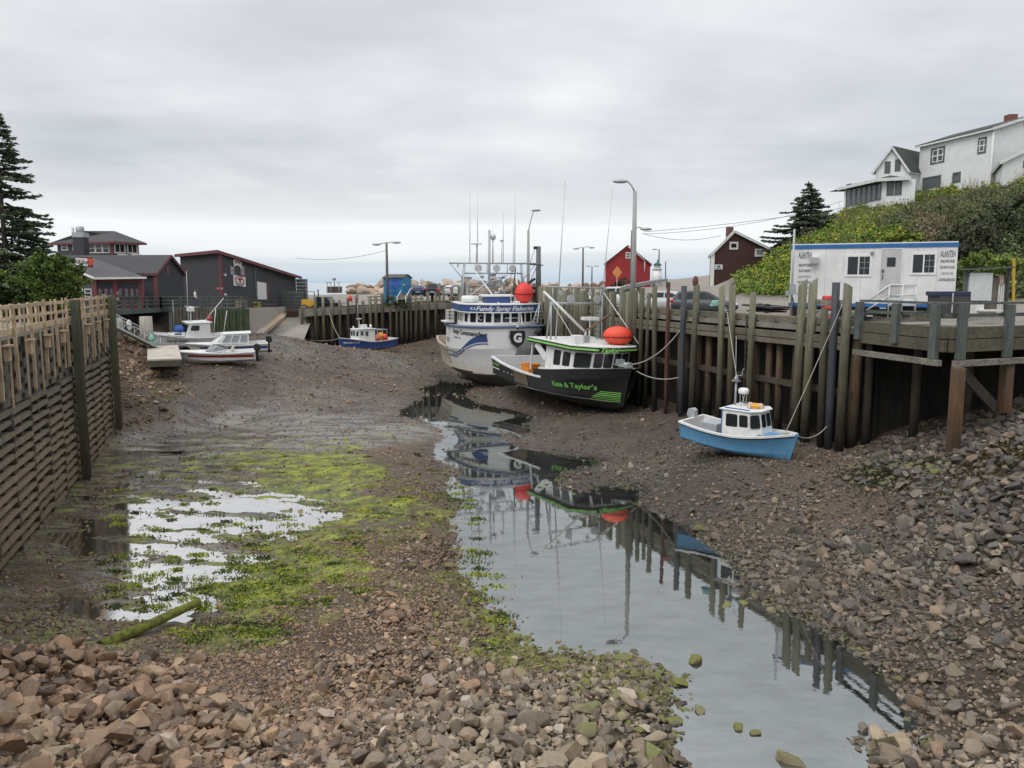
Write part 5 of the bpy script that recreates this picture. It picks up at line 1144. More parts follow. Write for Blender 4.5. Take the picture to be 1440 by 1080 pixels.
for y in (-1.45,.25,1.75): spotlight(wbt,(1.05,y,9.2),.34)
for y,h in ((-2.2,15.9),(-1.5,15.9),(2.0,15.8),(.9,14.2),(-.1,12.9),(1.85,13.0)): whip(wbt,(.9,y,9.6),h-9.6,.04 if h>14 else .03)
m = MB(); m.ell((.9,-.05,12.0),(.25,.25,.32),12,8); m.cyl((.9,-.05,9.6),(.9,-.05,11.8),.045,n=6); m.ell((.9,.75,11.7),(.16,.16,.10)); m.cyl((.9,.75,9.6),(.9,.75,11.6),.03,n=6); m.box((.9,-1.6,11.35),(.25,.9,.10)); m.cyl((.9,-1.6,9.6),(.9,-1.6,11.3),.05,n=6); m.build('radar', ALU, wbt)
m = MB(); m.tube([(4.6,1.0,4.3),(1.2,-2.1,9.3)],.06,8); m.tube([(5.9,1.2,4.5),(1.2,2.0,9.0)],.06,8); m.tube([(5.4,-.2,5.0),(5.4,1.1,5.0)],.02,5); m.tube([(1.0,-2.9,6.3),(1.4,-.6,8.0)],.035,6); m.build('stay', WHITE, wbt)
m = MB(); m.prism([(3.4,-1.6,6.75),(3.4,1.2,6.75),(1.8,1.2,6.75),(1.8,-1.6,6.75)],(0,0,.16)); m.build('hatch_roof', WHITE, wbt, bevel=.05); m = MB(); m.box((2.6,-.2,6.45),(1.4,2.2,.6)); m.build('hatch_house', NAVY, wbt)
m = MB(); m.cyl((2.6,-3.2,6.5),(2.6,-2.0,6.5),.34,n=14); m.ell((2.6,-3.2,6.5),(.34,.2,.34)); m.ell((2.6,-2.0,6.5),(.34,.2,.34)); m.build('life_raft', WHITE, wbt)
def trap(b, c, d, n=(3,2,2)):
    x,y,z = d; c = Vector(c)
    for i in range(n[0]+1):
        for j in (-1,1): q = -x/2+x*i/n[0]; b.beam(c+Vector((q,j*y/2,-z/2)),c+Vector((q,j*y/2,z/2)),.04,.04); b.beam(c+Vector((q,-y/2,j*z/2)),c+Vector((q,y/2,j*z/2)),.04,.04)
    for j in (-1,1):
        for k in range(n[2]+1): zz_ = -z/2+z*k/n[2]; b.beam(c+Vector((-x/2,j*y/2,zz_)),c+Vector((x/2,j*y/2,zz_)),.04,.04); b.beam(c+Vector((j*x/2,-y/2,zz_)),c+Vector((j*x/2,y/2,zz_)),.04,.04)
    return b
tb_ = MB(); trap(tb_,(.4,-1.7,7.1),(.6,1.3,1.9),(2,3,5)); tb_.build('rack', ALU, wbt)
m = MB(); random.seed(5)
for k in range(34):
    y = random.uniform(-2.2,1.2); z = random.uniform(6.3,8.6); x = random.uniform(-.2,1.6)
    q = random.random()
    if q < .4: m.box((x,y,z),(random.uniform(.2,.5),random.uniform(.2,.7),random.uniform(.15,.4)),random.uniform(0,1))
    elif q < .7: m.cyl((x,y-.25,z),(x,y+.25,z),random.uniform(.1,.2),n=9)
    else: m.tube([(x,y-.6,z),(x,y+.6,z+random.uniform(-.3,.3))],.035,5)
m.build('deck_gear', GREYM, wbt)
m = MB(); m.tube([(1.6,1.6,6.1),(1.5,1.9,9.2)],.05,6); m.tube([(1.8,.0,6.2),(1.5,1.0,6.9),(1.6,1.6,9.0)],.02,5); m.build('rigging', BLACKR, wbt)
# side gear and ladder-like frames, boom tackle
tb_ = MB(); trap(tb_,(.6,-4.0,5.0),(1.1,.5,.9),(3,1,3)); tb_.box((.6,-4.2,4.45),(1.6,.9,.12)); tb_.build('side_rack', WHITE2, wbt)
m = MB(); m.tube([(5.5,2.3,4.6),(5.2,3.0,6.3),(5.4,3.6,4.6)],.09,6); m.tube([(5.9,2.6,4.6),(5.2,3.0,6.3)],.07,6)
for k in range(4): m.tube([(5.45,2.4+.1*k,4.9+.3*k),(5.4,3.5-.1*k,4.9+.3*k)],.04,5)
m.build('hauler_frame', GREYM, wbt)
buoy_thing('mooring_buoy', 'big red balloon buoy on the roof of the white and navy boat', bpt(wbt,(3.8,2.0,6.19)), (.86,.80,.92), R(20), None, paint('red_vinyl',(.72,.045,.035),.4,.15,(.3,.06,.05)))

# ---------------------------------------------------------------- small light blue boat
sb = thing('small_boat', 'small light blue and white cabin boat resting beside the wharf piles', 'boat', (10.55,36.9,2.06), (R(3),R(3.0),math.atan2(-.745,.667)), None, .86)
LBL = paint('faded_blue', (.10,.30,.52), .5, .45, (.30,.40,.46), 1.6)
hs = Hull([(-3.1,1.18,1.22,1.0,.30,.0),(-1.5,1.33,1.08,1.12,.22,-.14),(.3,1.36,1.08,1.07,.22,-.22),(1.6,1.12,1.22,.78,.30,-.25),(2.5,.65,1.40,.36,.40,-.22),(3.05,.05,1.54,.03,.48,-.06)], rake=.42, flare=.35)
hs.build(sb, [paint('sea_grass_bottom',(.13,.17,.16),.8,.5,(.08,.09,.04)), LBL], [(lambda x:.12+.015*x,0),(lambda x:99,1)])
hs.rail(sb, WHITE, -3.1, 2.98, .15, .10); hs.strip(sb,'rub_strake',BLACKR,lambda x:hs.sec(x)[1]-.12,lambda x:hs.sec(x)[1]-.05,-3.1,2.98,(1,-1),.02)
hs.deck(sb, paint('cockpit_floor',(.28,.27,.26),.8,.4), .52, -3.1, .2, .13, imat=WHITE2); hs.deck(sb, paint('grey_foredeck',(.46,.50,.50),.7,.3), lambda x: hs.sec(x)[1]+.0, .1, 2.95, .10, inner=False, name='foredeck')
base = [(-.35,-1.08,.95),(1.25,-.98,1.1),(1.75,-.5,1.15),(1.75,.5,1.15),(1.25,.98,1.1),(-.35,1.08,.95)]; top = [(-.42,-.98,2.34),(1.12,-.92,2.40),(1.50,-.47,2.42),(1.50,.47,2.42),(1.12,.92,2.40),(-.42,.98,2.34)]
_, ws = cabin(sb, base, top, WHITE)
window(sb, ws[0], .14,.58,.38,.88, BLACKR, GL, .035, rnd=.09); window(sb, ws[0], .64,.96,.40,.88, BLACKR, GL, .035, rnd=.09)
window(sb, ws[1], .10,.90,.36,.90, BLACKR, GL, .035, rnd=.09, o=.04); window(sb, ws[2], .06,.47,.36,.90, BLACKR, GL, .035, rnd=.09); window(sb, ws[2], .53,.94,.36,.90, BLACKR, GL, .035, rnd=.09); window(sb, ws[3], .10,.90,.36,.90, BLACKR, GL, .035, rnd=.09)
m = MB(); rf = [(-.6,-1.05,2.35),(1.22,-.98,2.43),(1.65,-.5,2.45),(1.65,.5,2.45),(1.22,.98,2.43),(-.6,1.05,2.35)]; m.prism(rf,(0,0,.06)); m.build('roof', WHITE, sb, bevel=.02)
m = MB(); m.beam((-.4,-.82,2.45),(1.1,-.80,2.51),.05,.05); m.beam((-.4,.82,2.45),(1.1,.80,2.51),.05,.05); m.build('roof_rail', paint('blue_rail',(.06,.15,.36),.5,.1), sb)
m = MB(); m.beam((-.38,-1.06,1.0),(-.45,-.99,2.3),.06,.05); m.build('door_trim', paint('blue_rail',(.06,.15,.36),.5,.1), sb)
lb = thing('lifebuoy', 'yellow orange ring lifebuoy lying on the small blue boat’s roof', 'lifebuoy', bpt(sb,(.85,.12,2.50)), (R(3),R(3),.5))
m = MB(); n1_, n2_ = 22, 10; m.grid([[((.30+.085*math.cos(b_))*math.cos(a_),(.30+.085*math.cos(b_))*math.sin(a_),.08+.08*math.sin(b_)) for b_ in [2*PI*j/n2_ for j in range(n2_)]] for a_ in [2*PI*i/n1_ for i in range(n1_+1)]], close=True); m.build('ring', paint('yellow_orange',(.78,.36,.04),.5,.2), lb)
m = MB()
for a_ in (0,PI/2,PI,3*PI/2): m.box((.30*math.cos(a_),.30*math.sin(a_),.08),(.19,.10,.185),a_)
m.build('band', WHITE2, lb)
SBZ = .22
m = MB(); m.cyl((-.35,.15,2.15),(-.35,.15,3.5),.06,n=10); m.prism([(-.55,-.0,3.5),(-.15,-.0,3.5),(-.15,.3,3.5),(-.55,.3,3.5)],(0,0,.05)); m.prism([(-.52,.15,3.55),(-.18,.15,3.55),(-.35,.15,3.9)],(0,.03,0)); m.lathe([(.24,3.52),(.03,3.85)],(-.35,.15,0),4); m.tube([(-.35,.15,3.8),(-.1,.3,3.85),(-.1,.32,4.15),(-.02,.34,4.2)],.025,6); m.v = [(x-.05,y,z+SBZ) for x,y,z in m.v]; m.build('mast', GREYM, sb)
m = MB(); m.lathe([(.26,2.9),(.28,2.98),(.28,3.12),(.2,3.18)],(0.05,.2,0),14); m.v = [(x,y,z+SBZ) for x,y,z in m.v]; m.build('radar', WHITE, sb); m = MB()
for a_ in (0,1,2,3): m.tube([(.05+.18*math.cos(a_*1.57),.2+.18*math.sin(a_*1.57),2.2),(.05+.18*math.cos(a_*1.57+1),.2+.18*math.sin(a_*1.57+1),2.9)],.02,5)
m.v = [(x,y,z+SBZ) for x,y,z in m.v]; m.build('radar_stand', ALU, sb); whip(sb,(-.42,.25,2.2),3.9,.018,lean=(-.35,.25))
m = MB(); m.box((-1.55,.0,.92),(1.0,1.1,.80)); m.build('engine_box', paint('grey_box',(.40,.43,.45),.6,.3), sb, bevel=.02)
rb_ = thing('tarpaulin', 'crumpled red tarpaulin on the floor of the small blue boat', 'tarpaulin', bpt(sb,(-.65,-.35,.56)), math.atan2(-.745,.667)); m = MB(); m.grid([[(-.4+.1*i,-.35+.1*j,.1+.08*random.random()*(1 if 0<i<7 and 0<j<6 else -.8)) for j in range(7)] for i in range(8)]); m.build('sheet', paint('red_tarp',(.34,.07,.05),.7,.3), rb_)
hc = thing('hatch_cover', 'bright blue flat hatch cover on the foredeck of the small boat', 'cover', bpt(sb,(2.0,-.12,1.26)), (R(3),R(-3),math.atan2(-.745,.667))); m = MB(); m.box((0,0,.03),(.75,.6,.06)); m.build('panel', paint('bright_blue',(.08,.33,.72),.55,.2), hc, bevel=.015)
m = MB(); m.tube([(1.55,-.62,1.2),(1.6,-.75,1.3),(1.7,-.6,1.25),(1.62,-.5,1.22),(1.55,-.62,1.24)],.02,5); m.box((2.75,0,1.45),(.2,.25,.12)); m.tube([(1.3,-.7,1.24),(1.8,-.6,1.3),(2.2,-.4,1.38),(2.7,-.1,1.48)],.02,5); m.build('rope_coil', ROPE, sb)
outboard(sb,(-3.15,.35,1.15),1.0)

# ---------------------------------------------------------------- navy boat at the far wharf
nb = thing('fishing_boat', 'navy blue fishing boat with white cabin aground below the far wharf', 'fishing boat', (D(516,490,91).x,91.0,2.15), (0,R(1.5),math.atan2(-.62,-.78)), None, .74)
hn = Hull([(-4.6,1.7,1.75,1.5,.6,.3),(-2.5,1.85,1.55,1.7,.5,.1),(0,1.9,1.55,1.65,.5,0),(2.2,1.55,1.95,1.1,.7,.05),(3.6,.85,2.2,.5,.8,.15),(4.4,.05,2.35,.03,.85,.4)], rake=.4, flare=.3)
NB = paint('royal_blue',(.035,.075,.26),.4,.2); hn.build(nb,[RUSTB,WHITE,NB],[(lambda x:.42,0),(lambda x:.52,1),(lambda x:99,2)]); hn.rail(nb, WHITE2,-4.6,4.3,.12,.09); hn.deck(nb, WHITE2, .8,-4.6,1,.12); hn.deck(nb, WHITE2, lambda x: hn.sec(x)[1], .8,4.3,.1,inner=False,name='foredeck')
base=[(-.8,-1.35,1.2),(1.9,-1.3,1.85),(2.3,-.8,1.9),(2.3,.8,1.9),(1.9,1.3,1.85),(-.8,1.35,1.2)]; top=[(-.8,-1.3,3.35),(1.8,-1.25,3.4),(2.15,-.8,3.4),(2.15,.8,3.4),(1.8,1.25,3.4),(-.8,1.3,3.35)]
_, ws = cabin(nb, base, top, WHITE)
for u in (.42,.72): window(nb, ws[4],1-u-.22,1-u,.45,.88,WHITE2,GL,.05); window(nb, ws[0],u,u+.22,.45,.88,WHITE2,GL,.05)
window(nb, ws[1],.1,.9,.35,.88,WHITE2,GL,.05,(0,0)); window(nb, ws[3],.1,.9,.35,.88,WHITE2,GL,.05,(0,0))
for u in (.04,.52): window(nb, ws[2],u,u+.44,.35,.88,WHITE2,GL,.05,(0,0))
m = MB(); m.prism([(-1.0,-1.5,3.38),(2.0,-1.4,3.42),(2.5,0,3.42),(2.0,1.4,3.42),(-1.0,1.5,3.38)],(0,0,.1)); m.build('roof', WHITE, nb)
m = MB(); m.box((.6,.3,3.8),(.9,.8,.6)); m.build('roof_box', WHITE, nb, bevel=.04); m = MB(); m.ell((-.6,.4,3.8),(.2,.2,.3)); m.build('dome', WHITE, nb); m = MB(); m.ell((1.8,-.6,3.7),(.14,.14,.2)); m.build('searchlight', WHITE, nb); m = MB(); m.cyl((1.2,.2,3.5),(1.2,.2,5.0),.05,n=6); m.box((1.2,.2,5.0),(.5,.7,.12)); m.build('radar', WHITE, nb)
m = MB(); 
for x in (-1.2,-2,-2.8): m.tube([(x,-1.5,1.6),(x,-1.4,3.2),(x,1.4,3.2),(x,1.5,1.6)],.05,6)
m.tube([(-1.0,1.4,3.2),(-3,1.4,3.2)],.05,6); m.tube([(-1.0,-1.4,3.2),(-3,-1.4,3.2)],.05,6); m.build('pipe_frame', GREYM, nb)
whip(nb,(1.5,.5,3.5),4.0,.03)
for sd in (1,-1): hn.text(nb,'BRENDA LEE',.36,2.9,1.55,sd,WHITE,0,.01)
for k,(x,y,c_,lab) in enumerate(((-1.35,1.0,(.80,.18,.14),'pinkish red'),(-1.9,1.1,(.82,.30,.03),'bright orange'),(-2.4,1.2,(.78,.09,.04),'deep orange red'))):
    buoy_thing('balloon_buoy', f'{lab} round balloon buoy on the deck of the navy boat', bpt(nb,(x,y,1.35 if k!=1 else 1.6)), (.40,.40,.46), 0, None, paint('buoy_paint_'+lab.split()[0],c_,.45,.1))

# ---------------------------------------------------------------- pleasure boats on the upper beach
def beach(px,py,Y,dz=0):
    ys = np.linspace(45,100,400); d = ray(px,py); xs_ = d.x/d.y*ys; zr = CAMZ + d.z/d.y*ys; hh = terrain(xs_,ys)[0]; k = int(np.argmax(hh >= zr)); return Vector((xs_[k],ys[k],float(hh[k])+dz))
q = beach(272,490,70,.0); cbt = thing('cabin_boat', 'small white cabin boat with a blue canvas hood on the upper beach', 'boat', q, (R(-4),R(1),math.atan2(-.62,-.78)))
hc_ = Hull([(-3.0,1.1,1.15,.95,.4,.15),(-1,1.25,1.05,1.05,.35,.05),(1.0,1.15,1.15,.85,.4,.0),(2.3,.65,1.35,.4,.5,.08),(3.2,.04,1.5,.02,.6,.3)],rake=.4,flare=.3)
hc_.build(cbt,[RUSTB,WHITE],[(lambda x:.2,0),(lambda x:99,1)]); hc_.rail(cbt,WHITE,-3,3.1,.12,.08); hc_.deck(cbt,WHITE2,lambda x:hc_.sec(x)[1],0,3.1,.08,inner=False,name='foredeck'); hc_.deck(cbt,WHITE2,.5,-3,.2,.1)
base=[(-1.3,-1.0,.9),(.9,-.95,1.15),(.9,.95,1.15),(-1.3,1.0,.9)]; top=[(-1.3,-.92,2.35),(.5,-.88,2.35),(.5,.88,2.35),(-1.3,.92,2.35)]
_, ws = cabin(cbt,base,top,WHITE); window(cbt,ws[2],.12,.50,.50,.86,BLACKR,GL,.04,rnd=.1); window(cbt,ws[0],.5,.88,.50,.86,BLACKR,GL,.04,rnd=.1); window(cbt,ws[1],.08,.92,.40,.88,BLACKR,GL,.05,(1,0))
m = MB(); m.prism([(-1.5,-1.0,2.35),(.65,-.95,2.35),(.65,.95,2.35),(-1.5,1.0,2.35)],(0,0,.07)); m.build('roof',WHITE,cbt,bevel=.02)
m = MB(); m.ell((1.2,0,1.75),(.5,.75,.42),12,7); m.build('canvas_hood',paint('blue_canvas',(.04,.10,.34),.8,.2),cbt)
base=[(.9,-.8,1.2),(2.1,-.5,1.35),(2.1,.5,1.35),(.9,.8,1.2)]; _, w2 = cabin(cbt,base,[(.9,-.72,1.6),(1.9,-.45,1.55),(1.9,.45,1.55),(.9,.72,1.6)],WHITE,'forward_cabin'); window(cbt,w2[2],.2,.75,.3,.8,BLACKR,GL,.04,rnd=.08)
hc_.text(cbt,'Sandy Rose',.34,1.6,.88,1,LB,.3,.004); whip(cbt,(.4,.3,2.4),4.6,.03); whip(cbt,(1.6,0,1.5),2.9,.025)
m = MB(); m.box((.2,.3,3.6),(.5,.7,.35)); m.cyl((.2,.3,2.4),(.2,.3,3.5),.04,n=6); m.build('mast_light',WHITE,cbt); m = MB(); m.tube([(-1.4,-.8,2.4),(-3.2,-.8,4.4)],.035,6); m.build('fishing_rod',WHITE,cbt); m = MB(); m.tube([(-1.6,.8,1.2),(-1.9,.8,3.6)],.03,6); m.tube([(-2.5,.8,1.2),(-2.9,.8,3.4)],.03,6); m.build('rod_holder',WHITE,cbt)
tag_b = buoy_thing('balloon_buoy','small red float hung on the cabin boat’s aft corner', bpt(cbt,(-1.6,-.2,2.3)),(.22,.22,.3),0,None,paint('red_float',(.55,.05,.07),.5,.1))
def runabout(loc, rz, L, label, stripe, cab):
    r = thing('motor_boat', label, 'boat', loc, (R(-3),R(1.5),rz)); k = L/6.0
    h = Hull([(-3*k,1.1,.95,.9,.35,.1),(-1*k,1.15,.92,.95,.32,.04),(1.0*k,1.0,1.0,.75,.4,.02),(2.2*k,.55,1.1,.3,.6,.15),(3*k,.03,1.18,.02,.8,.6)],rake=.6,flare=.3,rake_from=.6)
    h.build(r,[paint('cream_bottom',(.62,.60,.54),.5,.4,(.3,.27,.2)),WHITE],[(lambda x:.3,0),(lambda x:99,1)]); h.rail(r,WHITE,-3*k,2.9*k,.2,.08); h.strip(r,'hull_stripe',stripe,lambda x:.62+.035*x,lambda x:.80+.02*x,-2.95*k,2.2*k,(1,-1),.012)
    h.deck(r,WHITE,lambda x:h.sec(x)[1]+.03,-.1*k,2.9*k,.08,inner=False,name='foredeck'); h.deck(r,paint('vinyl_floor',(.45,.45,.45),.7,.3),.45,-3*k,0,.2,imat=WHITE2)
    if cab:
        base=[(-1.6,-.95,.98),(.9,-.85,1.05),(1.5,-.35,1.1),(1.5,.35,1.1),(.9,.85,1.05),(-1.6,.95,.98)]; top=[(-1.6,-.85,1.85),(.3,-.78,1.85),(.6,-.3,1.85),(.6,.3,1.85),(.3,.78,1.85),(-1.6,.85,1.85)]
        _,w_=cabin(r,base,top,WHITE)
        for wi in (0,4):
            for u in (.06,.37,.68): window(r,w_[wi],u,u+.26,.15,.88,ALU,glass('pale_glass',(.25,.28,.29),.08),.04,(0,0))
        for wi in (1,2,3): window(r,w_[wi],.08,.92,.15,.88,ALU,glass('pale_glass'),.04,(0,0))
        m=MB(); m.prism([(-1.8,-.92,1.85),(.4,-.85,1.85),(.75,0,1.85),(.4,.85,1.85),(-1.8,.92,1.85)],(0,0,.06)); m.build('roof',WHITE,r)
    else:
        m=MB(); W_=[(.2,-.8,1.05),(.75,-.45,1.1),(.75,.45,1.1),(.2,.8,1.05),(-.5,.9,1.0)]; W0=[(.2,-.8,1.05)]; 
        pts=[(-.6,-.95,1.0),(.3,-.78,1.05),(.95,-.3,1.08),(.95,.3,1.08),(.3,.78,1.05),(-.6,.95,1.0)]; tp_=[(-.75,-.85,1.22),(.0,-.70,1.5),(.45,-.28,1.52),(.45,.28,1.52),(.0,.70,1.5),(-.75,.85,1.22)]
        for i in range(5): m.quad(pts[i],pts[i+1],tp_[i+1],tp_[i])
        m.build('windshield',glass('pale_glass',(.25,.28,.29),.08),r); fr=MB(); fr.tube(tp_,.025,6); 
        for i in range(6): fr.tube([pts[i],tp_[i]],.02,5)
        fr.build('windshield_frame',ALU,r); se=MB(); 
        for y in (-.5,.5): se.box((-.9,y,.75),(.5,.5,.5)); se.box((-1.15,y,1.05),(.12,.5,.5))
        se.build('seat',paint('cream_vinyl',(.6,.58,.54),.5,.2),r,bevel=.03)
    outboard(r,(-3*k-.05,0,.9),1.0,BLACKR); return r
runabout(beach(324,500,67,.05), math.atan2(-.35,-.94), 6.2, 'white cabin cruiser with a blue stripe behind the red striped speedboat', NAVY, True)
runabout(beach(308,512,62.5,.02), math.atan2(-.22,-.97), 5.8, 'open white speedboat with a red stripe on the muddy beach', paint('crimson',(.34,.02,.03),.4,.1), False)
r = thing('dinghy','small white dinghy bow showing behind the cabin boat','dinghy',beach(236,484,74,.25),(0,0,PI)); h = Hull([(-2,.7,.7,.6,.3,.1),(0,.75,.7,.6,.28,.05),(1.4,.4,.8,.2,.4,.1),(2,.03,.9,.02,.5,.35)],rake=.4); h.build(r,[WHITE],[(lambda x:99,0)]); h.rail(r,WHITE,-2,1.9,.1,.07); h.deck(r,WHITE2,.35,-2,1.8,.08)
# floating dock and gangway
a, c = D(232,515,59.5), D(229,489,67); zd = 3.75
fk = thing('floating_dock','pale plank topped floating dock grounded beside the speedboat','dock',(a.x,a.y,3.1)); U = lambda p,z: Vector((p.x,p.y,z))
za, zc = D(232,506,59.5).z, D(229,487,67).z
m = MB(); m.beam(U(a,za),U(c,zc),2.35,.12); m.build('deck', wood('dock_deck',(.40,.36,.30),(.58,.53,.46),1,.85,False), fk, world=True); m = MB(); m.beam(U(a,za-.3),U(c,zc-.3),2.2,.42); m.build('frame', M_RIM, fk, world=True)
m = MB(); 
for f in (.1,.5,.9):
    q = a+(c-a)*f; m.cyl(U(q,za+(zc-za)*f-.62)-Vector((1.0,0,0)),U(q,za+(zc-za)*f-.62)+Vector((1.0,0,0)),.28,n=12)
m.build('float_drum', BLACKR, fk, world=True)
gw = thing('gangway','aluminium gangway with pipe handrails sloping down to the floating dock','gangway',(c.x,c.y,3.7)); g0, g1 = D(150,455,63), D(222,491,66)
m = MB(); m.beam(g0,g1,1.1,.08); m.build('walkway', ALU, gw, world=True); m = MB()
for sd in (-1,1):
    o_ = (g1-g0).cross(Vector((0,0,1))).normalized()*.55*sd; m.tube([g0+o_+Vector((0,0,1.0)),g1+o_+Vector((0,0,1.0))],.035,6); m.tube([g0+o_+Vector((0,0,.05)),g1+o_+Vector((0,0,.05))],.05,6)
    for k in range(6): q = g0+(g1-g0)*k/5+o_; m.tube([q,q+Vector((0,0,1.0))],.03,6); 
    for k in range(5): q = g0+(g1-g0)*k/5+o_; q2 = g0+(g1-g0)*(k+1)/5+o_; m.tube([q,q2+Vector((0,0,1.0))],.018,5)
m.build('handrail', ALU, gw, world=True)
buoy_thing('fender','white pot buoy hung on the gangway rail',D(182,464,64.6),(.22,.22,.42),0,None,WHITE); buoy_thing('fender','pale green and white buoy hung at the foot of the gangway',D(214,485,65.6),(.24,.24,.45),0,None,paint('mint',(.25,.55,.42),.6,.1))

# ---------------------------------------------------------------- mooring lines
def line(label, a, c, sag, r=.03, m=ROPE, cat='rope', name='mooring_line'):
    a, c = Vector(a), Vector(c); b = MB(); b.tube([a+(c-a)*f-Vector((0,0,sag*4*f*(1-f))) for f in [i/16 for i in range(17)]], r, 6)
    o = b.build(name, m); tag(o, label, cat); return o
line('pale mooring rope rising from the black boat’s bow to a wharf post', bpt(bb,(7.2,.2,3.2)), at_px(968,7.6,WF0,WF1), .7, .035)
line('pale mooring rope hanging low from the black boat’s bow to the piles', bpt(bb,(7.3,.3,3.0)), at_px(962,4.1,WF0,WF1), .45, .035)
line('pale mooring rope from the small blue boat’s bow to a pile', bpt(sb,(3.3,0,1.5)), at_px(1172,3.2,WF0,WF1)-wb*.3, .35, .025)
line('thin rope slanting from the small blue boat up to a wharf post', bpt(sb,(2.7,.1,1.5)), at_px(1194,8.9,WF0,WF1)-wb*.35, .05, .018)
line('thin rope hanging from the wharf rail down to the small boat’s mast', at_px(1029,8.2,WF0,WF1)-wb*.3, bpt(sb,(-.35,.15,3.8)), .02, .018)
line('grey mooring rope from the navy boat to the left end of the far wharf', bpt(nb,(4.6,0,2.2)), Vector((-24.6,94.6,3.4)), .3, .03)
line('slack rope from the navy boat’s bow up to the far wharf', bpt(nb,(4.5,.1,2.4)), fpt(s_far(462),-.3,6.4), .4, .03)
line('dark slack rope looped from the plank wall to the cabin boat', D(243,452,79.5), bpt(cbt,(2.8,0,1.5)), .8, .03)
rc = thing('rope_coil','coil of teal rope on the wharf curb beside the hatchback','rope',at_px(1005,8.42,WF0,WF1)+wb*.1); m = MB()
for k in range(5): m.tube([( (.34-.03*k)*math.cos(a_), (.2)*math.sin(a_), .10+.06*k+.03*math.sin(3*a_+k)) for a_ in [2*PI*i/16 for i in range(17)]],.04,5)
m.build('coil', paint('mint_rope',(.28,.52,.44),.9,.2), rc)
# ================================================================== buildings
def clapboard(name, c=None, pitch=.14, rough=.75, dirt=.2):
    if name in _MC: return _MC[name]
    t = NT(name); p = t.coord(); w_ = t.n('ShaderNodeTexWave', wave_type='BANDS', bands_direction='Z', wave_profile='SAW'); t.l(p, w_.inputs['Vector']); w_.inputs['Scale'].default_value = .314/pitch; w_.inputs['Distortion'].default_value = .15
    n = t.noise(p, 1.3, 5, .65); n2 = t.noise(t.mapping(p,(4,4,.4)), 1.5, 4, .7)
    a = t.mix(n, tuple(x*.82 for x in c), tuple(min(1,x*1.12) for x in c)); a = t.mix(t.math('MULTIPLY', t.ramp(n2,[(.5,0.),(.75,1.)]), dirt), a, tuple(x*.5+.03 for x in c))
    t.col(a); t.rough(rough); t.bump(w_.outputs['Fac'], .5, .03); _MC[name] = t.m; return t.m
def shingle(name, c, sc=3.0):
    if name in _MC: return _MC[name]
    t = NT(name); p = t.coord(); b_ = t.n('ShaderNodeTexBrick'); t.l(t.mapping(p,(1,1,1),(PI/2,0,0)), b_.inputs['Vector']); b_.inputs['Scale'].default_value = sc; b_.inputs['Mortar Size'].default_value = .03
    b_.inputs['Color1'].default_value = (*[x*.7 for x in c],1); b_.inputs['Color2'].default_value = (*[x*1.35 for x in c],1); b_.inputs['Mortar'].default_value = (*[x*.4 for x in c],1)
    t.col(t.mix(t.noise(p,1.5,5,.7), b_.outputs[0], tuple(x*.9 for x in c))); t.rough(.9); t.bump(b_.outputs['Fac'], -.3, .02); _MC[name] = t.m; return t.m
def roofing(name, c=None):
    if name in _MC: return _MC[name]
    t = NT(name); p = t.coord(); n = t.noise(p, 6, 5, .7); n2 = t.noise(p,.7,4); t.col(t.mix(t.math('ADD',t.math('MULTIPLY',n,.6),t.math('MULTIPLY',n2,.4)), tuple(x*.65 for x in c), tuple(x*1.4 for x in c))); t.rough(.92); t.bump(n,.3,.02); _MC[name]=t.m; return t.m
CHAR = clapboard('charcoal_siding',(.050,.053,.060)); MAROON = paint('maroon_trim',(.16,.045,.055),.6,.25); ROOFD = roofing('dark_roof',(.062,.062,.064)); WWOOD = clapboard('white_siding',(.82,.83,.82),.18,.6,.10)
RED = clapboard('barn_red',(.34,.028,.034),.22,.7,.25); BROWN = shingle('brown_shingle',(.085,.036,.032),3.2); WTRIM = paint('white_trim',(.72,.72,.70),.5,.2); DTRIM = paint('dark_trim',(.10,.12,.12),.6,.2); GDARK = roofing('green_black_roof',(.045,.052,.048))
V3 = lambda x,y,z: Vector((x,y,z))
def walls(root, pts, z0, z1, m, name='wall', cap=True):
    """pts ground outline; z1 number or list of top heights"""
    n = len(pts); zt = z1 if isinstance(z1,(list,tuple)) else [z1]*n; b = MB(); W = []
    c = sum((V3(p[0],p[1],0) for p in pts),Vector())/n
    for i in range(n):
        a, d = pts[i], pts[(i+1)%n]; q = [V3(a[0],a[1],z0),V3(d[0],d[1],z0),V3(d[0],d[1],zt[(i+1)%n]),V3(a[0],a[1],zt[i])]
        b.quad(*q); w_ = Wall(*q); mid = (q[0]+q[1])/2-c; mid.z = 0
        if w_.n.dot(mid) < 0: w_.n = -w_.n
        W.append(w_)
    if cap: b._add([V3(p[0],p[1],zt[i]) for i,p in enumerate(pts)],[tuple(range(n))],False)
    b.build(name, m, root, world=True); return W
def slab(root, quad, th, m, name='roof'):
    q = [Vector(p) for p in quad]; n = (q[1]-q[0]).cross(q[2]-q[0]).normalized(); n = n if n.z > 0 else -n
    b = MB(); b.prism(q, n*th); return b.build(name, m, root, world=True)
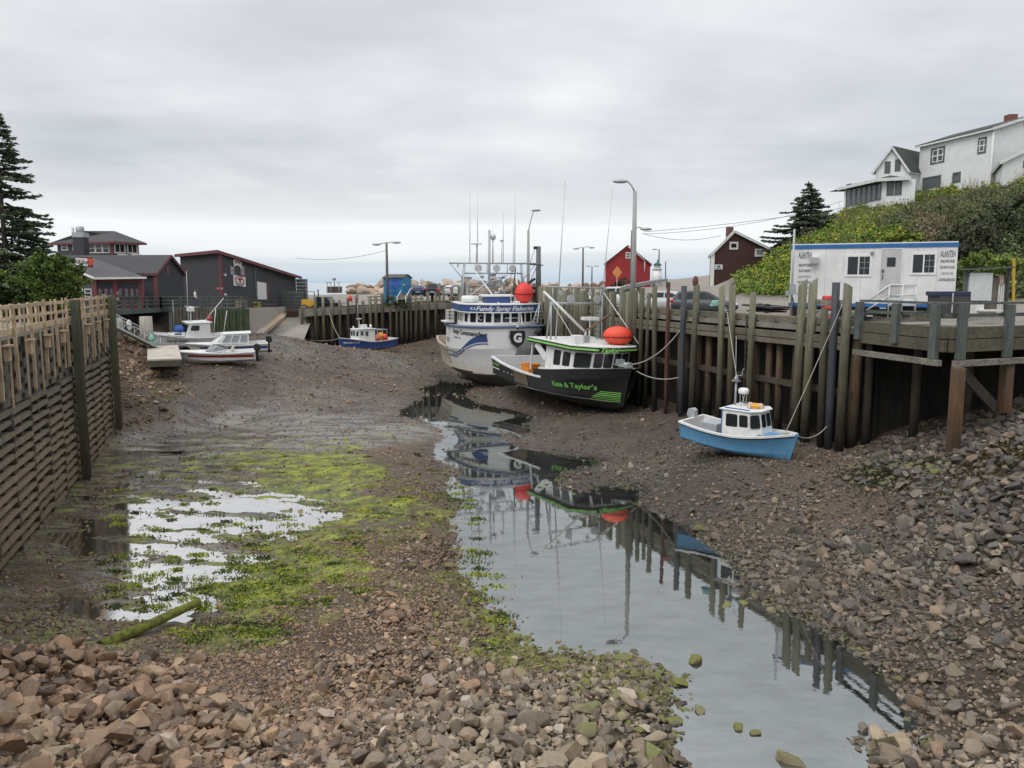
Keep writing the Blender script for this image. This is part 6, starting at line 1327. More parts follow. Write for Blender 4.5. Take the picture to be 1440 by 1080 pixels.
def gable(root, a, b, c, d, z0, ze, zr, wm, rm, over=.35, th=.14, trim=None, ridge_f=.5, zer=None):
    """gable walls on a-b (front) and d-c (back); ridge runs front to back"""
    a,b,c,d = (V3(*p,0) for p in (a,b,c,d)); zer = ze if zer is None else zer; m = MB()
    fa, fb = a+(b-a)*ridge_f, d+(c-d)*ridge_f; U = lambda p,z: V3(p.x,p.y,z)
    m._add([U(a,z0),U(b,z0),U(b,zer),U(fa,zr),U(a,ze)],[(0,1,2,3,4)]); m._add([U(d,z0),U(c,z0),U(c,zer),U(fb,zr),U(d,ze)],[(0,1,2,3,4)])
    m.quad(U(a,z0),U(d,z0),U(d,ze),U(a,ze)); m.quad(U(b,z0),U(c,z0),U(c,zer),U(b,zer)); m.build('wall', wm, root, world=True)
    f = (d-a).normalized()*over
    for e0,e1,zz_ in ((a,d,ze),(b,c,zer)):
        sl = U(e0,zz_)-U(fa,zr); ex = sl.normalized()*over
        slab(root,[U(fa,zr)-f,U(fb,zr)+f,U(e1,zz_)+f+ex,U(e0,zz_)-f+ex],th,rm)
        if trim:
            t_ = MB(); t_.beam(U(fa,zr)-f*1.03+V3(0,0,.02),U(e0,zz_)-f*1.03+ex+V3(0,0,.02),.06,.24); t_.beam(U(e0,zz_)-f+ex*1.02,U(e1,zz_)+f+ex*1.02,.1,.16); t_.build('fascia', trim, root, world=True)
    W = [Wall(U(a,z0),U(b,z0),U(b,ze),U(a,ze)),Wall(U(b,z0),U(c,z0),U(c,zer),U(b,zer)),Wall(U(d,z0),U(a,z0),U(a,ze),U(d,ze))]
    cen = (a+b+c+d)/4
    for w_ in W:
        mid = (w_.p[0]+w_.p[1])/2-cen; mid.z = 0
        if w_.n.dot(mid) < 0: w_.n = -w_.n
    return W
def pxu(W, px): # u of a wall seen in column px
    a, b = W.p[0], W.p[1]; k = at_px(px, 10, a, b); return (V3(k.x,k.y,0)-V3(a.x,a.y,0)).dot(V3(b.x-a.x,b.y-a.y,0))/V3(b.x-a.x,b.y-a.y,0).length_squared
def pxv(W, px, py): 
    a, b = W.p[0], W.p[1]; k = at_px(px, 10, a, b); z = D(px,py,k.y).z; u = pxu(W,px); z0 = a.z*(1-u)+b.z*u; z1 = W.p[3].z*(1-u)+W.p[2].z*u; return (z-z0)/(z1-z0)
def win_px(root, W, x0, x1, y0, y1, fm=WTRIM, gm=GL, t=.08, bars=(0,1)):
    u0, u1 = sorted((pxu(W,x0),pxu(W,x1))); xm = (x0+x1)/2; return window(root, W, u0,u1,pxv(W,xm,y1),pxv(W,xm,y0),fm,gm,t,bars,world=True)
def board_px(root, W, x0, x1, y0, y1, m, name, off=.05):
    u0, u1 = sorted((pxu(W,x0),pxu(W,x1))); xm=(x0+x1)/2; b = MB(); W.panel(b,u0,u1,pxv(W,xm,y1),pxv(W,xm,y0),-.02,off); return b.build(name, m, root, world=True)
# --- charcoal restaurant buildings at the head of the harbour
def gp(px, Y): return (ray(px,398).x*Y/ray(px,398).y, Y)
up_ = thing('building','charcoal upper storey building with white windows and a low hipped roof','building',(*gp(150,95),7.5))
C0,C1,C2 = gp(160,88),gp(198,91),gp(84,91); C3 = (C1[0]+(C2[0]-C0[0]), C1[1]+(C2[1]-C0[1]))
z_e = D(160,340,88).z; W = walls(up_,[C2,C0,C1,C3],7.4,z_e,CHAR)
win_px(up_,W[0],127,137,342,356); win_px(up_,W[0],137.5,147,342,356); win_px(up_,W[0],147.5,157,342,356); win_px(up_,W[0],106,112,343,352); win_px(up_,W[0],90,99,343,352)
win_px(up_,W[1],163,179,341.5,356.5,WTRIM,GL,.16,(1,0)); win_px(up_,W[1],181,196,342,357,WTRIM,GL,.16,(1,0))
cen = V3((C0[0]+C2[0])/2+1,(C1[1]+C2[1])/2,z_e+1.35); m = MB(); ev = [V3(p[0],p[1],z_e)+(V3(p[0],p[1],z_e)-V3(cen.x,cen.y,z_e)).normalized()*.9 for p in (C2,C0,C1,C3)]
r0, r1 = cen+V3(-1.6,0,0), cen+V3(1.6,.3,0); m.quad(ev[0],ev[1],r1,r0); m._add([ev[1],ev[2],r1],[(0,1,2)]); m.quad(ev[2],ev[3],r0,r1); m._add([ev[3],ev[0],r0],[(0,1,2)]); m._add(ev,[(0,1,2,3)]); m.build('roof',ROOFD,up_,world=True)
m = MB(); 
for i in range(4): m.beam(ev[i]-V3(0,0,.1),ev[(i+1)%4]-V3(0,0,.1),.08,.2)
m.build('fascia',MAROON,up_,world=True); m = MB(); q = V3(*C0,0); m.box((q.x,q.y,(7.4+z_e)/2),(.35,.35,z_e-7.4),.4); m.build('corner_post',MAROON,up_,world=True)
q = D(114,345,86); m = MB(); m.box((q.x,q.y,(z_e+9)/2),(1.1,1.1,z_e-8.2)); m.build('chimney',CHAR,up_,world=True); m = MB(); m.box((q.x,q.y,z_e+.6),(1.2,1.2,.5)); m.lathe([(.35,z_e+.8),(.42,z_e+1.0),(.42,z_e+1.35),(.3,z_e+1.5)],(q.x,q.y,0),12); m.build('vent',GREYM,up_,world=True)
m = MB(); q = D(104,330,86); m.cyl((q.x,q.y,z_e-.4),(q.x-.1,q.y,D(104,320,86).z),.13,n=8); m.build('flue',GREYM,up_,world=True)
for px in (173,192): q = D(px,361,87.5); m = MB(); m.box(q,(.9,.6,.5)); m.build('heat_pump',WTRIM,up_,world=True)
# pavilion with hipped roof
pv = thing('pavilion','charcoal and maroon dining pavilion with a broad grey hipped roof','building',(*gp(150,74),7.5))
A0,A1 = gp(133,73),gp(199,75); dA = V3(A1[0]-A0[0],A1[1]-A0[1],0); A2 = (A0[0]-5.6, A0[1]+3.4); A3 = (A1[0]-5.0, A1[1]+6)
ze = D(133,391,73).z; W = walls(pv,[A0,A1,A3,A2],7.4,ze,CHAR)
m = MB(); pk = D(128,362,79); pk2 = D(97,364,81); e_ = [D(132,391.5,72.4),D(206,390.5,74.6),V3(A3[0],A3[1],ze),D(95,375,79)]
m.quad(e_[0],e_[1],pk,pk2); m.quad(e_[1],e_[2],pk2,pk); m.quad(e_[3],e_[0],pk2,pk2+V3(-2,1,-.2)); m.build('roof',roofing('grey_roof',(.085,.085,.09)),pv,world=True)
m = MB(); m.beam(e_[0],e_[1],.1,.18); m.beam(e_[0],e_[3],.1,.18); m.build('fascia',WTRIM,pv,world=True)
m = MB()
for u in (0,.44,.985): p = W[0](u,.5); m.box((p.x,p.y,(7.4+ze)/2),(.42,.42,ze-7.4),.1)
m.beam(W[0](0,.93,.06),W[0](1,.93,.06),.1,.4); m.beam(W[3](0,.93,.06),W[3](1,.93,.06),.1,.3); m.beam(W[0](0,.12,.06),W[0](1,.12,.06),.1,.5); m.build('post',MAROON,pv,world=True)
for x0,x1 in ((136,143),(145,151.5),(153,160),(165,171.5),(173.5,180),(181.5,188),(189.5,195.5)): win_px(pv,W[0],x0,x1,405,418,MAROON,glass('sky_glass',(.16,.18,.2),.05),.07,(0,1))
for x0,x1 in ((107,116),(118.5,128)): win_px(pv,W[3],x0,x1,406,418,WTRIM,GL,.08,(0,1))
sg = thing('shop_sign','white gift shop sign with a red painted end on the pavilion roof','sign',D(118,360,74)); sa, sb_ = D(106,360,73.6), D(130,361.5,74.2)
m = MB(); m.beam(sa-V3(0,0,.5),sb_-V3(0,0,.5),.08,.9); m.build('board',paint('sign_border',(.14,.03,.03),.6,.2),sg,world=True)
wl = Wall(sa-V3(0,.08,.92),sb_-V3(0,.08,.92),sb_-V3(0,.08,.08),sa-V3(0,.08,.08),out=(0,-1,0)); m = MB(); wl.panel(m,.03,.72,.08,.92,-.01,.02); m.build('face',WTRIM,sg,world=True); letters(sg,'Gift Shop',.46,on_wall(wl,.38,.5,.03),paint('dark_letter',(.05,.02,.02),.6,.1),.1,.01,.52,world=True)
m = MB(); cc = wl(.86,.5,.03); m.ell(cc,(.26,.03,.34)); m.ell(cc+V3(.28,0,.18),(.14,.03,.12)); m.ell(cc+V3(-.2,0,.3),(.12,.03,.1)); m.build('red_emblem',paint('lobster_red',(.55,.07,.04),.6,.2),sg,world=True)
# middle gabled block
mg = thing('building','charcoal gabled block between the pavilion and the big shed','building',(*gp(235,80),7.5))
G0,G1 = gp(219,79),gp(258,84); gl_ = V3(G1[0]-G0[0],G1[1]-G0[1],0); gn = V3(-gl_.y,gl_.x,0).normalized(); 
W = gable(mg,G0,G1,(G1[0]+gn.x*9,G1[1]+gn.y*9),(G0[0]+gn.x*9-4,G0[1]+gn.y*9),7.2,D(219,384,79).z,D(238,360,81).z,CHAR,ROOFD,.3,.15,MAROON,.5)
win_px(mg,W[0],234.5,239.5,374,386,MAROON,GL,.1,(0,1)); m = MB(); q = V3(*G0,0); m.box((q.x,q.y,9),(.3,.3,3.5)); m.build('corner_post',MAROON,mg,world=True)
# big lean-to shed
sh = thing('shed','big charcoal waterfront shed with a long sloping roof and white door','shed',(*gp(330,92),7.2))
S_c, S_l, S_r = gp(311,88),gp(255,96),gp(416,110); zc_, zr_ = D(311,355,88).z, D(416,391,110).z
S_b = (S_l[0]+S_r[0]-S_c[0], S_l[1]+S_r[1]-S_c[1]); W = walls(sh,[S_l,S_c,S_r,S_b],6.5,[zc_-.15,zc_,zr_,zr_-.1],CHAR)
T0 = [V3(S_l[0]-.6,S_l[1],zc_-.1),V3(S_c[0]+.1,S_c[1]-.9,zc_+.05),V3(S_r[0]+.9,S_r[1]-.3,zr_+.02),V3(S_b[0],S_b[1]+.5,zr_)]
slab(sh,T0,.16,ROOFD); m = MB(); m.beam(T0[0]+V3(0,-.06,.02),T0[1]+V3(0,-.06,.02),.1,.34); m.beam(T0[1]+V3(0.02,-.06,.0),T0[2]+V3(0,-.06,.0),.1,.34); m.build('fascia',MAROON,sh,world=True)
m = MB(); m.box((S_c[0],S_c[1],(6.6+zc_)/2),(.28,.28,zc_-6.7),.7); m.build('corner_post',MAROON,sh,world=True)
board_px(sh,W[1],361,374,397,421,WTRIM,'door',.06); board_px(sh,W[1],373.6,376,396.5,421,MAROON,'door_jamb',.08); board_px(sh,W[1],358,359.5,376,418,DTRIM,'downpipe',.1)
win_px(sh,W[1],323.5,331,373,388,MAROON,glass('sky_glass'),.12,(0,1)); win_px(sh,W[1],338,345,373,388,MAROON,glass('sky_glass'),.12,(0,1))
for wi,px,py in ((1,316,386.5),(1,315,414),(0,240,407)): board_px(sh,W[wi],px-1,px+1,py-1.5,py+1.5,WTRIM,'wall_light',.15)
W1_ = W[1]; sg = thing('sign','white square sign with red arched lettering and a lobster on the shed','sign',W1_(pxu(W1_,336.5),pxv(W1_,336.5,394))); board_px(sg,W1_,328,344.5,388,402.5,WTRIM,'board',.07)
uc, vc = pxu(W1_,336.2), pxv(W1_,336.2,395.3)
def arch(W,u,v,r,sgn,off=.09): return lambda x,y: W(u+(r+sgn*y)*math.sin(x/r)/W.w, v+(sgn*((r+sgn*y)*math.cos(x/r)-r*.72))/W.h, off)
RL = paint('red_letter',(.42,.03,.03),.6,.1)
letters(sg,'HALLS HARBOUR',.40,arch(W1_,uc,vc,1.7,1),RL,0,.008,.82,world=True); letters(sg,'LOBSTER POUND',.40,arch(W1_,uc,vc,1.7,-1),LB,0,.008,.82,world=True)
m = MB(); c_ = W1_(uc,vc,.09); al = (W1_.p[1]-W1_.p[0]).normalized(); m.ell(c_,(.12,.04,.34)); 
for q in (-1,1): m.ell(c_+al*q*.3+V3(0,0,.22),(.17,.04,.12)); m.tube([c_+V3(0,0,.1),c_+al*q*.25+V3(0,0,.2)],.04,5)
m.build('emblem',RL,sg,world=True)
sg = thing('sign','curved white name sign above the shed’s upper windows','sign',W1_(pxu(W1_,334),pxv(W1_,334,368)))
ua, va = pxu(W1_,334.3), pxv(W1_,334.3,368.5); rr_ = 2.0; m = MB(); m.grid([[W1_(ua+(rr_+q)*math.sin(a_)/W1_.w, va+((rr_+q)*math.cos(a_)-rr_)/W1_.h,.07) for q in (-.32,.32)] for a_ in [(-.5+k/12)*1.05 for k in range(13)]],smooth=False); m.build('board',WTRIM,sg,world=True)
letters(sg,'HIGH TIDES',.36,lambda x,y: W1_(ua+(rr_+y)*math.sin(x/rr_)/W1_.w, va+((rr_+y)*math.cos(x/rr_)-rr_)/W1_.h,.09),RL,0,.01,.8,world=True)
sg = thing('sign','small red and white sign at the shed’s corner','sign',W[0](pxu(W[0],307),pxv(W[0],307,405.7))); board_px(sg,W[0],303.5,309,404.3,407,paint('sign_red',(.6,.06,.04),.5,.1),'board',.06); board_px(sg,W[0],309,312,404.3,407,WTRIM,'white_end',.06)
# --- red barn, small lighthouse, brown shingled house
bn = thing('barn','dark red boarded barn with one small white window under the gable','barn',(*gp(882,115),9.9))
a,b = gp(851,113),gp(914,115); W = gable(bn,a,b,(b[0]+1.6,b[1]+11),(a[0]+1.6,a[1]+11),9.0,D(851,371,113).z,D(882,346,114).z,RED,roofing('barn_roof',(.09,.03,.03)),.2,.12,paint('barn_trim',(.16,.02,.025),.6,.2),.49)
win_px(bn,W[0],879,885.5,354.5,363.5,WTRIM,GL,.14,(1,1)); m = MB(); q = D(906.5,372,114.6); m.cyl((q.x,q.y,D(906,366,115).z),(q.x,q.y,D(906,382,115).z),.08,n=6); m.tube([D(884,347,113.5),D(906.5,366,114.4)],.1,6); m.build('downpipe',WTRIM,bn,world=True)
lh = thing('lighthouse','small white wooden lighthouse with a green roof beside the red barn','lighthouse',(*gp(924,112),9.7)); g_ = 9.5
m = MB(); zz_ = [D(924,y,112).z for y in (399,379,377,374,373,368.5)]; m.lathe([(.78,g_),(.55,zz_[1])],(lh.location.x,112,0),8); m.build('tower',WWOOD,lh,world=True,)
m = MB(); m.lathe([(.72,zz_[1]),(.72,zz_[1]+.15)],(lh.location.x,112,0),8); m.lathe([(.45,zz_[1]+.15),(.45,zz_[4])],(lh.location.x,112,0),8); m.build('lantern_room',WTRIM,lh,world=True); m = MB(); m.lathe([(.68,zz_[4]),(.12,zz_[5]),(.05,zz_[5]+.35)],(lh.location.x,112,0),8); m.build('roof',paint('verdigris',(.07,.22,.18),.6,.2),lh,world=True)
bh = thing('house','brown shingled house with white trim and a long slope over its right half','house',(*gp(1030,78),9.5))
a,b = gp(1001,77),gp(1096,80); W = gable(bh,a,b,(b[0]+1.5,b[1]+9),(21.0,86.2),8.0,D(1001,356,77).z,D(1029,326,78).z,BROWN,roofing('grey_roof'),.25,.12,WTRIM,.30,D(1096,358,80).z)
win_px(bh,W[0],1024,1036,340,351,WTRIM,GL,.18,(0,0)); win_px(bh,W[0],1060,1074,350,361,WTRIM,glass('pale_glass'),.18,(0,0))
m = MB(); q = V3(*a,0); m.box((q.x,q.y,(8+D(1001,356,77).z)/2),(.3,.3,D(1001,356,77).z-8)); m.build('corner_board',WTRIM,bh,world=True); q = D(1026,325,81); m = MB(); m.box((q.x,q.y,q.z-.35),(.6,.6,1.5)); m.build('chimney',paint('old_brick',(.16,.09,.07),.8,.3),bh,world=True)
sg = thing('sign','white notice sign with a blue emblem on the brown house','sign',W[0](pxu(W[0],1009),pxv(W[0],1009,375))); board_px(sg,W[0],1004,1015,372,379,WTRIM,'board',.06); board_px(sg,W[0],1008,1011,373.5,376,NAVY,'emblem',.07); 
letters(sg,'HARBOUR',.14,on_wall(W[0],pxu(W[0],1009.5),pxv(W[0],1009.5,377.6),.075),NAVY,0,.003,.9,world=True)
# --- white houses on the hill
h1 = thing('house','large white two storey house on top of the green hill','house',(45,80,18)); e0,e1 = (44.1,76),(42.2,85.5); ez = 23.85
W = gable(h1,e0,(52,77.6),(50.5,87),e1,15.5,ez,25.1,WWOOD,GDARK,.35,.16,WTRIM,.5)
Wl = W[2]
for x0,x1,y0,y1,br in ((1298,1317,207,230,(1,1)),(1362,1373.5,193,216,(0,1)),(1289,1314,248,265,(0,0)),(1330,1341,242,257,(0,0))): win_px(h1,Wl,x0,x1,y0,y1,DTRIM,glass('house_glass',(.10,.12,.125),.06),.14,br)
for x0,x1,y0,y1 in ((1299.5,1316,208.5,229),(1363,1372.5,194.5,215)):
    u0,u1 = sorted((pxu(Wl,x0),pxu(Wl,x1))); xm=(x0+x1)/2; m = MB(); Wl.ring(m,u0+.012,u1-.012,pxv(Wl,xm,y1)+.012,pxv(Wl,xm,y0)-.012,.09,.0,.06); uu=(u0+u1)/2; vv=(pxv(Wl,xm,y1)+pxv(Wl,xm,y0))/2; Wl.panel(m,u0,u1,vv-.008,vv+.008,0,.055); Wl.panel(m,uu-.01,uu+.01,pxv(Wl,xm,y1),pxv(Wl,xm,y0),0,.055) if x1-x0>12 else None; m.build('sash',WTRIM,h1,world=True)
m = MB(); m.cyl((44.05,75.8,15.5),(44.05,75.8,ez),.09,n=6); m.build('downpipe',WTRIM,h1,world=True); q = D(1421,172,81); m = MB(); m.box((q.x,q.y,q.z-.3),(.85,.85,2.0)); m.build('chimney',paint('chimney_brick',(.22,.08,.06),.8,.3),h1,world=True)
m = MB(); W0_ = W[0]; W0_.panel(m,.40,.47,1.04,1.09,-.02,.05); m.build('gable_vent',WTRIM,h1,world=True)
a,b = gp(1398,70),(50,70.6); gb = gable(h1,a,b,(b[0]+3.0,76.4),(a[0]+3.0,76.2),15.5,D(1398,228,70).z,D(1428,195,70.5).z,WWOOD,GDARK,.3,.14,WTRIM,.5); win_px(h1,gb[0],1426,1432,226,236,DTRIM,GL,.1,(0,0)); 
h2 = thing('house','white gabled house with a dark steep roof beyond the hill’s sunroom','house',(40,86,18)); a,b = gp(1223,85),gp(1269,84); W = gable(h2,a,b,(b[0]+6.0,b[1]+5),(a[0]+6.0,a[1]+5),15.5,D(1223,240,85).z,D(1245,208,85).z,WWOOD,GDARK,.35,.14,WTRIM,.5)
win_px(h2,W[0],1235,1243,227,244,DTRIM,glass('house_glass'),.12,(0,1)); win_px(h2,W[0],1249,1257,224,241,DTRIM,glass('house_glass'),.12,(0,1))
sr = thing('sunroom','white glazed sunroom with a low dark roof at the edge of the hill','sunroom',(36,80,17)); a0,a1,a2 = gp(1181,87),gp(1234,80),gp(1279,79); ze = D(1234,253.5,80).z
W = walls(sr,[a0,a1,a2,(a2[0]+1,88)],14.5,ze,WWOOD); 
for k in range(7): win_px(sr,W[0],1184+k*7.0,1190.3+k*7.0,258.5-.4*k,291-1.6*k,DTRIM,glass('house_glass'),.10,(0,0))
win_px(sr,W[1],1239.5,1249.5,254.5,275,DTRIM,glass('house_glass'),.14,(0,0)); win_px(sr,W[1],1250.5,1260.5,254.5,274.5,DTRIM,glass('house_glass'),.14,(0,0))
pk = D(1252,246.5,83); ev = [D(1178,266,87.5),D(1234,253,79.5),D(1281,250.5,78.8),V3(a2[0]+1,89,ze),V3(a0[0]-.5,90,ze)]
m = MB(); 
for i in range(5): m._add([ev[i],ev[(i+1)%5],pk],[(0,1,2)])
m.build('roof',GDARK,sr,world=True); m = MB(); m.beam(ev[0],ev[1],.1,.3); m.beam(ev[1],ev[2],.1,.3); m.build('fascia',WTRIM,sr,world=True)

# --- blue hut
bt_ = thing('hut','bright blue painted hut with a brown roof by the breakwater rocks','hut',(*gp(558,102),7.2)); BLUE = clapboard('bright_blue_siding',(.03,.21,.42),.25,.6,.15)
a,b,c,d = gp(539,101),gp(566,99.5),gp(578.5,103),None; d = (a[0]+c[0]-b[0],a[1]+c[1]-b[1]); ze = D(553,391,100).z; W = gable(bt_,b,c,d,a,6.8,ze,D(572,386.5,101).z,BLUE,roofing('brown_roof',(.10,.085,.08)),.15,.1,None,.5)
Wf = W[2] if True else None; board_px(bt_,Wf,543,563,392,403,clapboard('mural_blue',(.045,.12,.42),.2),'mural_panel',.05)
m = MB(); w_ = Wf
for k in range(6):
    u0 = pxu(w_,545+k*3); m.tube([w_(u0+.02*math.sin(q*1.3+k),.45+.4*q/6,.07) for q in range(7)],.05,5)
m.build('mural_lines',paint('mural_light',(.10,.22,.60),.6,.1),bt_,world=True); board_px(bt_,W[0],566.5,568,399.5,401.5,WTRIM,'lamp',.1)
stp = thing('steps','white handrailed steps in front of the blue hut','steps',(*gp(567,99),6.9)); m = MB()
for px in (562,574): 
    q0, q1 = D(px-3.5,418,97.5), D(px+4,405,100.5); m.tube([q0,q1],.06,6); m.tube([q0-V3(0,0,.7),q0],.05,6)
m.build('handrail',WTRIM,stp,world=True); m = MB(); q0,q1 = D(566,419,98),D(571,410,101)
for k in range(4): p = q0+(q1-q0)*k/4; m.box((p.x,p.y,p.z-.1),(1.2,.4,.2))
m.build('tread',M_DECK,stp,world=True)

# ================================================================== office trailer and things on the wharf apron
tl = thing('office_trailer','white office trailer with blue trim, two windows and printed lettering','trailer',(*gp(1225,43.2),8.0))
ta,tb2 = gp(1111,44.2),gp(1344,41.0); dirt_ = V3(tb2[0]-ta[0],tb2[1]-ta[1],0); nrm = V3(-dirt_.y,dirt_.x,0).normalized(); TW = paint('trailer_white',(.72,.72,.71),.5,.10,(.45,.42,.38),.5)
zb_, zt_ = 8.62, D(1225,343,42.6).z
tc = (tb2[0]+nrm.x*2.6,tb2[1]+nrm.y*2.6); td = (ta[0]+nrm.x*2.6,ta[1]+nrm.y*2.6); W = walls(tl,[ta,tb2,tc,td],zb_,zt_,TW); F = W[0]
BT = paint('trailer_blue',(.02,.13,.36),.45,.2)
def band(v0,v1,o,name):
    m = MB()
    for w_ in W: w_.panel(m,-.004,1.004,v0,v1,-.02,o)
    return m.build(name,BT,tl,world=True)
band(.935,1.0,.04,'top_trim'); band(-.02,.035,.04,'bottom_trim'); m = MB(); m.prism([V3(p[0],p[1],zt_+.004) for p in (ta,tb2,tc,td)],(0,0,.06)); m.build('roof',TW,tl,world=True)
for x0,x1,y0,y1 in ((1188,1225,358,389),(1279,1316,355,386.5)): win_px(tl,F,x0,x1,y0,y1,WHITE,GL,.11,(1,0))
for x0,x1,y0,y1 in ((1208,1221,361,385),(1298.5,1312,358,383)):
    m = MB(); u0,u1 = pxu(F,x0),pxu(F,x1); v0,v1 = pxv(F,(x0+x1)/2,y1),pxv(F,(x0+x1)/2,y0)
    for k in (1,2): F.panel(m,u0,u1,v0+(v1-v0)*k/3-.003,v0+(v1-v0)*k/3+.003,.01,.022)
    F.panel(m,(u0+u1)/2-.0012,(u0+u1)/2+.0012,v0,v1,.01,.0235); m.build('muntin',GREYM,tl,world=True)
DG = paint('door_grey',(.50,.50,.50),.5,.15); dr = board_px(tl,F,1237,1267,351,420,DG,'door',.03); m = MB(); F.ring(m,pxu(F,1236),pxu(F,1268),pxv(F,1252,421),pxv(F,1252,349.5),.05,-.01,.05); m.build('door_frame',TW,tl,world=True)
m = MB(); F.panel(m,pxu(F,1246),pxu(F,1258),pxv(F,1252,375),pxv(F,1252,362),.02,.045); m.build('pane',GL,dr,world=True); m = MB(); F.panel(m,pxu(F,1239),pxu(F,1242.5),pxv(F,1241,383),pxv(F,1241,379),.02,.08); F.panel(m,pxu(F,1240),pxu(F,1241.5),pxv(F,1241,393),pxv(F,1241,386),.02,.07); m.build('lock',DTRIM,dr,world=True)
TXT = paint('grey_print',(.16,.17,.18),.6,.05); TXL = paint('pale_print',(.36,.37,.38),.6,.05)
for xl, ys, sc_ in ((1131,(359,373,381,389,397,405,413),.92),(1331,(357,367.5,376,384.5,393.5),.82)):
    rows = ['ALANTRA','MOBILE OFFICE TRAILERS','SALES SERVICE','LEASING','FOR RENT OR SALE','1-800-454-1904','ALANTRALEASING.COM'] if xl < 1200 else ['ALANTRA','MOBILE OFFICE TRAILERS','FOR RENT OR SALE','1-800-454-1904','ALANTRALEASING.COM']
    for i,(s_,y) in enumerate(zip(rows,ys)):
        big_ = i == 0; L = len(s_); wd_ = (20 if big_ else 21)*43/1130*1.0
        letters(tl,s_,.42 if big_ else .19,on_wall(F,pxu(F,xl),pxv(F,xl,y),.012),TXT if i in (0,1,2,4) or xl>1200 and i<3 else TXL,0,.010 if big_ else .006,(wd_/(L*.60*.19)*.92) if not big_ else .37,world=True,name='print')
    m = MB(); F.panel(m,pxu(F,xl-6),pxu(F,xl+8),pxv(F,xl,ys[0]+4.4),pxv(F,xl,ys[0]+3.9),.0,.012); m.build('print_underline',TXT,tl,world=True)
m = MB(); F.panel(m,pxu(F,1138),pxu(F,1150),pxv(F,1144,371),pxv(F,1144,361.5),.0,.40); m.build('air_conditioner',paint('ac_white',(.55,.55,.54),.5,.2),tl,world=True); m = MB(); F.panel(m,pxu(F,1138.6),pxu(F,1144),pxv(F,1142,370),pxv(F,1142,363),.40,.42); F.panel(m,pxu(F,1145.4),pxu(F,1149.5),pxv(F,1147,370),pxv(F,1147,363),.40,.42); m.build('vent',GREYM,tl,world=True)
m = MB(); p = F(.52,.0); 
for u in (.04,.3,.6,.9): 
    for o_ in (-.4,-2.0): q = F(u,0,o_); m.box((q.x,q.y,8.3),(.4,.4,.64))
q=F(.5,0,-1.3); m.beam(F(.02,0,-.35)-V3(0,0,.14),F(.98,0,-.35)-V3(0,0,.14),.12,.24); m.build('chassis',BLK,tl,world=True)
m = MB()
for k in range(1,9): F.panel(m,k/9-.0007,k/9+.0007,.04,.93,-.01,.006)
m.build('panel_seam',TXL,tl,world=True)
m = MB(); q = F(.505,.86,.08); m.ell(q,(.10,.08,.13)); m.build('lamp',GREYM,tl,world=True)
pp = thing('service_pole','thin grey electrical service pole with meter boxes at the trailer’s end','pole',(*gp(1114,43.4),8.0)); q = V3(*gp(1114,43.4),0); m = MB(); m.cyl((q.x,q.y,8),(q.x,q.y,D(1114,322,43.4).z),.06,n=8); m.build('pole',GREYM,pp,world=True); m = MB(); m.box((q.x,q.y-.12,D(1114,407,43.4).z),(.3,.18,.55)); m.box((q.x-.25,q.y-.05,D(1112,412,43.4).z),(.18,.15,.25)); m.build('meter_box',GREYM,pp,world=True); m = MB(); z1=D(1114,418,43.4).z; m.tube([(q.x,q.y-.15,z1),(q.x+.1,q.y-.2,z1-.5),(q.x+.6,q.y-.3,z1-.95),(q.x+1.4,q.y-.3,z1-.75)],.035,6); m.build('cable',BLACKR,pp,world=True)
stt = thing('steps','aluminium steps with pipe railing at the trailer door','steps',(*gp(1250,40.5),8.0)); m = MB(); d0 = F(.60,0,.1); 
px_l = V3(*gp(1233,40.0),8.0); lnd0, lnd1 = F(pxu(F,1251),.0,.05), F(pxu(F,1288),.0,.05); lz = 8.66
m2_ = MB(); m2_.prism([V3(lnd0.x,lnd0.y,lz),V3(lnd1.x,lnd1.y,lz),V3(lnd1.x,lnd1.y,lz)-nrm*1.2,V3(lnd0.x,lnd0.y,lz)-nrm*1.2],(0,0,.05)); f0 = V3(lnd0.x,lnd0.y,lz)-nrm*.6; al_ = dirt_.normalized()
for k in range(3): c_ = f0-al_*(.25+.3*k)-V3(0,0,.2*(k+1)-.05); m2_.box(c_,(.3,1.0,.04),math.atan2(al_.y,al_.x))
m2_.build('tread',ALU,stt,world=True)
for o_ in (.05,1.2):
    p0,p1 = V3(lnd0.x,lnd0.y,lz)-nrm*o_, V3(lnd1.x,lnd1.y,lz)-nrm*o_; U_ = V3(0,0,1.05)
    for q in (p0,(p0+p1)/2,p1): m.tube([V3(q.x,q.y,8.0),q+U_],.03,6)
    m.tube([p0+U_,p1+U_],.03,6); m.tube([p0+U_*.5,p1+U_*.5],.025,6); b_ = p0-al_*1.15; b_.z = 8.0; m.tube([p0+U_,b_+U_*.75,b_],.03,6); m.tube([p0+U_*.45,b_+U_*.3],.025,6)
m.build('railing',ALU,stt,world=True)
dm = thing('traffic_drum','red and white banded traffic drum behind the wharf posts','barrel',(*gp(1164,38.6),8.0)); 
for k in range(5): m = MB(); m.lathe([(.27-.012*k,8.0+.24*k),(.26-.012*k,8.24+.24*k)],(*gp(1164,38.6),0),14); m.build('band',[paint('drum_red',(.70,.05,.04),.5,.1),WHITE2][k%2],dm,world=True)
ut = thing('flatbed','low black flat trailer parked beside the office trailer','trailer',(*gp(1082,49),8.0)); q0,q1 = V3(*gp(1060,50.5),8.45),V3(*gp(1104,47.5),8.35); m = MB(); m.beam(q0,q1,1.6,.10)
for f in (.2,.6): 
    for k in range(3): c_=q0+(q1-q0)*f; m.box((c_.x+.2*k,c_.y-.3,8.1+.12*k),(1.4-.3*k,1.0,.08),.3*k)
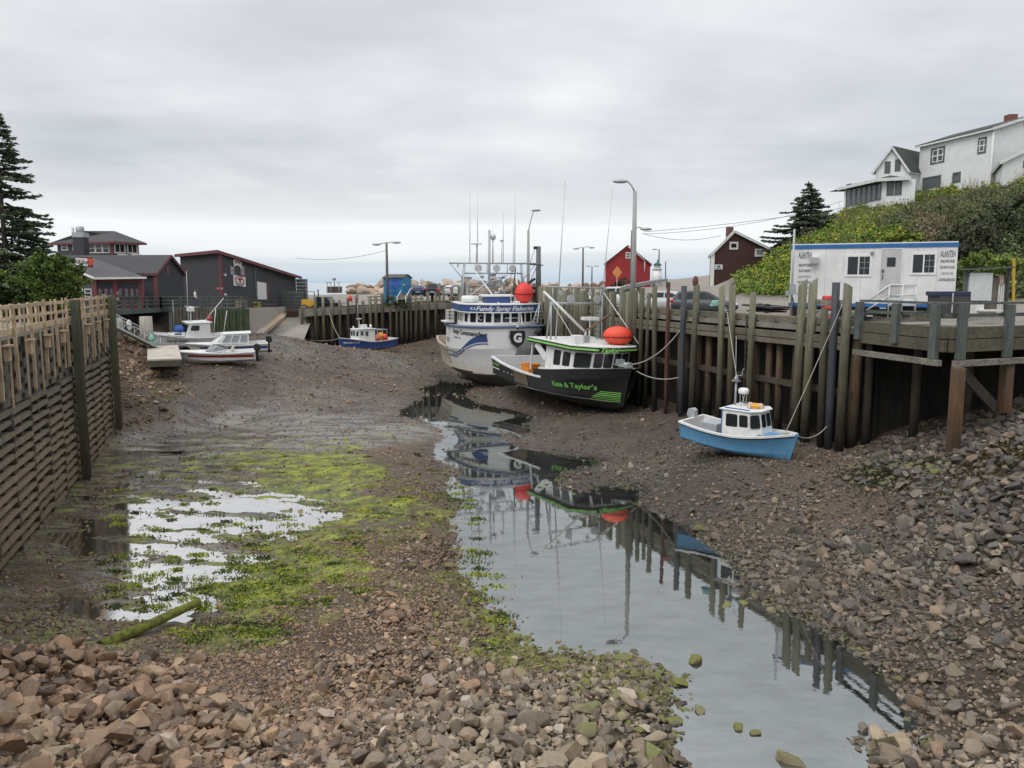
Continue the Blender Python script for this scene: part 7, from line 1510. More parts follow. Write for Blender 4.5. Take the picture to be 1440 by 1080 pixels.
m.build('bed',paint('tarred_wood',(.035,.033,.032),.8,.3),ut,world=True); m = MB(); c_ = q0+(q1-q0)*.4
for o_ in (-.75,.75): m.cyl((c_.x-.1,c_.y+o_-.08,8.28),(c_.x-.1,c_.y+o_+.08,8.28),.28,n=14)
m.build('wheel',BLACKR,ut,world=True); m = MB(); m.beam(q0+V3(0,0,.1),q0+V3(0,0,.55),.08,.5); m.build('tailboard',BLK,ut,world=True)
eb = thing('electrical_kiosk','grey plywood backed electrical stand with a large white cabinet','electrical cabinet',(*gp(1388,38),8.0)); EY = 38; 
def bxp(b,x0,x1,y0,y1,Y,dep): 
    p,q = D(x0,y1,Y),D(x1,y0,Y); b.box(((p.x+q.x)/2,Y+dep/2,(p.z+q.z)/2),(abs(q.x-p.x),dep,abs(q.z-p.z)))
m = MB(); bxp(m,1362,1416,390,440,EY+.35,.06); m.build('back_board',wood('old_plywood',(.13,.115,.095),(.24,.21,.17)),eb,world=True); m = MB(); bxp(m,1355,1361.5,379,450,EY+.1,.25); bxp(m,1415,1421.5,376,450,EY+.1,.25); p,q=D(1354,379,EY+.1),D(1422,376,EY+.1); m.beam(p,q,.6,.07); m.build('frame',M_RAIL,eb,world=True)
m = MB(); bxp(m,1362,1397,383.5,423,EY,.34); m.build('cabinet',paint('cabinet_white',(.58,.60,.60),.45,.15),eb,world=True,bevel=.02); m = MB(); bxp(m,1406,1412,386.5,400,EY+.2,.16); m.build('meter',paint('meter_tan',(.42,.33,.26),.6,.2),eb,world=True); m = MB()
for x_ in (1404.5,1407.5,1410.5): bxp(m,x_-.6,x_+.6,400,440,EY+.25,.06)
m.build('conduit',WTRIM,eb,world=True)
bnb = thing('bin','dark navy topped low bin behind the boardwalk railing','bin',(*gp(1342,33.2),8.0)); m = MB(); bxp(m,1319,1366,410,416,33,1.0); m.build('lid',paint('navy_lid',(.022,.032,.085),.5,.2),bnb,world=True,bevel=.02); m = MB(); bxp(m,1319.5,1365.5,416,448,33.02,.95); m.build('body',paint('charcoal_bin',(.06,.06,.062),.6,.3),bnb,world=True); m = MB(); bxp(m,1339,1341.3,412,440,32.9,.08); m.build('stripe',WTRIM,bnb,world=True)
yp = thing('post','thin yellow marker post by the bushes','post',(*gp(1427,41),8.0)); m = MB(); m.beam(V3(*gp(1428.5,41),8.0),D(1426,363,41),.10,.10); m.build('stake',paint('yellow_paint',(.50,.33,.03),.6,.4),yp,world=True)
bl = thing('curb_block','grey timber bumper block beside the electrical stand','block',(*gp(1300,36),8.0)); m = MB(); bxp(m,1288,1322,443,452,35.0,.5); m.build('block',M_BEAM,bl,world=True,bevel=.03)
bl = thing('mobile_stand','small white topped service table under the electrical stand','table',(*gp(1390,36),8.0)); m = MB(); bxp(m,1383,1411,436,438,35.5,.7); bxp(m,1372,1384,427,441,36,.5); m.build('table_top',WHITE2,bl,world=True); m = MB()
for px in (1385,1397,1409): bxp(m,px-.7,px+.7,438,452,35.6,.06)
m.build('leg',GREYM,bl,world=True)

# ================================================================== light poles, wires, signs
def light_pole(label, px, yt, Y, base_y, arms, m, r=.11, group=None):
    p0 = D(px,base_y,Y); p1 = D(px,yt,Y); t_ = thing('light_pole',label,'street lamp',(p0.x,p0.y,p0.z),0,group); b = MB(); b.tube([V3(p1.x,p1.y,p0.z-.3),V3(p1.x,p1.y,(p0.z+p1.z)/2),V3(p1.x,p1.y,p1.z)],[r,r*.88,r*.7],10); b.build('pole',m,t_,world=True)
    for x_,y_,cv in arms:
        e = D(x_,y_,Y); s_ = V3(p1.x,p1.y,p1.z-.1); b = MB(); b.tube([s_+(e-s_)*f+V3(0,0,cv*4*f*(1-f)) for f in (0,.25,.5,.75,1)],r*.32,6); b.build('arm',GREYM,t_,world=True)
        d_ = 1 if e.x > s_.x else -1; b = MB(); b.ell(e+V3(d_*r*1.2,0,.02),(r*2.9,r*1.3,r*.75),12,7); b.build('lamp_head',GREYM,t_,world=True)
    return t_
CP = paint('concrete_pole',(.36,.36,.35),.6,.2); WP_ = wood('pole_wood',(.10,.095,.085),(.20,.19,.17))
q = light_pole('tall grey street lamp on a concrete base at the wharf edge','' and 0 or 893,269,57,425,[(877,255.5,.3)],CP,.19); 
p = D(893,425,57); m = MB(); m.lathe([(.58,7.9),(.38,D(893,414,57).z)],(p.x,p.y,0),4); m.build('base',M_CONC,q,world=True)
light_pole('grey street lamp between the white boat and the crane post',743,324,76,425,[(751,296,.2)],CP,.16)
light_pole('brown pole with two lamp arms standing in front of the blue hut',543.5,341,99,424,[(532,344,.1),(555,341.3,.1)],WP_,.19)
light_pole('wooden pole with twin lamps rising beyond the black boat’s antenna',820,348,118,412,[(812,350,.2),(830,348.5,.2)],WP_,.16)
light_pole('far short pole with twin lamps left of the red barn',832.5,375,150,408,[(828,374.3,.05),(838,374.3,.05)],WP_,.14)
light_pole('wooden pole with a lamp arm directly behind the tall street lamp',889.5,324,78,415,[(905,322.5,.3)],WP_,.2)
light_pole('thin pole with a single lamp behind the small lighthouse',927,351,125,396,[(922,350.8,.1)],WP_,.13)
light_pole('curved aluminium lamp at the top corner above the white house',1478,300,52,420,[(1441,157.5,.4)],CP,.16) if False else None
pp = thing('pole','slender dark pole on the rise right of the lighthouse','pole',D(936,394,110)); m = MB(); m.cyl(D(936,396,110),D(936,368,110),.08,n=6); m.build('shaft',WP_,pp,world=True)
cp = thing('crane_post','dark grey steel crane post on the wharf above the red balloon buoy','post',D(757,424,72)); q0,q1 = D(757,424,72),D(756,347,72); m = MB(); m.cyl(q0,V3(q0.x,q0.y,q1.z),.26,.2,n=12); m.build('post',paint('crane_grey',(.12,.13,.14),.5,.3),cp,world=True); m = MB(); m.tube([D(752,350,72),D(745,372,71)],.02,5); m.tube([D(745,372,71.6),D(764,373,71.6)],.05,6); m.tube([D(754,376,72),D(744,400,71)],.03,5); m.box(D(755,348.5,72),(.6,.35,.25)); m.build('cable',BLK,cp,world=True)
m = MB(); p_,q_ = D(722,408,73), D(752,392,71.6); m.tube([p_,(p_+q_)/2+V3(0,0,-.15),q_],.12,6); m.build('jib',BLK,cp,world=True)
line('overhead wire from the brown lamp pole towards the shed', D(543,352,99), D(415,362.5,110), .6, .022, BLK, 'wire', 'wire')
line('upper overhead wire running from the wooden pole to the hill', D(905,326,78), D(1290,272,95), .5, .022, BLK, 'wire', 'wire')
line('lower overhead wire sagging from the wooden pole to the brown house', D(903,328,78), D(1014,331,84), .55, .02, BLK, 'wire', 'wire')
line('faint overhead wire from the wooden pole up to the sunroom', D(905,329,78), D(1184,283,87), .7, .018, BLK, 'wire', 'wire')
gr = thing('guardrail','galvanised guardrail curving down beside the silver sedan','guardrail',D(905,400,66)); pts = [D(872,412,60.5),D(874,405,61),D(880,402.5,62),D(900,398.5,70),D(920,395,79),D(938,392.5,90)]; m = MB()
for dz in (0,.16): m.tube([p+V3(0,0,-dz) for p in pts],.10,6)
m.build('rail',paint('galvanised_rail',(.36,.37,.37),.45,.3,metal=.3),gr,world=True)
for p in pts[2:]: m = MB(); m.box((p.x,p.y+.15,p.z-.45),(.16,.16,1.0)); m.build('post',M_POST,gr,world=True)
ds = thing('road_sign','orange diamond road sign on a post in front of the red barn','sign',D(868,405,90)); c_ = D(868,383,90); m = MB(); s_=.72; m.prism([c_+V3(-s_*.75,0,0),c_+V3(0,0,-s_),c_+V3(s_*.75,0,0),c_+V3(0,0,s_)],(0,.04,0)); m.build('panel',paint('sign_orange',(.62,.25,.08),.5,.2),ds,world=True); m = MB(); m.cyl((c_.x,90.1,c_.z-.3),(c_.x,90.1,8.6),.05,n=6); m.build('post',GREYM,ds,world=True)
rs = thing('marker_post','rusty round topped post beyond the grey hatchback','post',D(978,406,62)); m = MB(); c_ = D(978,396,62); m.lathe([(.02,-.45),(.16,-.35),(.24,0),(.16,.35),(.02,.45)],c_,10); m.cyl((c_.x,c_.y,8.0),(c_.x,c_.y,c_.z-.3),.06,n=6); m.build('post',paint('rust2',(.13,.06,.045),.8,.3),rs,world=True)

# ================================================================== vehicles
def wheel(root, x, y, r, w=.20):
    s_ = 1 if y > 0 else -1; m = MB(); m.lathe([(r*.62,-w/2),(r*.92,-w/2),(r,-w/2+.03),(r,w/2-.03),(r*.92,w/2),(r*.62,w/2)],(x,y,r),18,'Y'); o = m.build('wheel',BLACKR,root)
    m = MB(); m.lathe([(.02,s_*w*.42),(r*.18,s_*w*.42),(r*.2,s_*w*.34),(r*.56,s_*w*.36),(r*.64,s_*w*.46)],(x,y,r),18,'Y',cap=False)
    for k in range(5): a_=2*PI*k/5; m.beam((x,y+s_*w*.40,r),(x+r*.6*math.cos(a_),y+s_*w*.40,r+r*.6*math.sin(a_)),.05,.06,up=(0,1,0))
    m.build('rim',ALU,o)
def car(label, loc, rz, paintm, kind='hatch', group=None, L=4.2, Wd=1.72):
    r = thing('parked_car',label,'car',loc,rz,group); h = Wd/2; k = L/4.2
    prof = {'hatch':[(-2.05,.45,.86),(-1.98,.28,.98),(-1.2,.22,1.0),(0,.2,.96),(.85,.2,.94),(1.5,.22,.84),(1.95,.28,.70),(2.10,.40,.58)],
            'sedan':[(-2.25,.45,.84),(-2.18,.28,.96),(-1.4,.22,1.0),(0,.2,.95),(.85,.2,.92),(1.6,.22,.82),(2.1,.28,.68),(2.25,.40,.56)],
            'suv':[(-2.2,.5,1.0),(-2.12,.32,1.1),(-1.2,.26,1.12),(0,.25,1.1),(.9,.25,1.08),(1.6,.27,1.0),(2.05,.32,.85),(2.2,.45,.7)]}[kind]
    gh = {'hatch':[(-1.98,.97),(-1.62,1.40),(-.9,1.48),(.1,1.46),(1.02,.94)],'sedan':[(-1.75,.98),(-1.05,1.38),(-.5,1.43),(.2,1.41),(1.1,.92)],'suv':[(-2.08,1.10),(-1.85,1.60),(-.9,1.68),(.2,1.65),(.95,1.08)]}[kind]
    m = MB(); rows = []
    for x,zb,zt in prof:
        e = h*(1-.10*max(0,(abs(x)-1.5)/.75)); rows.append([(x*k,-e*.86,zb),(x*k,-e,zb+.16),(x*k,-e*1.0,(zb+zt)/2+.05),(x*k,-e*.95,zt-.04),(x*k,-e*.86,zt),(x*k,0,zt+.04),(x*k,e*.86,zt),(x*k,e*.95,zt-.04),(x*k,e*1.0,(zb+zt)/2+.05),(x*k,e,zb+.16),(x*k,e*.86,zb)])
    m.grid(rows,close=True); m._add(rows[0],[tuple(range(11))],False); m._add(rows[-1],[tuple(range(11))],False); m.build('body',paintm,r)
    def gy(z): return h*.90 - (z-.95)*.30
    m = MB(); m.grid([[(x*k,-gy(z)*(.98),z),(x*k,-gy(z)*.9,z+.03),(x*k,0,z+.05),(x*k,gy(z)*.9,z+.03),(x*k,gy(z)*.98,z)] for x,z in gh]); 
    for s_ in (1,-1): m._add([(x*k,s_*gy(z)*.975,z) for x,z in gh]+[(gh[-1][0]*k,s_*gy(.9)*.975,.9),(gh[0][0]*k,s_*gy(.9)*.975,.9)],[tuple(range(len(gh)+2))],False)
    m.build('roof',paintm,r)
    xs = [p[0] for p in gh]; zs = [p[1] for p in gh]; zf = lambda x: np.interp(x,xs,zs)
    b0 = gh[0][1]+.02
    for s_ in (1,-1):
        for xa,xb in ((gh[0][0]*.80,-.55),(-.47,.18),(.22,.86)):
            n_=6; m = MB(); g_=[]; 
            for i in range(n_+1):
                x = xa+(xb-xa)*i/n_; zt = float(zf(x))-.08; zt = max(zt,b0+.02); g_.append([(x*k,s_*(gy(z_)*.975+.012),z_) for z_ in (b0,zt)])
            m.grid(g_,smooth=False); m.build('side_window',GL,r)
    (xa,za),(xb,zb2) = gh[-2],gh[-1]; m = MB(); m.quad(*[(x*k+.03,y*gy(z)*.86,z+.045) for x,z,y in ((xa+.08,za-.04,-1),(xa+.08,za-.04,1),(xb-.06,zb2+.05,1),(xb-.06,zb2+.05,-1))]); m.build('windshield',GL,r)
    (xa,za),(xb,zb2) = gh[0],gh[1]; m = MB(); m.quad(*[(x*k-.03,y*gy(z)*.82,z+.03) for x,z,y in ((xa+.06,za+.08,-1),(xa+.06,za+.08,1),(xb-.03,zb2-.05,1),(xb-.03,zb2-.05,-1))]); m.build('rear_window',GL,r)
    rr_ = .31 if kind != 'suv' else .36
    for x in (-1.32*k,1.32*k):
        for y in (-h*.93,h*.93): wheel(r,x,y,rr_)
    for y in (-1,1):
        m = MB(); m.ell((prof[-2][0]*k+.03,y*h*.66,prof[-2][2]-.06),(.16,.2,.09)); m.build('headlight',ALU,r); m = MB(); m.ell((prof[0][0]*k+.06,y*h*.80,.86 if kind!='suv' else 1.0),(.14,.14,.13)); m.build('tail_light',paint('tail_red',(.55,.02,.02),.3,.05),r); m = MB(); m.ell((.72*k,y*(h+.06),.99 if kind!='suv' else 1.15),(.1,.09,.07)); m.build('mirror',paintm,r)
    m = MB(); m.box((prof[0][0]*k-.01,0,.62),(.03,.52,.13)); m.build('licence_plate',WHITE2,r); return r
def cpaint(name,c): return paint(name,c,.28,.08)
def gl(px,Y,dz=0): x,y = gp(px,Y); return (x,y,H(x,y)+.03+dz)
car('dark grey hatchback parked broadside at the wharf edge',(*gp(991,52.5),7.79),R(-14),cpaint('slate_car',(.060,.065,.078)),'hatch',None,4.25)
car('silver sedan parked behind the grey hatchback near the lamp base',(*gp(928,58),7.79),R(152),cpaint('silver_car',(.50,.52,.53)),'sedan',None,4.6)
car('white van roofed car parked behind the palisade of piles',(*gp(858,66),7.79),R(165),cpaint('white_car',(.62,.63,.63)),'suv',None,4.6)
for px,Y,rz,c_,kd,lab in ((588,107,95,(.035,.07,.17),'sedan','deep blue sedan nearest the blue hut'),(606,106,100,(.03,.035,.06),'suv','dark navy car in the row below the breakwater rocks'),(622,106,95,(.13,.10,.10),'hatch','brownish car in the row below the breakwater rocks'),(636,105,80,(.60,.61,.62),'sedan','white car with red tail lamps in the parked row'),(650,104,70,(.55,.57,.58),'suv','pale silver car at the white boat end of the row')):
    car(lab,(*gp(px,Y),8.05),R(rz),cpaint('car_'+lab.split()[0]+lab.split()[1],c_),kd,'cars parked below the breakwater')
pk = thing('pickup_truck','black pickup truck parked on the lot near the forklift','pickup truck',gl(455,108),R(-12)); PBK = cpaint('black_car',(.02,.021,.023)); m = MB(); h=.95
m.box((0,0,.75),(5.4,1.9,.55)); m.prism([(2.7,-h,.5),(2.7,-h,.9),(1.4,-h,1.12),(-2.7,-h,1.15),(-2.7,-h,.5)],(0,2*h,0)); m.build('body',PBK,pk,bevel=.06); m = MB(); m.prism([(1.35,-.85,1.1),(.7,-.78,1.8),(-.9,-.78,1.82),(-1.2,-.85,1.1)],(0,1.7,0)); m.build('cab',PBK,pk,bevel=.06); m = MB(); m.prism([(1.15,-.87,1.18),(.65,-.83,1.7),(-.8,-.83,1.72),(-1.0,-.87,1.18)],(0,1.70,0)); m.build('side_window',GL,pk)
for x in (-1.7,1.7):
    for y in (-.88,.88): wheel(pk,x,y,.40,.26)
m = MB(); m.box((2.72,0,.8),(.06,1.3,.3)); m.build('grille',ALU,pk)
fk = thing('forklift','yellow forklift with black mast standing by the trap stacks','forklift',(*gp(434,99.0),6.62),R(15)); YEL = paint('machine_yellow',(.62,.36,.02),.5,.3); m = MB(); m.prism([(-.9,-.55,.35),(-.95,-.55,1.05),(-.6,-.55,1.25),(.7,-.55,.95),(.9,-.55,.6),(.9,-.55,.35)],(0,1.1,0)); m.build('body',YEL,fk,bevel=.05); m = MB()
for x in (-.6,.7):
    for y in (-.48,.48): m.beam((x,y,.9),(x*.9,y,2.1),.07,.07)
m.prism([(-.6,-.52,2.1),(.7,-.52,2.1),(.7,.52,2.1),(-.6,.52,2.1)],(0,0,.06)); m.build('canopy_guard',BLK,fk); m = MB()
for y in (-.35,.35): m.box((1.1,y,1.25),(.12,.12,2.3)); m.box((1.6,y,.25),(1.0,.12,.06))
m.box((1.12,0,1.9),(.1,.8,.1)); m.box((1.12,0,.5),(.1,.9,.4)); m.build('mast',BLK,fk)
for x in (-.6,.6):
    for y in (-.5,.5): wheel(fk,x,y,.30,.22)
# ---------------------------------------------------------------- lot clutter: trap stacks, barricades, hoist stand
def stack(label, px, Y, nx_, nz_, m, size=(1.1,.7,.42), rz=.1, z=None):
    loc = gl(px,Y); t_ = thing('trap_stack',label,'lobster traps',loc,rz)
    for k in range(nz_):
        b = MB()
        for i in range(nx_):
            for j in range(2): trap(b,((i-(nx_-1)/2)*size[0]*1.04,j*size[1]*1.05,size[2]*(k+.52)),size,(3,1,2)); b.box(((i-(nx_-1)/2)*size[0]*1.04,j*size[1]*1.05,size[2]*(k+.5)),(size[0]*.92,size[1]*.9,size[2]*.8))
        b.build('trap_row',m,t_)
stack('long stack of grey wire lobster traps against the shed',400,105,4,6,paint('wire_grey',(.17,.18,.18),.8,.4),rz=.15); stack('brown stack of lobster traps between the grey stack and the forklift',409,100,1,4,paint('trap_brown',(.13,.085,.055),.8,.4),(1.3,.8,.36)); stack('tall stack of grey traps behind the forklift',423.5,111,1,7,paint('wire_grey2',(.16,.17,.18),.8,.4),(1.3,.9,.46))
for px,lab in ((356,'yellow barricade frame leaning at the left of the shed door'),(393,'yellow barricade frame beside the grey traps')):
    t_ = thing('barricade',lab,'barricade',gl(px,96),.2); m = MB()
    for x in (-.6,.6): m.beam((x-.25,0,0),(x,0,1.0),.08,.08); m.beam((x+.25,0,0),(x,0,1.0),.08,.08)
    m.beam((-.8,0,.95),(.8,0,.95),.08,.12); m.beam((-.7,0,.5),(.7,0,.5),.06,.1); m.build('frame',paint('barricade_yellow',(.60,.50,.03),.5,.2),t_)
t_ = thing('picnic_table','reddish brown picnic table in front of the white shed door','table',gl(371,97),.1); m = MB(); m.box((0,0,.76),(2.6,.9,.06)); m.build('table_top',M_PILE,t_); m = MB(); m.box((0,.75,.45),(2.6,.3,.05)); m.box((0,-.75,.45),(2.6,.3,.05)); m.build('seat',M_PILE,t_); m = MB()
for x in (-1,1): m.beam((x,-.8,0),(x,.2,.75),.08,.1); m.beam((x,.8,0),(x,-.2,.75),.08,.1); m.beam((x,-.8,.42),(x,.8,.42),.06,.1)
m.build('leg',M_PILE,t_)
t_ = thing('pallet','pale pallet leaning on the wall beside the plank wall railing','pallet',gl(338,90),.1); m = MB()
for k in range(6): m.beam((-.6+.24*k,0,0),(-.6+.24*k,.35,1.2),.12,.03)
m.beam((-.65,.04,.1),(.65,.04,.1),.05,.1); m.beam((-.65,.32,1.1),(.65,.32,1.1),.05,.1); m.build('slats',M_NEW,t_)
hs_ = thing('hoist_stand','brown boarded hoist stand with pipe frames at the far wharf','hoist',gl(468,122)); m = MB(); bxp(m,461,477,403,412,120,2); m.build('shed',clapboard('brown_board',(.10,.075,.06)),hs_,world=True); m = MB()
for x_ in (460,465,476.5): m.cyl(D(x_,412,119.5),D(x_,396,119.5),.08,n=6)
m.tube([D(459,397.3,119.5),D(466,397.3,119.5)],.08,6); m.tube([D(474,397.3,119.5),D(477,397.3,119.5)],.08,6); m.tube([D(470.5,404,119.5),D(470,392,119.5)],.07,6); m.ell(D(470,392,119.5),(.3,.3,.25)); m.build('pipe_frame',GREYM,hs_,world=True)
rb2 = thing('marker_buoy','small red buoy hung on a post of the far wharf','buoy',D(492.5,420,94.2)); m = MB(); m.ell(D(492.5,419.5,94.2),(.26,.26,.36)); m.cyl(D(492.5,424,94.2),D(492.5,415,94.2),.03,n=6); m.build('float',paint('bright_red',(.70,.06,.05),.5,.1),rb2,world=True)

# ================================================================== breakwater of boulders
ARM = stone_material('armour_stone', False); armour = []
for q in range(8):
    me = bigmesh[q].copy(); me.name='boulder'; me.materials.clear(); me.materials.append(ARM); armour.append(me)
random.seed(21); k = 0
for row,(Yb,yb) in enumerate(((128,403),(124,408),(121,412))):
    px = 497
    while px < 852:
        Y = Yb + random.uniform(-1,1) - max(0,(px-640))*.035; 
        if not (px > 735 and row == 2):
            s_ = random.uniform(2.1,3.6)*(1.0 if px < 735 else .8); p = D(px,yb+random.uniform(-3,2)- (3.0 if 560<px<720 else 0),Y); o = bpy.data.objects.new('boulder',armour[k%8]); COL.objects.link(o); o.location = p; o.scale = (s_,s_*random.uniform(.8,1.1),s_*random.uniform(.75,1.05)); o.rotation_euler = (random.uniform(-.5,.5),random.uniform(-.5,.5),random.uniform(0,6.28))
            f = random.uniform(.75,1.15); c_ = random.choice(((.40,.29,.22),(.43,.33,.25),(.36,.28,.22),(.40,.34,.28))); o.color = (c_[0]*f,c_[1]*f,c_[2]*f,1); tag(o,'tan armour boulder in the breakwater bank along the sea','boulder','breakwater boulders'); k += 1
        px += random.uniform(9,15)
# ================================================================== vegetation
def leaf_mat(name, rough=.75, var=1.0):
    t = NT(name); c = t.attr('tint','Color'); n = t.noise(t.pos(), 2.2, 3, .6)
    t.col(t.mix(n, t.mix(1.0,c,(.62,.62,.62),'MULTIPLY'), t.mix(1.0,c,(1.35,1.35,1.3),'MULTIPLY'))); t.rough(rough)
    t.b.inputs['Specular IOR Level'].default_value = .25; return t.m
LEAF = leaf_mat('foliage'); NEEDLE = leaf_mat('needles', .85)
def leaves(name, C, size, tint, parent=None, mat=None, elong=1.6, dirs=None, up=.0):
    n = len(C); a = RNG.normal(size=(n,3)) if dirs is None else dirs + RNG.normal(size=(n,3))*.28
    a /= np.linalg.norm(a,axis=1,keepdims=True); b = RNG.normal(size=(n,3)); b[:,2] *= (1-up) ; b -= a*(a*b).sum(1,keepdims=True); b /= np.linalg.norm(b,axis=1,keepdims=True)
    s = np.broadcast_to(size,(n,))[:,None]; L = a*s*elong*.5; Wd = b*s*.5
    V = np.stack([C-L, C+Wd*.9-L*.1, C+L, C-Wd*.9-L*.1],1).reshape(-1,3); F = np.arange(4*n).reshape(-1,4)
    return mesh_np(name, V, F, mat or LEAF, {'tint':np.repeat(np.c_[tint,np.ones(n)],4,0)}, parent=parent)
def local(parent, V): return V - np.array(parent.location[:])[None]
BARK = wood('bark',(.045,.036,.028),(.12,.10,.08),1,.95)
def spruce(label, base, h, rmax, seed, group=None, whorl=.42, dens=1.0, low=.06, tintc=(.078,.098,.062)):
    r = random.Random(seed); base = Vector(base); t_ = thing('spruce_tree',label,'tree',base,0,group)
    m = MB(); m.tube([base+V3(0,0,-.4),base+V3(r.uniform(-.1,.1),0,h*.5),base+V3(0,0,h*.985)],[h*.017,h*.010,.015],9); m.build('trunk',BARK,t_,world=True)
    C, Dr, T, S = [], [], [], []; br = MB(); z = h*low
    while z < h*.99:
        f = z/h; R_ = rmax*((1-f)**.85)*(1 if f>.12 else .55+f*3.7)
        for k in range(r.choice((4,5,5,6)) if f < .9 else 4):
            a = r.uniform(0,2*PI); L = max(.15,R_*r.uniform(.60,1.12)*(1 if r.random()>.1 else 1.22)); rise = r.uniform(-.10,.22) - .12*(1-f)
            n_ = max(4,int(L/.16*dens)); pts = []
            for i in range(7):
                q = i/6; pts.append(base+V3(math.cos(a)*L*q, math.sin(a)*L*q, z+L*(rise*q-.30*q*q+.24*q**3)))
            if L > .5: br.tube(pts,[.035*L/rmax+.008]*6+[.004],4,cap=False)
            dv = V3(math.cos(a),math.sin(a),0); sd = V3(-math.sin(a),math.cos(a),0); shade = r.uniform(.6,1.35)
            for i in range(n_):
                q = .14+.86*(i+.5)/n_; p = pts[min(5,int(q*6))].lerp(pts[min(6,int(q*6)+1)], q*6-int(q*6)); wl = L*.30*(1.08-q)+.12
                for sg in (-1,1):
                    for tt in range(max(2,int(wl/.16*dens))):
                        e = r.uniform(.05,1)*wl; C.append(p+dv*e*.55+sd*sg*e+V3(0,0,-.10*e+r.uniform(-.08,.05))); Dr.append(dv*.75+sd*sg*.7+V3(0,0,-.12)); c_ = shade*r.uniform(.65,1.35)*(1.35 if q>.8 else 1); T.append([x*c_ for x in tintc]); S.append(r.uniform(.10,.19))
        z += whorl*r.uniform(.7,1.25)*(1-.45*f)
    for i in range(12): C.append(base+V3(0,0,h*(.95+.05*i/12))); Dr.append(V3(r.uniform(-.5,.5),r.uniform(-.5,.5),.8)); T.append(tintc); S.append(.15)
    br.build('limbs',BARK,t_,world=True,recalc=False)
    leaves('crown',local(t_,np.array([c[:] for c in C])),np.array(S),np.array(T),t_,NEEDLE,2.6,np.array([d[:] for d in Dr])); return t_
def broadleaf(label, base, blobs, n, size, tints, seed, name='tree', cat='tree', trunk_r=.16, group=None):
    r = np.random.default_rng(seed); base = Vector(base); t_ = thing(name,label,cat,base,0,group)
    w = np.array([b[3]*b[4]*b[5] for b in blobs])**.67; w /= w.sum(); C=[];T=[]
    for (cx,cy,cz_,rx,ry,rz_),q in zip(blobs,(w*n).astype(int)):
        nc = max(6,q//45)
        d = r.normal(size=(nc,3)); d /= np.linalg.norm(d,axis=1,keepdims=True); d *= r.uniform(.55,1.0,(nc,1))
        cc = d*np.array([rx,ry,rz_])+np.array([cx,cy,cz_]); rad = r.uniform(.22,.5,nc)*min(rx,rz_)*.75; tn = np.array(tints)[r.integers(0,len(tints),nc)]*np.exp(r.normal(0,.28,(nc,1)))
        for i in range(nc):
            m_ = q//nc; e = r.normal(size=(m_,3)); e /= np.linalg.norm(e,axis=1,keepdims=True); e *= (r.random((m_,1))**.45)*rad[i]; C.append(cc[i]+e*np.array([1,1,.8])); T.append(tn[i]*np.exp(r.normal(0,.16,(m_,1))))
    C = np.concatenate(C); T = np.concatenate(T); C[:,2] = np.maximum(C[:,2],.05)
    b = MB(); 
    for cx,cy,cz_,rx,ry,rz_ in blobs: b.tube([base+V3(cx*.1,cy*.1,-.2),base+V3(cx*.5,cy*.5,cz_*.5),base+V3(cx,cy,cz_)],[trunk_r,trunk_r*.65,trunk_r*.25],6)
    b.build('trunk',BARK,t_,world=True); leaves('crown',C,r.uniform(size*.7,size*1.3,len(C)),T,t_,LEAF,1.5); return t_
def gpt(px, Y): x,y = gp(px,Y); return V3(x,y,H(x,y))
b_ = V3(*gp(12,47.5),7.6); spruce('tall ragged dark spruce at the end of the crib wall fence', b_, D(4,152,47.5).z-7.6, 4.6, 3, None, .37, 1.0, .08)
spruce('small dark spruce on the slope below the sunroom', gpt(1131,79)-V3(0,0,.6), D(1134,256,79).z-gpt(1131,79).z+.6, 4.9, 9, None, .26, 1.2, .04)
GR = [(.085,.135,.030),(.12,.175,.040),(.062,.10,.024)]
broadleaf('rounded deciduous tree beside the dining pavilion', V3(*gp(60,45.5),7.6), [(0,0,2.2,1.9,1.7,1.5),(1.1,0,1.4,1.3,1.2,1.1),(-1.6,.2,1.9,1.7,1.5,1.4),(.4,-.3,3.2,1.1,1.1,.9),(-2.6,0,1.2,1.6,1.4,1.2),(1.5,.2,2.6,1.0,.9,.9),(1.0,-.2,3.0,1.0,.9,.8)], 17000, .12, GR, 1)
broadleaf('dark shrub under the tall spruce behind the fence', V3(*gp(5,44),7.6), [(0,0,1.0,1.5,1.2,1.0),(1.1,.2,.8,1.0,.9,.8),(-1.4,0,1.6,1.4,1.2,1.5)], 6000, .12, [(.028,.045,.014),(.040,.052,.022),(.07,.085,.03)], 2, 'shrub','shrub',.08)
broadleaf('dark green bush in front of the red barn', gpt(879,100)-V3(0,0,.2), [(0,0,.9,1.5,1.0,1.0),(1.3,0,.6,1.0,.8,.7),(-1.2,0,.5,.9,.8,.6)], 2500, .16, [(.030,.042,.018),(.045,.058,.025),(.09,.07,.04)], 3,'shrub','shrub',.06)
broadleaf('low weedy bush beside the blue hut’s pole', V3(*gp(550,98.5),6.9), [(0,0,.6,1.2,.7,.7),(1.4,0,.4,1.0,.6,.5)], 1500, .16, [(.05,.075,.02),(.07,.09,.03)], 4,'shrub','shrub',.05)
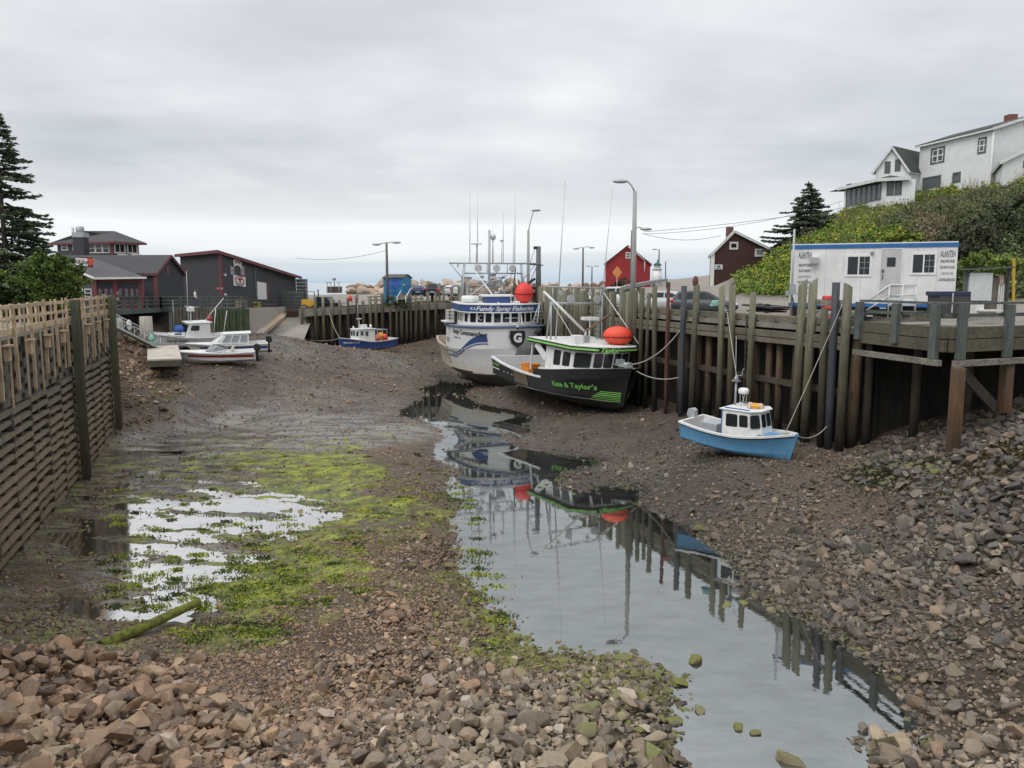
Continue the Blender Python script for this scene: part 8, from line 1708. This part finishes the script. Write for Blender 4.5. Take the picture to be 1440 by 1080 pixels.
# individual bushes on the bank
for px,Y,bl,tn,lab,seed in ((1395,50,[(0,0,1.0,2.0,1.4,1.3),(1.6,.5,.8,1.5,1.2,1.0)],[(.13,.19,.04),(.17,.22,.05),(.095,.14,.03)],'bright green bush behind the electrical stand',11),
    (1432,56,[(0,0,1.5,2.3,1.6,1.7),(1.8,0,1.2,1.6,1.4,1.3),(-2,0,1.0,1.6,1.3,1.2)],[(.07,.08,.048),(.09,.10,.058),(.055,.072,.034)],'dusky grey green bush upslope of the electrical stand',12),
    (1362,54,[(0,0,1.4,1.7,1.5,1.6),(-1.2,0,1.0,1.2,1.1,1.2)],[(.055,.062,.038),(.075,.082,.048)],'dark twiggy bush just behind the trailer’s corner',13),
    (1268,60,[(0,0,.8,1.6,1.2,.9),(1.2,0,.6,1.1,.9,.7)],[(.17,.22,.036),(.22,.25,.05),(.13,.18,.03)],'yellow green bush above the trailer roof’s middle',14)):
    broadleaf(lab, gpt(px,Y)-V3(0,0,.2), bl, 5200, .17, tn, seed,'bush','bush',.07)
# hillside cover: leafy herbs and brush, nobody could count it
HN = 3300; hx, hy = [], []
ang_ = RNG.uniform(1030,1500,HN*3); yy_ = 45+ (RNG.random(HN*3)**.9)*45; X_ = (ang_-720)/FPX*yy_
z_,_,k_ = terrain(X_,yy_); ins_,dd_,_,_ = basin_dist(X_,yy_)
ok = (z_ > 8.9) & (dd_ > 3) & ~((X_>35.3)&(yy_>81)) & ~((X_>43.4)&(yy_>76.8)) & ~((yy_>72)&(X_<28)&(X_<.3*yy_+1))
X_,yy_,z_,ang_ = X_[ok][:HN],yy_[ok][:HN],z_[ok][:HN],ang_[ok][:HN]
pyv = 398-(z_-CAMZ)*FPX/yy_
Cs,Ts,Ss = [],[],[]
zone_n = fbm(X_*.16,yy_*.16,3,7); 
for i in range(len(X_)):
    px, py = ang_[i], pyv[i]; rad = RNG.uniform(.30,.85); m_ = int(RNG.uniform(50,90))
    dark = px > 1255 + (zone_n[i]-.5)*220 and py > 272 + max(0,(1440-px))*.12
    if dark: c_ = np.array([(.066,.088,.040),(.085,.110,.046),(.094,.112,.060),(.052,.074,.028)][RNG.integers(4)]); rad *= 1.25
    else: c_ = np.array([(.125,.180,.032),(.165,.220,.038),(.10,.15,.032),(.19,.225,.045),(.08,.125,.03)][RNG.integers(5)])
    if 1278 < px < 1322 and 312 < py < 350 and zone_n[i] > .36: c_ = np.array((.15,.12,.08))
    e = RNG.normal(size=(m_,3)); e /= np.linalg.norm(e,axis=1,keepdims=True); e *= (RNG.random((m_,1))**.5)*rad*np.array([1,1,.75]); P_ = np.array([X_[i],yy_[i],z_[i]+rad*.35])+e
    t_ = 1.22*c_*np.exp(RNG.normal(0,.22))*np.exp(RNG.normal(0,.18,(m_,1)))
    if not dark and RNG.random() < .26:
        q = (e[:,2] > .15*rad) & (RNG.random(m_) < .55); t_[q] = np.array((.42,.42,.035) if RNG.random()<.88 else (.52,.32,.02))*RNG.uniform(.7,1.1)
    Cs.append(P_); Ts.append(t_); Ss.append(RNG.uniform(.09,.19,m_))
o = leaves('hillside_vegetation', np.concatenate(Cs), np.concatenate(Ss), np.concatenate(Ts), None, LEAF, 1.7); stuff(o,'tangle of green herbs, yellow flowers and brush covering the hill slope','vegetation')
# dry stalks standing out of the slope
sk = MB(); 
for i in range(0,len(X_),3):
    if pyv[i] < 330 or RNG.random() < .3:
        p = V3(X_[i],yy_[i],z_[i]); 
        for k in range(3): sk.tube([p+V3(random.uniform(-.3,.3),random.uniform(-.3,.3),0),p+V3(random.uniform(-.5,.5),random.uniform(-.3,.3),random.uniform(.9,1.7))],[.02,.008],3,cap=False)
o = sk.build('grass_stalks', paint('dry_stalk',(.22,.20,.10),.9,.1), recalc=False); stuff(o,'thin dry stalks standing among the hillside plants','grass')
# seaweed and mud-grass tufts under the boardwalk and moss clumps on the rubble
Cs,Ts = [],[]
for px,py,z,n_,rx in ((1235,664,2.4,1500,1.1),(1275,672,2.5,1500,1.2),(1210,660,2.2,500,.6),(1300,655,2.9,700,.9),(1390,655,3.6,900,1.2),(1425,640,4.2,700,.9),(1380,612,4.2,700,1.0),(1345,630,3.5,500,.8)):
    p = P(px,py,z); q = RNG.normal(size=(n_,2))*np.array([rx,rx*.8])*.6; x,y = p.x+q[:,0],p.y+q[:,1]; zz_ = terrain(x,y)[0]+RNG.uniform(.03,.11,n_); Cs.append(np.c_[x,y,zz_]); Ts.append(np.array((.040,.042,.016) if px<1320 else (.075,.056,.022))*np.exp(RNG.normal(0,.35,(n_,1))))
o = leaves('seaweed', np.concatenate(Cs), .07, np.concatenate(Ts), None, LEAF, 2.4, up=.7); stuff(o,'brown green seaweed hanging over the rubble under the boardwalk','seaweed')

# clumps of weed lying in the puddles and along the pool's margin
Cs,Ts = [],[]; r_ = np.random.default_rng(4)
for px,py,n_ in [(int(r_.uniform(140,430)),int(r_.uniform(770,860)),60) for _ in range(70)]+[(int(r_.uniform(150,620)),int(r_.uniform(640,770)),50) for _ in range(90)]+[(int(r_.uniform(320,520)),int(r_.uniform(770,860)),60) for _ in range(60)]+[(int(r_.uniform(250,400)),int(r_.uniform(870,915)),70) for _ in range(30)]+[(int(640+(q-650)*.28+r_.uniform(-25,12)),int(q),60) for q in r_.uniform(680,920,38)]:
    p = P(px,py,.1); rx = r_.uniform(.12,.42); q = r_.normal(size=(n_,2))*np.array([rx*1.6,rx*.8])*.5; x,y = p.x+q[:,0],p.y+q[:,1]; zz_ = np.maximum(terrain(x,y)[0], .095 if px < 560 else -.02)+r_.uniform(.005,.05,n_)
    Cs.append(np.c_[x,y,zz_]); Ts.append(np.array([(.10,.13,.025),(.19,.23,.03),(.055,.075,.02),(.26,.29,.035)][r_.integers(4)])*np.exp(r_.normal(0,.25,(n_,1))))
o = leaves('algae', np.concatenate(Cs), .055, np.concatenate(Ts), None, LEAF, 2.6, up=.85); stuff(o,'green algae in loose mats over the mud flat and along the pool','algae')

# ================================================================== people
def skin_body(name, verts, edges, radii, mat, parent, root=0, sub=1):
    me = bpy.data.meshes.new(name); me.from_pydata([tuple(v) for v in verts],edges,[]); o = bpy.data.objects.new(name,me); COL.objects.link(o)
    md = o.modifiers.new('skin','SKIN'); 
    for i,r_ in enumerate(radii): me.skin_vertices[0].data[i].radius = (r_,r_) if not isinstance(r_,tuple) else r_; me.skin_vertices[0].data[i].use_root = (i==root)
    md.use_smooth_shade = True; s_ = o.modifiers.new('sub','SUBSURF'); s_.levels = sub; s_.render_levels = sub
    dg = bpy.context.evaluated_depsgraph_get(); nm = bpy.data.meshes.new_from_object(o.evaluated_get(dg)); bpy.data.objects.remove(o); bpy.data.meshes.remove(me)
    nm.name = name; nm.materials.clear(); nm.materials.append(mat); o = bpy.data.objects.new(name,nm); COL.objects.link(o); o.parent = parent; WM[o.name] = WM.get(parent.name,Matrix()); return o
SKINM = paint('skin',(.52,.31,.22),.55,.05)
def person(label, loc, rz, top, bottom, hair, h=1.70, arms='down', sit=False):
    t_ = thing('person',label,'person',loc,rz); k = h/1.70; S_ = lambda x,y,z: (x*k,y*k,z*k)
    hip = .92 if not sit else .48; dz = hip-.92
    V = [S_(0,0,hip),S_(0,0,1.12+dz),S_(0,0,1.36+dz),S_(0,0,1.46+dz),S_(.01,0,1.54+dz),S_(.02,0,1.62+dz)]; E = [(0,1),(1,2),(2,3),(3,4),(4,5)]; Rd = [.125,.12,.135,.06,.075,.085]
    for sg in (-1,1):
        i = len(V); kn = (.03,sg*.11,.50) if not sit else (.44,sg*.12,.50); an = (-.02,sg*.12,.09) if not sit else (.44,sg*.12,.09); toe = (an[0]+.16,an[1],.04)
        V += [S_(0,sg*.09,hip-.06),S_(*kn),S_(*an),S_(*toe)]; E += [(0,i),(i,i+1),(i+1,i+2),(i+2,i+3)]; Rd += [.095,.065,.045,.04]
        i = len(V); el = (.03,sg*.27,1.12+dz) if arms=='down' else (.16,sg*.24,1.16+dz); ha = (.12,sg*.26,.90+dz) if arms=='down' else (.38,sg*.16,1.22+dz)
        V += [S_(0,sg*.19,1.40+dz),S_(*el),S_(*ha)]; E += [(2,i),(i,i+1),(i+1,i+2)]; Rd += [.06,.045,.03]
        w_ = len(V)-1; d = Vector(ha)-Vector(el); d.normalize()
        for f in range(5):
            o_ = V3(0,(f-2)*.018,0); L = (.055,.085,.09,.085,.065)[f]; V += [S_(*(Vector(ha)+d*.06+o_)),S_(*(Vector(ha)+d*(.06+L)+o_*1.2+V3(.02,0,-.01)))]; E += [(w_,len(V)-2),(len(V)-2,len(V)-1)]; Rd += [.010,.008]
    skin_body('body',V,E,[r_*k for r_ in Rd],SKINM,t_)
    def cloth(nm_,ids,grow,m_):
        mp = {}; vs=[]; rs=[]
        for i in ids: mp[i]=len(vs); vs.append(V[i]); rs.append((Rd[i]+grow)*k)
        skin_body(nm_,vs,[(mp[a],mp[b]) for a,b in E if a in mp and b in mp],rs,m_,t_)
    n1 = 6; arm_l=[10,11,12]; leg_l=[6,7,8]; off2 = 6+4+3+10
    leg_r=[off2,off2+1,off2+2]; arm_r=[off2+4,off2+5,off2+6]
    cloth('jacket',[1,2,3]+arm_l+arm_r,.022,top); cloth('trousers',[0]+leg_l+leg_r,.020,bottom)
    m = MB(); zc = (1.66+dz)*k; m.ell((.005*k,0,zc),(.098*k,.092*k,.105*k),12,8); o = m.build('hair',hair,t_)
    m = MB(); zf_ = (1.60+dz)*k; m.ell((.105*k,0,zf_),(.018*k,.014*k,.022*k),8,5)
    for sg in (-1,1): m.ell((.088*k,sg*.035*k,zf_+.03*k),(.012*k,.014*k,.01*k),6,4); m.ell((.01*k,sg*.09*k,zf_+.01*k),(.02*k,.012*k,.03*k),6,4)
    m.ell((.092*k,0,zf_-.045*k),(.010*k,.026*k,.007*k),6,4); m.build('face',SKINM,t_); return t_
CL = lambda n,c: paint('cloth_'+n,c,.85,.05)
person('person in dark clothing with a purple hat standing on the white boat’s roof', bpt(wbt,(3.2,3.15,6.19)), R(-110), CL('black',(.02,.02,.025)), CL('navy',(.02,.02,.03)), CL('purple',(.16,.05,.20)), 1.65, 'front')
q = D(275,428,78.0); person('person in a white shirt walking on the footbridge by the charcoal shed', (q.x,q.y,7.45), R(10), CL('white',(.68,.68,.66)), CL('blue_jean',(.06,.08,.13)), CL('brown_hair',(.10,.06,.04)), 1.72)
for px,Y,lab,tp,hr in ((83.5,66,'person in a white cap seated outside the pavilion',(.55,.55,.55),(.6,.6,.6)),(95,67,'person in a pink top seated outside the pavilion',(.42,.22,.22),(.12,.07,.04)),(165,70.5,'person in a dark top seated under the pavilion’s middle post',(.03,.03,.035),(.25,.15,.08))):
    q = V3(*gp(px,Y),7.62); person(lab,(q.x,q.y,7.75),R(-80),CL('t'+str(px),tp),CL('dark',(.03,.03,.04)),CL('h'+str(px),hr),1.7,'front',True)
    m = MB(); b_ = thing('bench',('bench under the '+lab),'bench',(q.x,q.y,7.6),R(10)); m.box((0,.05,.52),(1.2,.4,.06)); m.build('seat',M_DECK,b_); m = MB(); m.box((-.5,.05,.22),(.08,.35,.5)); m.box((.5,.05,.22),(.08,.35,.5)); m.build('leg',M_DECK,b_)
